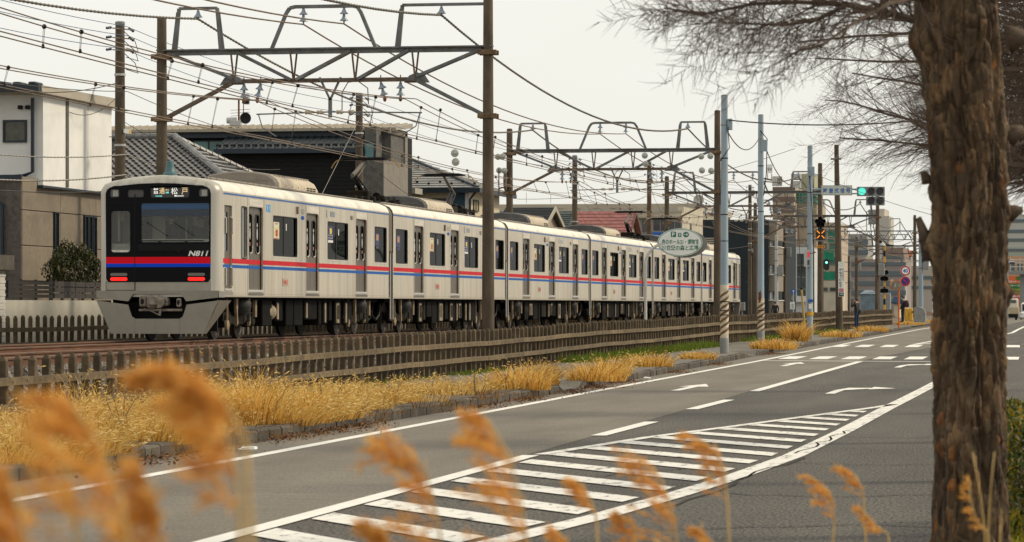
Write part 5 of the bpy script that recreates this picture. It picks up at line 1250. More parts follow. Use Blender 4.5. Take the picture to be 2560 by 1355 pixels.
# garden walls in front of it
gw = thing('garden_wall', 'low white garden wall with dark slatted fence on top beside the shrub', 'wall', (-25.2, 74, GZ))
wbox(gw, 'wall', mat('pale_render', (.52, .50, .44), .9, var=.08, vscale=1.5, grime=(.40, .38, .33)), -25.35, -25.15, 74.2, 100, GZ, 1.78)
M_slat = mat('dark_slat', (.030, .026, .025), .7, var=.2, vscale=3)
ya, yb = along(20, -25.25), along(131, -25.25)
for i in range(4): wbox(gw, 'slat', M_slat, -25.28, -25.24, ya, yb, 1.84 + i * .105, 1.92 + i * .105)
for k in range(4):
    q = ya + (yb - ya) * k / 3; wbox(gw, 'post', M_slat, -25.33, -25.28, q - .03, q + .03, 1.76, 2.28)
M_slat2 = mat('grey_brown_panel', (.055, .05, .05), .75, var=.15, vscale=3)
ya, yb = along(135, -25.25), along(262, -25.25); n = 5
for k in range(n):
    a, b = ya + (yb - ya) * k / n, ya + (yb - ya) * (k + 1) / n
    for i in range(3): wbox(gw, 'fence_board', M_slat2, -25.29, -25.24, a + .02, b - .02, 1.83 + i * .145, 1.955 + i * .145)
    wbox(gw, 'post', M_slat, -25.34, -25.28, a - .03, a + .03, 1.76, 2.27)
gs = thing('shed', 'white corrugated shed with brown roof edge left of the garden wall', 'shed', (-25.0, 66, GZ))
y1 = along(17, -25.0)
wbox(gs, 'wall', M_white, -28, -25.06, 66, y1, GZ, 2.5); wbox(gs, 'roof', M_brownd, -28.2, -24.9, 65.8, y1 + .25, 2.48, 2.82)
for i in range(26): wbox(gs, 'shutter_slat', M_white, -25.06, -25.02 - .015 * (i % 2), 66.2, y1 - .02, .5 + i * .076, .5 + i * .076 + .066)
# tiled roof house
M_tile = mat('kawara_tile', (.17, .165, .16), .38, .1, var=.35, vscale=3, grime=(.09, .085, .08), gscale=5, spec=.7)
M_tiled = mat('kawara_under', (.028, .027, .026), .8)
Yb = 111.0
xe = atu(556, Yb); xw = -35.5; ze = hgt(447, -30, Yb); zr = hgt(346, -31, 114.0); Yr = 114.2
B = thing('house', 'house with grey tiled hip roof behind the front train car', 'house', (xe, Yb, GZ))
wbox(B, 'wall', mat('dark_timber', (.05, .04, .032), .85, var=.2, vscale=3), xw, xe - .5, Yb + .5, Yb + 7, GZ, ze + .05)
hx = atu(436, Yr)
rf = MB(); rf.add([(xw, Yb, ze), (xe, Yb, ze), (hx, Yr, zr), (xw, Yr, zr), (xe, Yb + 6.4, ze), (xw, Yb + 6.4, ze)], [(0, 1, 2, 3), (1, 4, 2), (4, 5, 3, 2), (0, 5, 4, 1)]); RF = rf.build('roof', M_tiled, B)
tw, tl = .255, .215
mbt = MB(); n = 6
vs_ = []
for r_ in range(2):
    for k in range(n + 1):
        q = k / n; prof_z = .035 * math.sin(q * 2 * PI) + .03
        vs_.append((q * tw * 1.06, r_ * tl * 1.15, prof_z + (.03 if r_ == 0 else 0)))
for k in range(n + 1): vs_.append((k / n * tw * 1.06, 0, vs_[k][2] - .035))
mbt.add(vs_, [(k, k + 1, n + 2 + k, n + 1 + k) for k in range(n)] + [(2 * n + 2 + k, 2 * n + 3 + k, k + 1, k) for k in range(n)])
TM = mbt.mesh('roof_tile', M_tile, smooth=40)
slope = math.atan2(zr - ze, Yr - Yb); sl_len = math.hypot(zr - ze, Yr - Yb); cnt = 0
extra = MB()
for j in range(int(sl_len / tl) + 1):
    q = j * tl / sl_len
    if q > 1: break
    xr_ = xe + (hx - xe) * q
    k = 0
    while True:
        x = xr_ - (k + 1) * tw
        if x < -34.3: break
        loc = Vector((x, Yb + (Yr - Yb) * q, ze + (zr - ze) * q + .012))
        if cnt < 300: inst('roof_tile', TM, RF, loc - B.location, rot=(slope, 0, 0)); cnt += 1
        else:
            Mx = Matrix.Translation(loc) @ Matrix.Rotation(slope, 4, 'X'); extra.add([Mx @ Vector(v_) for v_ in vs_], [(k_, k_ + 1, n + 2 + k_, n + 1 + k_) for k_ in range(n)])
        k += 1
if extra.v: tag(extra.build('more_tiles', M_tile, RF), kind='stuff')
def ridge(a, b, r, nm):
    d = Vector(b) - Vector(a); k = int(d.length / .27)
    for i in range(k):
        p = Vector(a) + d * (i / k); q = Vector(a) + d * ((i + .93) / k); mb = MB(); mb.tube([p, p + (q - p) * .85, q], [r * 1.12, r, r * .96], 8); mb.build(nm, M_tile, RF)
ridge((xw, Yr, zr + .1), (hx, Yr, zr + .1), .11, 'ridge_tile'); ridge((hx, Yr, zr + .1), (xe + .05, Yb - .05, ze + .1), .12, 'ridge_tile'); ridge((hx, Yr, zr + .08), (xe + .1, Yb + 6.4, ze + .1), .10, 'ridge_tile')
for j in range(10):
    q = (j + .5) / 10; a = Vector((xe, Yb, ze)).lerp(Vector((hx, Yr, zr)), q); b = Vector((xe, Yb + 6.4, ze)).lerp(Vector((hx, Yr, zr)), q)
    mb = MB(); mb.tube([a + Vector((.03, 0, .05)), b + Vector((.03, 0, .05))], .06, 6); mb.build('tile_course', M_tile, RF)
wbox(B, 'eave_board', M_tiled, xw, xe, Yb - .02, Yb + .1, ze - .22, ze - .02)
# black house
M_blk = mat('black_siding', (.013, .0135, .0145), .8, spec=.2, var=.25, vscale=3, stretch=(1, 1, 6))
M_blkm = mat('blue_black_metal', (.020, .028, .034), .5, .2, var=.12, vscale=2)
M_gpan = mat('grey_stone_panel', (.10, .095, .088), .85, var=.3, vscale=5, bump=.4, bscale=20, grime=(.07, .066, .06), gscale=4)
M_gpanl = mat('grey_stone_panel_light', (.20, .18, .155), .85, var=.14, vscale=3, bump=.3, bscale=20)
M_seam = mat('beige_metal_roof', (.32, .28, .215), .5, .2, var=.1, vscale=2)
Yc = 132.0
Cx = lambda u: atu(u, Yc)
Chn = thing('house', 'long black house with dark metal roof and snow guards behind the second pole', 'house', (Cx(550), Yc, GZ))
zt = hgt(325, -33, 134); zl = hgt(371, -33, Yc)
wbox(Chn, 'wall', M_blk, -41, Cx(905), Yc + 2.2, 142, GZ, zt)
wbox(Chn, 'wall', M_blk, Cx(553), Cx(905), Yc, Yc + 2.2, GZ, zl)
nb = 22
for i in range(nb):
    z = zl - .25 - i * .16
    wbox(Chn, 'siding_board', M_blk, Cx(553), Cx(905), Yc - .025, Yc, z - .15, z - .006)
mb = MB(); a0, a1 = Cx(543), Cx(903)
zz0, zz1 = zl - .02, hgt(329, -33, Yc + 2.4)
mb.add([(a0, Yc - .5, zz0), (a1, Yc - .5, zz0), (a1, Yc + 2.4, zz1), (a0, Yc + 2.4, zz1), (a0, Yc - .5, zz0 - .1), (a1, Yc - .5, zz0 - .1), (a1, Yc + 2.4, zz1 - .1), (a0, Yc + 2.4, zz1 - .1)], [(0, 1, 2, 3), (7, 6, 5, 4), (0, 4, 5, 1), (1, 5, 6, 2), (2, 6, 7, 3), (3, 7, 4, 0)])
lr = mb.build('lower_roof', M_blkm, Chn)
k = a0 + .1
while k < a1:
    mb = MB(); mb.bar((k, Yc - .5, zz0 + .02), (k, Yc + 2.4, zz1 + .02), .03, .05); mb.build('roof_seam', M_blkm, lr)
    mb = MB(); mb.bbox(k - .11, k + .11, Yc - .18, Yc - .12, zz0 + .1, zz0 + .2, .02); mb.bbox(k - .04, k + .04, Yc - .2, Yc, zz0 + .05, zz0 + .12, .01); mb.build('snow_guard', M_black, lr); k += .305
wbox(Chn, 'gutter', M_navy, a0, a1, Yc - .6, Yc - .48, zz0 - .2, zz0 - .02)
mb = MB(); u0, u1 = -42, atu(1000, 134)
zb = zt + .03; zf = zt + .26
mb.add([(u0, 133.2, zb), (u1, 133.2, zb), (u1, 136.6, zf + .1), (u0, 136.6, zf + .1), (u0, 133.2, zb - .12), (u1, 133.2, zb - .12), (u1, 136.6, zf - .1), (u0, 136.6, zf - .1)], [(0, 1, 2, 3), (7, 6, 5, 4), (0, 4, 5, 1), (1, 5, 6, 2), (2, 6, 7, 3), (3, 7, 4, 0)]); ur = mb.build('upper_roof', M_seam, Chn)
k = u0 + .2
while k < u1:
    mb = MB(); mb.bar((k, 133.2, zb + .02), (k, 136.6, zf + .12), .03, .05); mb.build('roof_seam', M_seam, ur); k += .33
wbox(Chn, 'fascia', M_navy, -41.5, Cx(900), 133.5, 133.62, zt - .32, zt - .05)
win_y(Chn, Yc + 2.2, atu(482, Yc + 2), atu(556, Yc + 2), hgt(386, -34, Yc + 2), hgt(352, -34, Yc + 2), M_teal, M_navy, 1)
# grey tower with balcony at its end
tx0, tx1 = Cx(903), Cx(962); yb1 = along(1018, tx1)
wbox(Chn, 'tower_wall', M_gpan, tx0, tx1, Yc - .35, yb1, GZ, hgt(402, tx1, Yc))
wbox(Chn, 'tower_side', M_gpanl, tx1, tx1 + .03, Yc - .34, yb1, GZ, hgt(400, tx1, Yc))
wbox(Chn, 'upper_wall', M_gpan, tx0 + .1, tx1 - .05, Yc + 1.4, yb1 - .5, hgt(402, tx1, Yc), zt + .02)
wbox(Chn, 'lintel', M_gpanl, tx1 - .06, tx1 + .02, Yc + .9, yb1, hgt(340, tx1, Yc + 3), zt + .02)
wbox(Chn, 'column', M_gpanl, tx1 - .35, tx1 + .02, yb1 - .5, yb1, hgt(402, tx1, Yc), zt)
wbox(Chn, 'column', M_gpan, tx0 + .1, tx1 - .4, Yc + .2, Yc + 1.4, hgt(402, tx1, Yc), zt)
for zz in (1.6, 3.0, 4.4): wbox(Chn, 'panel_joint', mat('joint_dark', (.09, .08, .07), .9), tx1 + .03, tx1 + .034, Yc - .34, yb1, zz + 1, zz + 1.02)
win_y(Chn, Yc + .2, Cx(910), Cx(932), hgt(396, -29, Yc), hgt(357, -29, Yc), M_teal, M_navy, 0)
# aerials on its roof
ae = thing('antenna_mast', 'rusty antenna mast with dark satellite dish on the black house roof', 'antenna', at(597, 308, 138))
p0 = ae.location; s_ = 138 / FPX
mb = MB(); mb.tube([p0, p0 + Vector((0, 0, 62 * s_))], .04, 6); mb.tube([p0 + Vector((.2, 0, 0)), p0 + Vector((.2, 0, 52 * s_))], .02, 6); mb.build('mast', M_rust, ae)
mb = MB(); mb.lathe(p0 + Vector((.32, -.1, .2)), [(.02, .04), (.2, .0), (.24, -.03), (.24, -.04), (.02, -.01)], 20, 'y'); mb.build('dish', M_black, ae)
mb = MB(); mb.lathe(p0 + Vector((-.3, 0, .12)), [(.13, -.2), (.13, .2)], 12, 'x'); mb.bbox(p0.x - .35, p0.x + .1, p0.y - .2, p0.y + .2, p0.z - .12, p0.z + .1, .02); mb.build('horn_speaker', M_greyl, ae)
for k in range(3):
    mb = MB(); mb.tube([p0 + Vector((-.35, 0, .3 + .12 * k)), p0 + Vector((.45, .1, .34 + .12 * k))], .012, 4); mb.build('element', M_greyl, ae)
mb = MB(); mb.bbox(p0.x + .25, p0.x + .45, p0.y - .2, p0.y + .1, p0.z + .78, p0.z + 1.2, .02); mb.mi = 1; mb.bbox(p0.x + .2, p0.x + .5, p0.y - .25, p0.y - .2, p0.z + .8, p0.z + 1.0, .01); mb.build('lamp_box', [M_ins, M_black], ae)
# cream house with grey roof
M_cream = mat('cream_siding', (.56, .49, .35), .85, var=.07, vscale=2, stretch=(1, 1, 5)); M_bluew = mat('blue_siding', (.035, .085, .13), .75, var=.15, vscale=2, stretch=(1, 1, 5))
M_groof = mat('grey_metal_roof', (.34, .335, .32), .45, .3, var=.15, vscale=4, stretch=(.4, 1, 1))
Yd = 145.0; dx = atu(1174, Yd)
D = thing('house', 'cream house with blue corner wall and grey hip roof behind the second pantograph', 'house', (dx, Yd, GZ))
ze = hgt(470, dx, Yd)
wbox(D, 'wall', M_cream, -37, dx - .75, Yd, Yd + 9, GZ, ze); wbox(D, 'corner_wall', M_bluew, dx - .75, dx - .2, Yd - .02, Yd + .3, GZ, ze); wbox(D, 'corner_trim', M_white, dx - .2, dx, Yd - .03, Yd + .1, GZ, ze - .1)
wbox(D, 'side_wall', M_cream, dx - .8, dx - .03, Yd + .08, Yd + 7.6, GZ, ze - .05)
zp = hgt(392, -32, 151)
o_ = .45
mb = MB(); c = [(-37.5, Yd - o_, ze), (dx + o_, Yd - o_, ze), (dx + o_, Yd + 9, ze), (-37.5, Yd + 9, ze), (-31.6, Yd + 4.5, zp), (-33, Yd + 4.5, zp)]
mb.add(c, [(0, 1, 4, 5), (1, 2, 4), (2, 3, 5, 4), (3, 0, 5), (0, 3, 2, 1)]); R_ = mb.build('roof', M_groof, D)
for j in range(15):
    q = j / 15; a = Vector(c[0]).lerp(Vector(c[5]), q); b = Vector(c[1]).lerp(Vector(c[4]), q); mb = MB(); mb.bar(a + Vector((0, -.01, .02)), b + Vector((0, -.01, .02)), .05, .03); mb.build('roof_course', M_groof, R_)
    a = Vector(c[1]).lerp(Vector(c[4]), q); b = Vector(c[2]).lerp(Vector(c[4]), q); mb = MB(); mb.bar(a + Vector((.01, 0, .02)), b + Vector((.01, 0, .02)), .05, .03); mb.build('roof_course', M_groof, R_)
for j in range(9): mb = MB(); mb.bbox(-31.5 + j * .52, -31.4 + j * .52, Yd - .1, Yd - .02, ze + .16 + .08 * (j % 2), ze + .26 + .08 * (j % 2), .01); mb.build('snow_guard', M_black, R_)
mb = MB(); mb.bar(Vector(c[1]) + Vector((0, 0, .05)), Vector(c[4]) + Vector((0, 0, .05)), .16, .06); mb.build('hip_cap', M_navy, R_)
wbox(D, 'gutter', M_navy, -37.5, dx + o_, Yd - o_ - .1, Yd - o_, ze - .22, ze - .02); wbox(D, 'gutter', M_navy, dx + o_, dx + o_ + .1, Yd - o_, Yd + 9, ze - .2, ze - .02)
mb = MB(); mb.tube([(dx + o_ - .1, Yd - o_, ze - .2), (dx + .05, Yd - .15, ze - .5), (dx + .05, Yd - .15, GZ)], .05, 8); mb.build('downpipe', M_navy, D)
win_x(D, dx - .03, Yd + 1.0, Yd + 2.1, hgt(525, dx, Yd + 1), hgt(502, dx, Yd + 1), mat('tan_blind', (.32, .26, .16), .6), M_brownd, 1)
win_y(D, Yd, atu(1082, Yd), atu(1114, Yd), hgt(507, -28, Yd), hgt(499, -28, Yd), M_brownd, M_brownd, 0)
mb = MB(); mb.box(-32.5, atu(1046, Yd - 1.5), Yd - 2.2, Yd + .2, hgt(474, -30, Yd) - .25, hgt(474, -30, Yd)); mb.build('porch_roof', mat('porch_grey', (.36, .34, .28), .7), D)
# houses farther along
def gable(label, Y, u0, u1, vr, ve, m, wm, dpt=7, gab=.9, group=None, shing=0, fascia=None):
    x0, x1 = atu(u0, Y), atu(u1, Y); zr, ze = hgt(vr, (x0 + x1) / 2, Y + dpt / 2), hgt(ve, (x0 + x1) / 2, Y)
    h = thing('house', label, 'house', (x1, Y, GZ), group)
    wbox(h, 'wall', wm, x0 + .2, x1 - .3, Y + .4, Y + dpt - .4, GZ, ze + .02)
    mb = MB(); mb.prism([(Y + .4, ze), (Y + dpt - .4, ze), (Y + dpt / 2, zr - .15)], 'x', x0 + .2, x1 - .3); mb.build('gable_wall', wm, h)
    mb = MB(); mb.prism([(Y, ze), (Y + .1, ze - .1), (Y + dpt / 2, zr - .12), (Y + dpt - .1, ze - .1), (Y + dpt, ze), (Y + dpt / 2, zr)], 'x', x0, x1); rf = mb.build('roof', m, h)
    mb = MB(); mb.prism([(Y - .05, ze - .02), (Y + .1, ze - .2), (Y + dpt / 2, zr - .2), (Y + dpt - .1, ze - .2), (Y + dpt + .05, ze - .02), (Y + dpt / 2, zr + .05)], 'x', x1, x1 + .06); mb.build('barge_board', fascia or M_fascia, h)
    L_ = math.hypot(dpt / 2, zr - ze); nrow = max(4, int(L_ / (.42 if shing else .3)))
    for j in range(nrow):
        q = (j + .02) / nrow; a = Vector((x0, Y + dpt / 2 * q, ze + (zr - ze) * q)); q2 = (j + 1) / nrow; b = Vector((x0, Y + dpt / 2 * q2, ze + (zr - ze) * q2))
        nrm = Vector((0, -(zr - ze), dpt / 2)).normalized()
        if shing:
            k = x0 + (shing / 2 if j % 2 else 0) - shing
            while k < x1:
                s0, s1 = max(k + .006, x0), min(k + shing - .006, x1)
                if s1 - s0 > .05:
                    mb = MB(); a1 = a + nrm * .04; b1 = b + nrm * .012
                    mb.add([(s0, a1.y, a1.z), (s1, a1.y, a1.z), (s1, b1.y, b1.z), (s0, b1.y, b1.z), (s0, a.y, a.z), (s1, a.y, a.z)], [(0, 1, 2, 3), (4, 5, 1, 0)]); mb.build('shingle', m, rf)
                k += shing
        else:
            mb = MB(); mb.bar(a + nrm * .02, Vector((x1, a.y, a.z)) + nrm * .02, .05, .04); mb.build('roof_course', m, rf)
    return h
gable('house with charcoal gable roof just right of the tall gantry post', 172, 1236, 1361, 518, 566, mat('charcoal_roof', (.030, .034, .038), .55, var=.2, vscale=3), mat('tan_wall', (.35, .28, .2), .85), 7)
gable('small house with green-grey gable roof left of the red roof', 183, 1366, 1413, 531, 583, mat('green_grey_roof', (.055, .075, .07), .55, .1, var=.15, vscale=3), M_cream, 6, fascia=mat('dark_green_board', (.03, .045, .045), .6))
gable('house with dusty red shingled roof behind the train', 196, 1410, 1566, 528, 612, mat('red_shingle', (.26, .095, .085), .8, var=.22, vscale=2.2, grime=(.19, .075, .065), gscale=4), M_cream, 8, shing=.62, fascia=mat('dark_red_board', (.09, .04, .035), .7))
# cream office building
Ye = 215.0; ex0, ex1 = atu(1568, Ye), atu(1704, Ye); ezt = hgt(531, -28, Ye); eyb = along(1757, ex1)
E_ = thing('building', 'cream office building with wide dark windows behind the oval sign', 'building', (ex1, Ye, GZ))
M_ecream = mat('cream_render', (.48, .44, .35), .85, var=.08, vscale=1, grime=(.38, .34, .26), gscale=.7)
wbox(E_, 'wall', M_ecream, ex0 - 3, ex1, Ye, eyb, GZ, ezt); wbox(E_, 'parapet', M_fascia, ex0 - 3, ex1 + .05, Ye - .05, Ye + .2, ezt - .02, ezt + .12)
wbox(E_, 'stair_tower', M_ecream, ex1 - .35, ex1 + .02, Ye + 1, eyb, ezt, hgt(520, ex1, Ye + 4)); wbox(E_, 'column', mat('pale_column', (.6, .57, .48), .8), atu(1572, Ye), atu(1595, Ye), Ye - .5, Ye, GZ, hgt(530, -29, Ye))
for a, b in ((1634, 1668), (1672, 1702)): win_y(E_, Ye, atu(a, Ye), atu(b, Ye), hgt(577, -28, Ye), hgt(549, -28, Ye), M_glassg, M_grey, 1, .1)
win_y(E_, Ye, atu(1606, Ye), atu(1622, Ye), hgt(580, -28, Ye), hgt(551, -28, Ye), M_glassg, M_grey, 0, .08)
wbox(E_, 'awning', M_sign_blue, atu(1628, Ye), atu(1703, Ye), Ye - .5, Ye - .1, hgt(591, -28, Ye), hgt(581, -28, Ye)); wbox(E_, 'ledge', M_fascia, ex0, ex1 + .1, Ye - .35, Ye, hgt(545, -28, Ye), hgt(541, -28, Ye))
win_x(E_, ex1, Ye + 4.5, Ye + 4.9, hgt(590, ex1, Ye + 4), hgt(560, ex1, Ye + 4), M_glassd, M_grey, 0)
mb = MB(); dp = at(1747, 500, 226); mb.lathe(dp, [(.02, .06), (.25, .02), (.36, -.06), (.36, -.08), (.25, 0), (.02, .04)], 18, 'y'); mb.tube([dp, dp + Vector((0, .2, -.5))], .03, 6); tag(mb.build('satellite_dish', M_greyl), 'pale round satellite dish on top of the cream office building', 'satellite dish')
# long warehouse roof
Yw = 300.0; W_ = thing('warehouse', 'long beige warehouse with flat parapet behind the red roofed house', 'warehouse', (atu(1740, Yw), Yw, GZ))
wx0, wx1 = atu(1235, Yw), atu(1735, Yw); wz = hgt(510, -45, Yw)
wbox(W_, 'wall', mat('beige_metal_wall', (.30, .27, .22), .8, var=.06, vscale=.4), wx0, wx1, Yw, Yw + 30, GZ, wz - .55); wbox(W_, 'parapet', mat('beige_parapet', (.44, .385, .30), .75, var=.06, vscale=.3), wx0 - .2, wx1 + .2, Yw - .3, Yw + 30, wz - .55, wz)
wbox(W_, 'roof_edge', M_greyl, wx0 - .2, wx1 + .2, Yw - .34, Yw - .3, wz - .66, wz - .56)
for k in range(11): wbox(W_, 'vent', M_fascia, wx0 + 1.2 + k * 1.6, wx0 + 1.7 + k * 1.6, Yw - .36, Yw - .3, wz - .42, wz - .36)
for uu in (1316, 1377): mb = MB(); q = at(uu, 508, 310); mb.tube([q, q + Vector((0, 0, 1.0))], .02, 4); mb.build('lightning_rod', M_grey, W_)
# charcoal block with balconies
Yj = 262.0; jx0, jx1 = atu(1752, Yj), atu(1921, Yj); jz = hgt(549, -28, Yj); jy = along(1990, jx1)
J = thing('building', 'charcoal apartment block with beige balconies behind the end of the train', 'building', (jx1, Yj, GZ))
M_char = mat('charcoal_wall', (.018, .026, .031), .75, spec=.25, var=.1, vscale=.6)
wbox(J, 'wall', M_char, jx0, jx1, Yj, jy, GZ, jz)
M_bbeige = mat('beige_balcony', (.24, .205, .16), .85, var=.06, vscale=1.5)
for v0, v1 in ((551, 600), (617, 661), (688, 728), (752, 800)):
    z1, z0 = hgt(v0, jx1, Yj), max(GZ, hgt(v1, jx1, Yj)); 
    bl = wbox(J, 'balcony', M_bbeige, jx1, jx1 + .62, Yj + .4, Yj + 6, z0, z1); wbox(J, 'balcony_slab', M_white, jx1 - .3, jx1 + .68, Yj + .3, Yj + 6.1, z1, z1 + .06)
for v0, v1 in ((601, 616), (662, 687), (729, 751)):
    win_x(J, jx1, Yj + .8, Yj + 3.2, hgt(v1, jx1, Yj) + .1, hgt(v0, jx1, Yj) - .05, M_glassg, M_grey, 1, .05)
q = jx0 + .3; zc = hgt(588, -30, Yj)
for i in range(6): wbox(J, 'louvre', M_fascia, jx0 - .0, jx0 + 1.1, Yj - .15, Yj - .02, zc - i * .16 - .3, zc - i * .16 - .2)
# orange panelled block
Yo = 285.0; ox0, ox1 = atu(1942, Yo), atu(1963, Yo)
Oo = thing('building', 'narrow block with orange wall panels between charcoal and white buildings', 'building', (ox1, Yo, GZ))
wbox(Oo, 'wall', mat('grey_render', (.12, .12, .12), .8), ox0 - 1, ox1, Yo, Yo + 8, GZ, hgt(608, -27, Yo))
M_opan = mat('orange_panel', (.50, .23, .045), .7, var=.08, vscale=2)
for v0, v1 in ((617, 640), (666, 697), (724, 754)): wbox(Oo, 'orange_panel', M_opan, ox0 - .4, ox1 + .02, Yo - .06, Yo, hgt(v1, -27, Yo), hgt(v0, -27, Yo))
# white panelled building
Yq = 300.0; qx0, qx1 = atu(1965, Yq), atu(2032, Yq)
Q = thing('building', 'white panelled building with tall dark windows behind the blue arrow sign', 'building', (qx1, Yq, GZ))
wbox(Q, 'wall', mat('white_wall', (.52, .54, .54), .8), qx0, qx1, Yq, Yq + 10, GZ, hgt(618, -27, Yq))
M_wpan = mat('white_panel', (.60, .62, .62), .6, var=.05, vscale=1)
for i in range(5):
    for k in range(2):
        a, b = atu(1965.5 + k * 13.5, Yq), atu(1978.5 + k * 13.5, Yq); z1 = hgt(618.5 + i * 27, -27, Yq); z0 = hgt(644.5 + i * 27, -27, Yq); wbox(Q, 'wall_panel', M_wpan, a, b, Yq - .05, Yq, max(z0, 1.0), z1)
for a, b in ((1993, 2003), (2004, 2014)):
    for v0, v1 in ((635, 662), (664, 692), (694, 722), (724, 740)): win_y(Q, Yq, atu(a, Yq), atu(b, Yq), hgt(v1, -26, Yq), hgt(v0, -26, Yq), M_glassg, M_grey, 0, .04)
wbox(Q, 'canopy', M_wpan, qx0, atu(2014, Yq), Yq - .5, Yq, hgt(755, -27, Yq), hgt(740, -27, Yq))
mb = MB()
for k in range(22): q = qx0 + (qx1 - qx0) * k / 21; mb.box(q - .02, q + .02, Yq + .2, Yq + .24, hgt(618, -27, Yq), hgt(600, -27, Yq))
mb.box(qx0, qx1, Yq + .2, Yq + .24, hgt(601, -27, Yq), hgt(599, -27, Yq)); mb.build('roof_railing', M_brownd, Q)
# tall apartment tower behind
def tower(label, Y, u0, u1, vt, vb, m, bands=(), bm=None, dpt=14, rows=0, cols=0, gm=None, name='apartment_tower'):
    x0, x1 = atu(u0, Y), atu(u1, Y); xm = (x0 + x1) / 2
    T = thing(name, label, 'building', (x1, Y, GZ)); zt = hgt(vt, xm, Y); zb = GZ
    wbox(T, 'wall', m, x0, x1, Y, Y + dpt, zb, zt)
    for v0, v1 in bands: wbox(T, 'band', bm, x0 - .03, x1 + .15, Y - .12, Y, hgt(v1, xm, Y), hgt(v0, xm, Y))
    fh = (zt - 3.0) / max(rows, 1)
    for i in range(rows):
        for k in range(cols):
            a = x0 + (x1 - x0) * (k + .18) / cols; b = x0 + (x1 - x0) * (k + .82) / cols; z0 = 2.6 + i * fh + .25 * fh
            win_y(T, Y, a, b, z0, z0 + fh * .5, gm or M_glassg, M_grey, 0, .05)
    return T
M_tb = mat('beige_tower', (.40, .34, .265), .85, var=.06, vscale=.5); M_tbr = mat('brown_band', (.155, .115, .095), .85); M_tg = mat('grey_tower', (.30, .295, .28), .85, var=.08, vscale=.4); M_tgb = mat('blue_grey_band', (.10, .13, .15), .5)
T1 = tower('beige apartment tower with brown bands behind the charcoal block', 420, 1932, 1985, 467, 640, M_tb, ((468, 478), (492, 504), (514, 532), (545, 560)), M_tbr, rows=0)
tower('beige stair tower wrapped in green netting near the top', 425, 1990, 2042, 507, 640, M_tb)
T2 = tower('narrow greenish tower top above the green netting', 440, 1999, 2036, 434, 640, mat('pale_green_wall', (.36, .36, .24), .85))
for v0, v1 in ((434, 447), (452, 470)):
    wbox(T2, 'roof_box', M_greyl, atu(1978, 438), atu(2001, 438), 438, 442, hgt(v1, -38, 438), hgt(v0, -38, 438))
net = thing('scaffold_net', 'green safety netting on scaffold round the beige tower', 'netting', (atu(2040, 420), 420, hgt(508, -37, 420)))
M_net = mat('green_net', (.01, .22, .13), .8, var=.35, vscale=1.2, stretch=(1, 1, .3))
wbox(net, 'net_panel', M_net, atu(1990, 423), atu(2040, 423), 422.9, 423, hgt(508, -37, 423), hgt(481, -37, 423))
wbox(net, 'net_panel', M_net, atu(2040, 423), atu(2042, 423), 422.9, 427, hgt(508, -37, 423), hgt(470, -37, 423))
for k in range(7): q = atu(1990 + k * 8.3, 422.8); mb = MB(); mb.tube([(q, 422.8, hgt(509, -37, 423)), (q, 422.8, hgt(468, -37, 423))], .05, 5); mb.build('scaffold_pole', M_grey, net)
for k in range(3): mb = MB(); mb.tube([(atu(1990, 422.8), 422.8, hgt(505 - k * 14, -37, 423)), (atu(2042, 422.8), 422.8, hgt(505 - k * 14, -37, 423))], .05, 5); mb.build('scaffold_pole', M_grey, net)
tower('beige block with green framed windows behind the glowing X signal', 330, 2046, 2094, 556, 760, mat('peach_wall', (.42, .35, .27), .85, var=.06, vscale=.6), (), None, rows=5, cols=2, gm=mat('green_frame_glass', (.06, .16, .13), .3))
for k, (u0, u1, v0, v1) in enumerate(((2070, 2086, 574, 605), (2055, 2085, 623, 650), (2062, 2086, 680, 700))):
    mb = MB(); Y = 329.6; mb.box(atu(u0, Y), atu(u1, Y), Y - .05, Y, hgt(v1, -26, Y), hgt(v0, -26, Y)); tag(mb.build('green_netting', M_net), ['upper green netting sheet on the beige block', 'middle green netting sheet on the beige block', 'lower green netting sheet behind the railway signal'][k], 'netting', 'green netting sheets')
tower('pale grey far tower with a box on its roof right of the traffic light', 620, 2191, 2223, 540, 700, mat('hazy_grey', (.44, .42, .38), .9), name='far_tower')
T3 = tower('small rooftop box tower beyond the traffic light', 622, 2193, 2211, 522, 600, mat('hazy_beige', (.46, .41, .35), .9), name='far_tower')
tower('stepped grey building behind the lattice gantry', 520, 2118, 2168, 585, 720, M_tg, ((600, 612), (625, 637)), M_tgb, rows=0, name='apartment_block')
tower('wide grey apartment block with dark window bands behind the crossing', 400, 2128, 2262, 648, 745, mat('mauve_grey_wall', (.27, .235, .22), .85, var=.08, vscale=.5), ((656, 664), (678, 690), (703, 713), (726, 737)), M_tgb, name='apartment_block')
tower('brown roofed far block between the crossing post and the tree', 470, 2205, 2258, 618, 700, mat('brown_far', (.24, .17, .14), .85), ((640, 647),), M_tgb, name='apartment_block')
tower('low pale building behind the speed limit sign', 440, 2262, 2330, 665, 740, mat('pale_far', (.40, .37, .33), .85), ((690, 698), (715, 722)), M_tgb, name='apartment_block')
gable('far house with orange-red roof beyond the lattice gantry', 500, 2255, 2281, 626, 640, mat('orange_far_roof', (.42, .16, .08), .8), M_tg, 8)
gable('small house with blue-edged roof behind the people at the crossing', 262, 2228, 2258, 742, 756, mat('blue_roof', (.06, .12, .2), .6), M_cream, 6)
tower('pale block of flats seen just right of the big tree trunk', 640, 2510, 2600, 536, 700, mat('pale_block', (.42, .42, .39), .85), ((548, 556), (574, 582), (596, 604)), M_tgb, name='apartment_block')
tower('peach building behind the billboard at the far right', 470, 2500, 2620, 640, 790, mat('peach_far', (.50, .30, .19), .85), (), None, rows=2, cols=6, name='apartment_block')
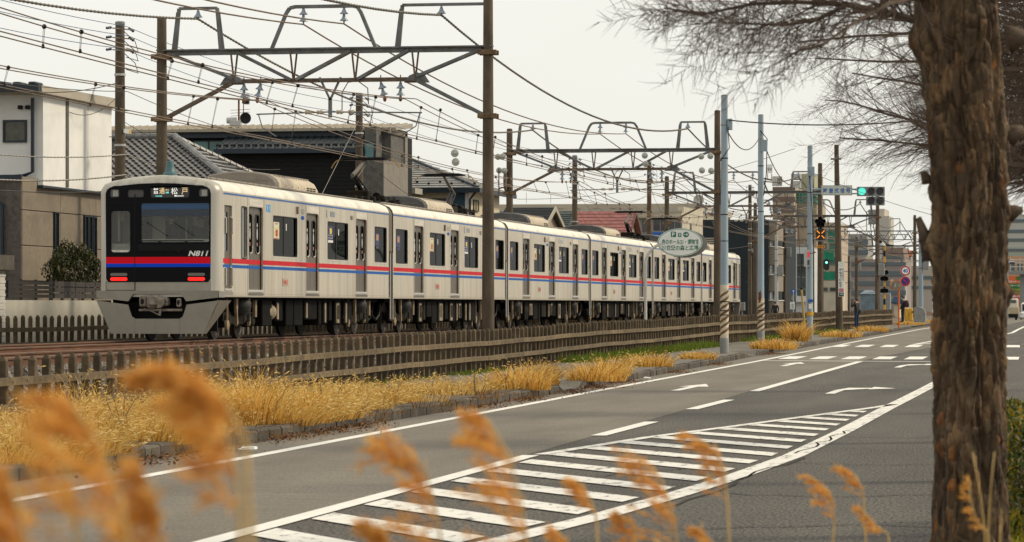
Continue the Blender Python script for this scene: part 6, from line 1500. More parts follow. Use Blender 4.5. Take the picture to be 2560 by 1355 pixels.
tower('green-grey flat roofed building above the peach building', 520, 2505, 2610, 618, 700, mat('green_far', (.32, .36, .31), .85), ((622, 628),), M_tgb, name='apartment_block')
tower('cream house wall behind the wooden pole sign', 245, 2052, 2092, 702, 770, M_ecream, (), None, dpt=8, rows=1, cols=2, name='apartment_block')
# ------------------------------------------------------------------ street furniture
EXC = Vector((CT, ST, 0)); EZ = Vector((0, 0, 1)); TOCAM = Vector((ST, -CT, 0))
def foot(u, v, dz=.15): return onroad(u, v, dz)
def zat(v, p): return hgt(v, p.x, p.y)
def panel(mb, c, w_, h, th=.03, ex=EXC, r=0):
    """flat panel facing the camera side, centre c"""
    nrm = Vector((ex.y, -ex.x, 0))
    lp = rrect(-w_ / 2, w_ / 2, -h / 2, h / 2, r, 4) if r else [(-w_ / 2, -h / 2), (w_ / 2, -h / 2), (w_ / 2, h / 2), (-w_ / 2, h / 2)]
    v, f = curve2d([lp], th / 2)
    return mb.add([Vector(c) + ex * p[0] + EZ * p[1] + nrm * p[2] for p in v], f)
def disc_f(mb, c, a, b, th=.03, ex=EXC, off=0.0, n=40, hole=None):
    nrm = Vector((ex.y, -ex.x, 0)); lps = [ellipse(0, 0, a, b, n)]
    if hole: lps.append(ellipse(0, 0, hole[0], hole[1], n))
    v, f = curve2d(lps, th / 2)
    return mb.add([Vector(c) + ex * p[0] + EZ * p[1] + nrm * (p[2] + off) for p in v], f)
def txt(mb, s, c, w_, h, off=.02, bold=0.0, ex=EXC, shear=0):
    nrm = Vector((ex.y, -ex.x, 0)); return put_text(mb, s, Vector(c) - ex * w_ / 2 - EZ * h / 2 + nrm * off, ex, EZ, w_, h, bold, shear)
M_stripew = mat('worn_white_band', (.62, .55, .43), .7, var=.2, vscale=6, grime=(.30, .2, .11), gscale=5)
M_stripeb = mat('worn_brown_stripe', (.16, .085, .03), .75, var=.4, vscale=8)
def street_pole(u, vf, vt, label, r0, r1, stripe=None, group='painted grey roadside poles', cap=True):
    p = foot(u, vf); zt = zat(vt, p)
    o = thing('roadside_pole', label, 'pole', p, group)
    mb = MB(); mb.lathe(p, [(r0 * 1.06, -.1), (r0 * 1.06, .0), (r0, .02), (r1, zt - p.z)], 18); mb.build('shaft', M_bluegrey, o, 40)
    mb = MB(); mb.lathe(p, [(r0 * 1.09, -.05), (r0 * 1.09, .45), (r0 * 1.0, .47)], 18); mb.build('base_sleeve', M_grey, o, 40)
    if cap: mb = MB(); mb.lathe((p.x, p.y, zt - .9), [(r1 * 1.05, -.03), (r1 * 1.12, 0), (r1 * 1.05, .03)], 14); mb.lathe((p.x, p.y, zt), [(r1, -.02), (r1 * 1.03, 0), (r1 * .6, .02)], 14); mb.build('cap', M_grey, o)
    mb = MB()
    for k in (1.9, 3.6, 4.4): mb.lathe((p.x, p.y, zt - k), [(r1 * 1.05, -.015), (r1 * 1.16, -.015), (r1 * 1.16, .015), (r1 * 1.05, .015)], 14)
    mb.build('band', M_black, o)
    if stripe:
        z0, z1 = zat(stripe[1], p), zat(stripe[0], p); mb = MB(); mb.lathe((p.x, p.y, 0), [(r0 * 1.03, z0), (r0 * 1.03, z1)], 20); sl = mb.build('warning_sleeve', M_stripew, o, 40)
        k = z0 + .03
        while k < z1 - .3:
            mb = MB(); vs = []
            for i in range(13):
                a = -PI * 1.0 + PI * 1.2 * i / 12; zz = k + .30 * i / 12
                for d in (0, .085): vs.append((p.x + r0 * 1.045 * math.cos(a), p.y + r0 * 1.045 * math.sin(a), zz + d))
            mb.add(vs, [(2 * i, 2 * i + 2, 2 * i + 3, 2 * i + 1) for i in range(12)]); mb.build('diagonal_stripe', M_stripeb, sl); k += .19
        mb = MB()
        for q in (.25, .42, .5): mb.lathe((p.x, p.y, z1 - (z1 - z0) * q - .1), [(r0 * 1.06, -.012), (r0 * 1.15, -.012), (r0 * 1.15, .012), (r0 * 1.06, .012)], 14)
        mb.build('wire_band', M_black, o)
    return o, p, zt
P1, p1, z1t = street_pole(1811, 883, 238, 'tall blue-grey pole with striped sleeve in front of the last train car', .125, .10, (712, 846))
P2, p2, z2t = street_pole(1902, 858, 287, 'blue-grey pole with rust patch above its striped sleeve', .13, .10, (745, 842))
P3, p3, z3t = street_pole(2025, 848, 365, 'blue-grey pole that carries the traffic light arm', .125, .10)
mb = MB(); mb.bbox(p1.x + .1, p1.x + .24, p1.y - .1, p1.y + .1, zat(325, p1), zat(297, p1), .01); mb.build('junction_box', M_bluegrey, P1)
mb = MB(); mb.tube([(p1.x + .12, p1.y - .1, z1t - .95), (p1.x + .16, p1.y - .1, z1t - 1.6), (p1.x - .12, p1.y - .1, z1t - 2.0), (p1.x - .13, p1.y, z1t - 3.3)], .015, 5); mb.build('cable', M_black, P1)
mb = MB(); mb.bbox(p2.x + .02, p2.x + .25, p2.y - .22, p2.y - .1, zat(379, p2), zat(350, p2), .01); mb.build('junction_box', M_bluegrey, P2)
mb = MB(); mb.tube([(p2.x, p2.y - .13, z2t - .6), (p2.x + .25, p2.y - .13, z2t - .9), (p2.x + .22, p2.y - .13, z2t - 2.2), (p2.x + .12, p2.y - .13, z2t - 3.0)], .018, 5); mb.build('cable', M_black, P2)
mb = MB(); c = Vector((p2.x, p2.y, zat(738, p2)))
random.seed(3)
pts = []
for i in range(18):
    a = 2 * PI * i / 18; rr = random.uniform(.6, 1.15); pts.append((.075 * math.cos(a) * rr, .26 * math.sin(a) * rr - .05))
mb.add([Vector((p2.x + .1325 * math.sin(x / .13) * 1 - .02, p2.y - .1325 * math.cos(x / .13) - .006, c.z + y)) for x, y in pts], [tuple(range(18))]); mb.build('rust_patch', M_rust, P2)
mb = MB(); mb.bbox(p3.x - .05, p3.x + .2, p3.y - .24, p3.y - .1, zat(440, p3), zat(417, p3), .01); mb.build('junction_box', M_bluegrey, P3)
mb = MB(); mb.lathe((p3.x, p3.y, zat(784, p3)), [(.135, -.08), (.14, -.08), (.14, .08), (.135, .08)], 18); mb.build('orange_band', M_yellow, P3)
mb = MB(); panel(mb, Vector((p3.x + .03, p3.y - .14, zat(752, p3))), .2, .12, .01); mb.build('blue_tag', M_sign_blue, P3)
mb = MB(); panel(mb, Vector((p3.x + .03, p3.y - .14, zat(766, p3))), .14, .2, .01); mb.build('paper_notice', M_sign_white, P3)
mb = MB(); mb.tube([(p3.x - .02, p3.y - .12, zat(440, p3)), (p3.x + .1, p3.y - .13, zat(520, p3)), (p3.x + .13, p3.y - .12, zat(610, p3))], .014, 5); mb.build('cable', M_black, P3)
# street cable between the poles
def cab(name, lb, a, b, s, r=.018): wire_thing(name, lb, 'cable', [sag(a, b, s, 18)], r, M_wire, 5, 'cables between the roadside poles')
cab('street_cable', 'black cable from the striped pole to the second blue-grey pole', (p1.x + .1, p1.y, z1t - 1.1), (p2.x, p2.y, z2t - .75), .55)
cab('street_cable', 'black cable sagging from the rust-patched pole to the signal pole', (p2.x + .1, p2.y, z2t - 1.0), (p3.x, p3.y, z3t - .95), 1.1)
cab('street_cable', 'long cable from the tall striped pole across to the trees', (p1.x + .1, p1.y, z1t - .75), tuple(at(2330, 298, 88)), .15, .02)
cab('street_cable', 'thin cable from the signal pole to the brown pole', (p3.x + .1, p3.y, z3t - 1.3), tuple(at(2098, 385, 170)), .1, .012)
cab('street_cable', 'thin cable from the signal pole to the big tree', (p3.x + .1, p3.y, z3t - 1.1), tuple(at(2340, 540, 120)), .1, .010)
# oval sign
po = foot(1614, 872); os_ = thing('oval_sign', 'oval white sign with green Japanese lettering on a bent white post', 'sign', po)
zc = zat(606, po); k_ = depth(po.x, po.y) / FPX
ctr = po + EXC * (86 * k_); ctr.z = zc
mb = MB(); arc = []
top = zat(660, po)
for i in range(10):
    a = PI - (PI / 2) * i / 9 * .95; arc.append(po + EXC * (52 * k_ * (1 + math.cos(a))) + Vector((0, 0, top - po.z + 52 * k_ * math.sin(a))))
mb.tube([po + Vector((0, 0, -.1)), Vector((po.x, po.y, top - .3))] + arc, .05, 12); mb.build('post', mat('white_post', (.55, .55, .52), .6, var=.1, vscale=3, grime=(.36, .33, .28), gscale=3), os_, 40)
mb = MB(); disc_f(mb, ctr + TOCAM * .0, 57 * k_, 35.5 * k_, .05); plt = mb.build('sign_board', M_sign_green, os_)
mb = MB(); disc_f(mb, ctr + TOCAM * .03, 56.2 * k_, 34.7 * k_, .012); mb.build('sign_rim', M_sign_white, plt)
mb = MB(); disc_f(mb, ctr + TOCAM * .038, 54.5 * k_, 33.3 * k_, .006, hole=(53.2 * k_, 32.2 * k_)); mb.build('green_border', M_sign_green, plt)
mb = MB(); bk = ctr + EXC * (8 * k_) + Vector((0, .35, -3 * k_)); disc_f(mb, bk, 57 * k_, 35 * k_, .04); mb.build('rear_board', mat('sign_back', (.25, .235, .215), .7), os_)
mb = MB(); txt(mb, '森のホール21・博物館', ctr + EZ * (1.5 * k_), 92 * k_, 13.5 * k_, .042, .016); txt(mb, '21世紀の森と広場', ctr - EZ * (13.5 * k_), 92 * k_, 13.5 * k_, .042, .016); mb.build('lettering', M_sign_green, plt)
mb = MB(); panel(mb, ctr - EXC * (16.5 * k_) + EZ * (20 * k_) + TOCAM * .038, 13 * k_, 13.5 * k_, .008, r=.02); panel(mb, ctr - EXC * (1 * k_) + EZ * (18.5 * k_) + TOCAM * .038, 9 * k_, 10 * k_, .008, r=.02); disc_f(mb, ctr + EXC * (15 * k_) + EZ * (19.5 * k_) + TOCAM * .038, 7.2 * k_, 7 * k_, .008); mb.build('symbol_plate', M_sign_green, plt)
mb = MB(); txt(mb, 'P', ctr - EXC * (16.5 * k_) + EZ * (20 * k_), 6.5 * k_, 9.5 * k_, .046, .03); txt(mb, '東', ctr - EXC * (1 * k_) + EZ * (18.5 * k_), 6.5 * k_, 7 * k_, .046)
cc = ctr + EXC * (15 * k_) + EZ * (19.5 * k_) + TOCAM * .046
mb.add([cc + EXC * (a * k_) + EZ * (b * k_) for a, b in ((-4.5, -.8), (1.2, -.8), (1.2, .8), (-4.5, .8))], [(0, 1, 2, 3)]); mb.add([cc + EXC * (a * k_) + EZ * (b * k_) for a, b in ((0, -4), (1.6, -4), (5, 0), (1.6, 4), (0, 4), (3, 0))], [(0, 1, 2, 5), (5, 2, 3, 4)])
mb.build('symbol', M_sign_white, plt)
# traffic light
Zs = depth(p3.x, p3.y); ks = Zs / FPX
tl = thing('traffic_light', 'grey five-lamp traffic light with the green lamp lit beside the blue-lettered panel', 'traffic light', at(2176, 490, Zs))
M_tlbody = mat('signal_grey', (.20, .22, .23), .55, var=.08, vscale=4); M_tlg = mat('green_lamp', (.05, .5, .4), .3, emit=(.10, .85, .66), estr=.9); M_lens = mat('dark_lens', (.016, .016, .018), .35)
def pxbox(u0, u1, v0, v1, d=.12, r=0):
    mb = MB(); c = at((u0 + u1) / 2, (v0 + v1) / 2, Zs); panel(mb, c, (u1 - u0) * ks, (v1 - v0) * ks, d, r=r); return mb
pxbox(2142.5, 2211.5, 467, 490.5, .14, .03).build('housing', M_tlbody, tl); pxbox(2165.5, 2211.5, 491.5, 513.5, .14, .03).build('housing', M_tlbody, tl)
for u, v, on in ((2154.5, 478.5, 1), (2177, 478.5, 0), (2199, 478.5, 0), (2177, 502.5, 0), (2199, 502.5, 0)):
    mb = MB(); disc_f(mb, at(u, v, Zs) + TOCAM * .075, 9.2 * ks, 9.2 * ks, .02); l = mb.build('lamp', M_tlg if on else M_lens, tl)
    mb = MB(); n = 16
    for i in range(n + 1):
        a = R(20) + R(140) * i / n; q = at(u, v, Zs) + EXC * (9.8 * ks * math.cos(a)) + EZ * (9.8 * ks * math.sin(a)); mb.v += [tuple(q + TOCAM * .07), tuple(q + TOCAM * .22)]
    for i in range(n): mb.f.append([2 * i, 2 * i + 1, 2 * i + 3, 2 * i + 2]); mb.m.append(0)
    mb.build('visor', M_tlbody, l)
mb = MB(); mb.tube([Vector((p3.x, p3.y, zat(473, p3))), at(2143, 473, Zs)], .035, 8); mb.tube([Vector((p3.x, p3.y, zat(484, p3))), at(2143, 484, Zs)], .03, 8); mb.build('arm', M_bluegrey, tl)
sg = thing('signal_sign', 'white panel with blue lettering left of the traffic light', 'sign', at(2091, 476, Zs) + TOCAM * .06)
mb = MB(); panel(mb, at(2091, 476, Zs) + TOCAM * .06, 78 * ks, 25 * ks, .04); b = mb.build('board', mat('sign_frame_grey', (.3, .33, .34), .6), sg)
mb = MB(); panel(mb, at(2091, 476, Zs) + TOCAM * .085, 74 * ks, 21.5 * ks, .012); mb.build('panel', mat('sign_pale_green', (.50, .54, .47), .6), b)
mb = MB()
for i, ch in enumerate('時差式信号'): txt(mb, ch, at(2062.5 + i * 14.3, 476.5, Zs), 11 * ks, 12.5 * ks, .095, .025)
mb.build('lettering', M_sign_blue, b)
pd = thing('pedestrian_signal', 'white pedestrian signal with red figure lamp on the traffic light pole', 'signal', at(2017, 646, Zs) + TOCAM * .1)
mb = MB(); panel(mb, at(2016.5, 646, Zs) + TOCAM * .12, 13.5 * ks, 42 * ks, .16, r=.02); b = mb.build('housing', mat('signal_white', (.42, .45, .46), .5), pd)
mb = MB(); panel(mb, at(2020, 636.5, Zs) + TOCAM * .205, 5.5 * ks, 14 * ks, .01); mb.build('red_lamp', mat('red_lamp', (.6, .04, .03), .4, emit=(.9, .05, .03), estr=.35), b)
mb = MB(); panel(mb, at(2020, 656.5, Zs) + TOCAM * .205, 5 * ks, 13 * ks, .01); mb.build('dark_lamp', M_brownd, b)
mb = MB(); mb.bbox(p3.x - .45, p3.x - .1, p3.y - .1, p3.y + .1, zat(617, p3), zat(612, p3), .01); mb.build('bracket', M_grey, pd)
# brown pole with its advertisement
pb = foot(2099, 828); zb = zat(362, pb); kb = depth(pb.x, pb.y) / FPX
bp_ = thing('concrete_pole', 'brown leaning utility pole with a tall white advertisement', 'pole', pb)
mb = MB(); mb.tube([pb + Vector((0, 0, -.1)), pb + EXC * (-4 * kb) + Vector((0, 0, (zb - pb.z) * .5)), pb + EXC * (-8 * kb) + Vector((0, 0, zb - pb.z))], [.19, .165, .115], 18); mb.build('shaft', mat('pole_dark_brown', (.085, .062, .042), .9, var=.3, vscale=3, stretch=(1, 1, .4)), bp_, 40)
mb = MB()
for z in (zb - .7, zb - 2.6, zb - 4.2, zb - 1.0): mb.tube([Vector((pb.x - .45, pb.y - .1, z)), Vector((pb.x + .3, pb.y - .1, z))], .012, 4)
mb.build('step_bolt', M_steel, bp_)
mb = MB(); mb.bbox(pb.x - .45, pb.x + .1, pb.y - .2, pb.y - .14, zb - .78, zb - .7, .01); mb.build('cross_arm', M_steel, bp_)
adc = at(2102, 698, depth(pb.x, pb.y)) + TOCAM * .2
ad = thing('vertical_sign', 'tall narrow white sign with black Japanese lettering on the brown pole', 'sign', adc)
mb = MB(); panel(mb, adc, 14.5 * kb, 87 * kb, .02); b = mb.build('board', M_sign_white, ad)
mb = MB()
for i, ch in enumerate('かなで補聴器'): txt(mb, ch, adc + EZ * ((24 - i * 8.6) * kb) - EXC * (1.5 * kb), 7.2 * kb, 7.4 * kb, .014, .03)
mb.build('lettering', M_black, b)
mb = MB()
for i, ch in enumerate('認定補聴器専門店'): txt(mb, ch, adc + EZ * ((26 - i * 4.0) * kb) + EXC * (4.4 * kb), 3 * kb, 3.2 * kb, .014, .02)
mb.build('lettering', M_black, b)
mb = MB(); panel(mb, adc - EZ * (27.5 * kb) + TOCAM * .012, 12 * kb, 9 * kb, .006); mb.build('pink_block', mat('pink_print', (.5, .2, .24), .6), b)
mb = MB(); panel(mb, adc - EZ * (38 * kb) + TOCAM * .012, 12.4 * kb, 9.5 * kb, .006); gb = mb.build('green_block', mat('dark_green_print', (.01, .06, .05), .6), b)
mb = MB(); txt(mb, '千葉県', adc - EZ * (37.5 * kb), 8.5 * kb, 3.4 * kb, .02, .02); mb.build('lettering', M_sign_white, gb)
mb = MB(); disc_f(mb, adc + EZ * (37 * kb) + TOCAM * .012, 4.2 * kb, 4.6 * kb, .006, hole=(3.2 * kb, 3.5 * kb)); mb.build('emblem', mat('pale_green_print', (.35, .5, .25), .6), b)
# railway signals on the third gantry post
Zp = depth(XR, 179.0); kp = Zp / FPX
xs = thing('obstruction_signal', 'square railway signal showing a glowing orange X', 'signal', at(2050, 587, Zp) + TOCAM * .3)
mb = MB(); c = at(2050, 586.5, Zp) + TOCAM * .3; panel(mb, c, 23 * kp, 26 * kp, .12); b = mb.build('housing', mat('signal_dark_red', (.03, .014, .012), .6), xs)
M_or = mat('orange_led', (.9, .3, .02), .4, emit=(1, .34, .03), estr=1.4)
for s, q in ((1, 1), (1, -1), (-1, 1), (-1, -1)):
    mb = MB(); a = c + TOCAM * .068 + EXC * (s * 2.6 * kp) + EZ * (q * 2.8 * kp); e = c + TOCAM * .068 + EXC * (s * 9.4 * kp) + EZ * (q * 9.6 * kp); mb.bar(a, e, .03, .055, TOCAM); mb.build('light_bar', M_or, b)
mb = MB(); mb.bar(c + EXC * (-12 * kp) + EZ * (-16 * kp), c + EXC * (18 * kp) + EZ * (-16 * kp), .3, .05); mb.bar(c + EXC * (16 * kp) + EZ * (-16 * kp), c + EXC * (16 * kp) + EZ * (16 * kp), .03, .03); mb.build('platform', M_grey, xs)
fl = thing('lamp_cluster', 'black ring of five hooded lamps above the glowing orange X', 'signal', at(2050, 560, Zp) + TOCAM * .3)
mb = MB(); c = at(2050.5, 556, Zp) + TOCAM * .28; disc_f(mb, c, 9 * kp, 9.5 * kp, .1, n=5); b = mb.build('back_plate', M_black, fl)
for k in range(5):
    a = PI / 2 + 2 * PI * k / 5; q = c + EXC * (8.5 * kp * math.cos(a)) + EZ * (8.5 * kp * math.sin(a)); mb = MB(); mb.lathe(q, [(.03, .05), (.11, .0), (.12, -.22), (.10, -.2), (.02, -.02)], 14, 'y'); mb.build('hooded_lamp', M_black, b)
mb = MB(); mb.tube([c - EZ * (9 * kp), c - EZ * (18 * kp)], .05, 8); mb.build('stem', M_black, fl)
op = thing('orange_plate', 'small orange plate with black characters under the glowing X', 'sign', at(2051, 617, Zp) + TOCAM * .3)
mb = MB(); panel(mb, at(2051, 617, Zp) + TOCAM * .3, 19 * kp, 7.5 * kp, .02); b = mb.build('plate', mat('orange_plate', (.7, .26, .02), .5), op); mb = MB(); txt(mb, '八柱3', at(2051, 617, Zp) + TOCAM * .3, 15 * kp, 5 * kp, .014, .02); mb.build('lettering', M_black, b)
gs_ = thing('railway_signal', 'black railway signal with one green lamp lit', 'signal', at(2066, 662, Zp + 6))
mb = MB(); c = at(2066, 661.5, Zp + 6); panel(mb, c, 15 * kp, 30 * kp, .1, r=.16); b = mb.build('back_board', mat('signal_green_black', (.008, .02, .018), .5), gs_)
mb = MB(); disc_f(mb, c + EZ * (5.5 * kp) + TOCAM * .06, 2.8 * kp, 2.8 * kp, .02); mb.build('green_lamp', mat('green_aspect', (.2, .9, .7), .3, emit=(.25, 1, .72), estr=2.2), b)
mb = MB(); disc_f(mb, c - EZ * (4.5 * kp) + TOCAM * .06, 2.6 * kp, 2.6 * kp, .02); mb.build('dark_lamp', M_lens, b)
q0 = at(2055, 700, Zp + 6.2); mb = MB(); mb.tube([Vector((q0.x, q0.y, .5)), Vector((q0.x, q0.y, zat(560, q0)))], .09, 10); mb.bar(at(2055, 661, Zp + 6.2), at(2064, 661, Zp + 6.2), .05, .05); mb.build('post', M_pole, gs_)
# more poles beyond the crossing
for (u, vt, X, r, mm, lb) in ((1941, 588, -24.9, .13, M_greyl, 'pale grey pole in front of the orange panelled block'), (1961, 545, -25.3, .15, M_pole, 'dark pole between the orange panels and the white building'), (2140, 600, -25.4, .12, M_pole, 'dark pole that carries the white street lamp'), (2192, 566, -14.2, .1, M_pole, 'thin dark pole beside the fourth gantry post'), (2302, 556, -11.9, .14, M_bluegrey, 'blue-grey pole just left of the big tree trunk'), (2122, 640, -24.0, .1, M_pole, 'slim dark pole left of the blue-grey cabinet')):
    t = along(u, X); z = hgt(vt, X, t); p = thing('service_pole', lb, 'pole', (X, t, g(t)), 'poles beyond the crossing')
    mb = MB(); mb.lathe((X, t, 0), [(r * 1.2, g(t)), (r, z), (r * .4, z + .02)], 12); mb.build('shaft', mm, p, 40)
    mb = MB()
    for k in (.6, 1.5, 2.6): mb.bar((X - .5, t, z - k), (X + .5, t, z - k), .06, .06); mb.lathe((X, t, z - k - .5), [(r * 1.02, -.03), (r * 1.15, -.03), (r * 1.15, .03), (r * 1.02, .03)], 10)
    mb.build('cross_arm', M_steel, p)
    mb = MB(); mb.bbox(X + r, X + r + .4, t - .2, t + .2, z - 3.2, z - 2.4, .03); mb.build('junction_box', M_grey, p)
mb = MB(); c = at(2172, 645, 300); mb.tube([at(2140, 655, 303), at(2152, 652, 303), at(2166, 647, 301)], .06, 6); st = thing('street_lamp', 'white hooded street lamp reaching out from a dark pole', 'street lamp', c); mb.build('arm', M_rust, st)
mb = MB(); pts = [(-10, -3.2), (10, -3.2), (9, 1.5), (4, 3.6), (-3, 3.8), (-7, 1)]; kk = 300 / FPX; v_, f_ = curve2d([pts], 5); mb.add([c + EXC * (p[0] * kk) + EZ * (p[1] * kk) + TOCAM * (p[2] * kk) for p in v_], f_); mb.build('lamp_head', mat('lamp_cream', (.6, .55, .42), .5), st)
mb = MB(); c = at(1833, 636, 252); v_, f_ = curve2d([[(-7, -2), (7, -2), (5.5, 2), (1, 4), (-3, 4), (-6, 1.5)]], 4); kk = 252 / FPX; mb.add([c + EXC * (p[0] * kk) + EZ * (p[1] * kk) + TOCAM * (p[2] * kk) for p in v_], f_); mb.tube([c, c + Vector((.3, 0, -6.4))], .05, 6); tag(mb.build('track_lamp', mat('lamp_cream', (.6, .55, .42), .5)), 'cream hooded lamp just beyond the last train car', 'lamp')
# blue arrow sign, notice boards
def roundsign(name, label, u, v, Z, r, face, rim, inner=None):
    c = at(u, v, Z); kk = Z / FPX; o = thing(name, label, 'sign', c)
    mb = MB(); disc_f(mb, c, r * kk, r * kk, .02); b = mb.build('disc', rim, o); mb = MB(); disc_f(mb, c + TOCAM * .013, r * .95 * kk, r * .95 * kk, .006); return o, b, c, kk
o, b, c, kk = roundsign('direction_sign', 'round blue sign with a white upward arrow behind the fence', 1983.5, 729, 232, 6.4, M_sign_blue, M_sign_blue)
mb = MB(); mb.add([c + TOCAM * .02 + EXC * (x * kk) + EZ * (y * kk) for x, y in ((-1, -4), (1, -4), (1, 1), (-1, 1), (-3, 1), (3, 1), (0, 4.4))], [(0, 1, 2, 3), (4, 5, 6)]); mb.build('arrow', M_sign_white, b); mb = MB(); mb.tube([c, Vector((c.x, c.y, .4))], .04, 6); mb.build('post', M_greyl, o)
nb_ = thing('notice_board', 'white notice board with black characters below the blue arrow sign', 'sign', at(1981, 764, 231))
mb = MB(); panel(mb, at(1981, 764, 231), 12 * kk, 18 * kk, .02); b = mb.build('board', M_sign_white, nb_); mb = MB(); txt(mb, '八柱', at(1980, 765, 231), 8 * kk, 12 * kk, .014); mb.build('lettering', M_black, b)
gr_ = thing('round_plate', 'small faded beige round plate under the blue arrow sign', 'sign', at(1982, 744, 232)); mb = MB(); disc_f(mb, at(1982, 744.5, 232), 3 * kk, 6 * kk, .02); mb.build('plate', mat('faded_beige', (.35, .32, .24), .7), gr_)
# speed limit and no parking
Z5 = depth(*foot(2266, 806)[:2]); k5 = Z5 / FPX; pf = foot(2266, 806)
ss = thing('road_sign', 'white post carrying the round 40 speed limit above a no parking disc', 'sign', pf)
mb = MB(); mb.tube([pf, Vector((pf.x, pf.y, zat(664, pf)))], .035, 8); mb.build('post', M_white, ss)
for v, face, nm in ((677, M_sign_white, 'speed_disc'), (703.5, M_signnavy, 'parking_disc')):
    c = at(2263, v, Z5) + TOCAM * .06; mb = MB(); disc_f(mb, c, 12.8 * k5, 12.8 * k5, .02); b = mb.build(nm, M_sign_white, ss)
    mb = MB(); disc_f(mb, c + TOCAM * .012, 12.3 * k5, 12.3 * k5, .008, hole=(8.9 * k5, 8.9 * k5)); mb.build('red_ring', M_sign_red, b)
    mb = MB(); disc_f(mb, c + TOCAM * .011, 9.0 * k5, 9.0 * k5, .006); mb.build('face', face, b)
    mb = MB()
    if face is M_sign_white: txt(mb, '40', c, 12.5 * k5, 9.5 * k5, .02, .03); mb.build('lettering', M_sign_blue, b)
    else: mb.bar(c + TOCAM * .018 + EXC * (-6.3 * k5) + EZ * (6.3 * k5), c + TOCAM * .018 + EXC * (6.3 * k5) - EZ * (6.3 * k5), .008, 2.6 * k5, EXC + EZ); mb.build('red_bar', M_sign_red, b)
# traffic mirror
pm = foot(2247, 820); km = depth(pm.x, pm.y) / FPX; Zm = depth(pm.x, pm.y)
tm = thing('traffic_mirror', 'orange post with two orange-backed convex traffic mirrors', 'traffic mirror', pm)
mb = MB(); mb.tube([pm + Vector((0, 0, -.05)), Vector((pm.x, pm.y, zat(697, pm)))], .05, 10); mb.build('post', M_orange, tm, 40)
M_ob = mat('mirror_back_orange', (.50, .19, .06), .6, var=.3, vscale=5)
for u, v, rz, a in ((2230, 711, 1.0, 8), (2242, 712.5, -.25, 11.5)):
    c = at(u, v, Zm) + TOCAM * .1; ex = Vector((math.cos(rz + TH), math.sin(rz + TH), 0)); mb = MB()
    disc_f(mb, c, 11.5 * km, 12.5 * km, .04, ex=ex); b = mb.build('mirror_rim', M_ob, tm); mb = MB(); disc_f(mb, c, 10 * km, 11 * km, .03, ex=ex, off=.02); mb.build('mirror_face', mat('mirror_grey', (.28, .25, .2), .35, .5, var=.3, vscale=5), b)
mb = MB(); mb.bbox(at(2238, 712, Zm).x - .05, at(2248, 712, Zm).x, pm.y - .15, pm.y - .08, zat(718, pm), zat(708, pm), .02); mb.build('bracket', M_greyl, tm)
# level crossing post
Zc = 232; kc = Zc / FPX
cx_ = thing('crossing_post', 'yellow and black striped level crossing post with lamps', 'crossing signal', Vector((at(2211, 770, Zc).x, at(2211, 770, Zc).y, .45)))
c0 = at(2211, 690, Zc); k = 0; zz = .45; top = zat(612, c0)
while zz < top:
    mb = MB(); mb.lathe((c0.x, c0.y, zz), [(.075, 0), (.075, min(.42, top - zz))], 12); mb.build('stripe_band', M_yellow if k % 2 == 0 else M_black, cx_); zz += .42; k += 1
for v in (681, 697, 727):
    mb = MB(); c = at(2211, v, Zc); 
    for s in (-1, 1): mb.lathe(c + EXC * (s * 5 * kc), [(.03, .12), (.15, .08), (.16, -.18), (.13, -.16), (.02, 0)], 12, 'y')
    mb.bar(c - EXC * (7 * kc), c + EXC * (7 * kc), .05, .05); mb.build('warning_lamp', M_black, cx_)
mb = MB(); c = at(2203, 604, Zc); mb.add([c + EXC * (x * kc) + EZ * (y * kc) + TOCAM * d for d in (0, -.06) for x, y in ((-6, -6), (3, -1), (-2, 6), (-6, 5))], [(0, 1, 2, 3), (7, 6, 5, 4), (0, 4, 5, 1), (1, 5, 6, 2), (2, 6, 7, 3), (3, 7, 4, 0)]); mb.build('crossbuck_back', M_black, cx_)
mb = MB(); mb.lathe(at(2206, 612, Zc), [(.02, .2), (.22, 0), (.24, -.05), (.05, -.08)], 14); mb.build('bell', M_greyl, cx_)
# cabinets at the crossing
cb = thing('relay_cabinet', 'blue-grey hipped relay cabinet behind the photographer', 'cabinet', at(2170, 772, 225))
q0 = at(2152, 772, 225); q1 = at(2189, 772, 225); zt_ = zat(735, q0); zt2 = zat(725, q0)
mb = MB(); mb.box(q0.x, q1.x, q0.y, q0.y + 1.4, .4, zt_); mb.build('body', M_bluecab, cb); mb = MB(); mb.add([(q0.x - .08, q0.y - .1, zt_), (q1.x + .08, q0.y - .1, zt_), (q1.x + .08, q0.y + 1.5, zt_), (q0.x - .08, q0.y + 1.5, zt_), (q0.x + .25, q0.y + .7, zt2), (q1.x - .25, q0.y + .7, zt2)], [(0, 1, 5, 4), (1, 2, 5), (2, 3, 4, 5), (3, 0, 4), (3, 2, 1, 0)]); mb.build('roof', mat('cabinet_roof', (.17, .22, .26), .6), cb)
cb2 = thing('equipment_cabinet', 'grey upright cabinet beside the striped crossing post', 'cabinet', at(2216, 772, 236)); q0 = at(2198, 772, 236); q1 = at(2226, 772, 236)
mb = MB(); mb.bbox(q0.x, q1.x, q0.y, q0.y + .8, .4, zat(733, q0), .03); mb.build('body', mat('cabinet_grey', (.24, .25, .25), .7, var=.1, vscale=2), cb2); mb = MB(); panel(mb, at(2213, 746, 236) + TOCAM * .03, 9 * kc, 3 * kc, .02); mb.build('label_plate', M_grey, cb2)
cb3 = thing('track_box', 'grey relay box on a post beside the track behind the last car', 'cabinet', at(1855, 775, 228)); q0 = at(1848, 775, 228); q1 = at(1862, 775, 228)
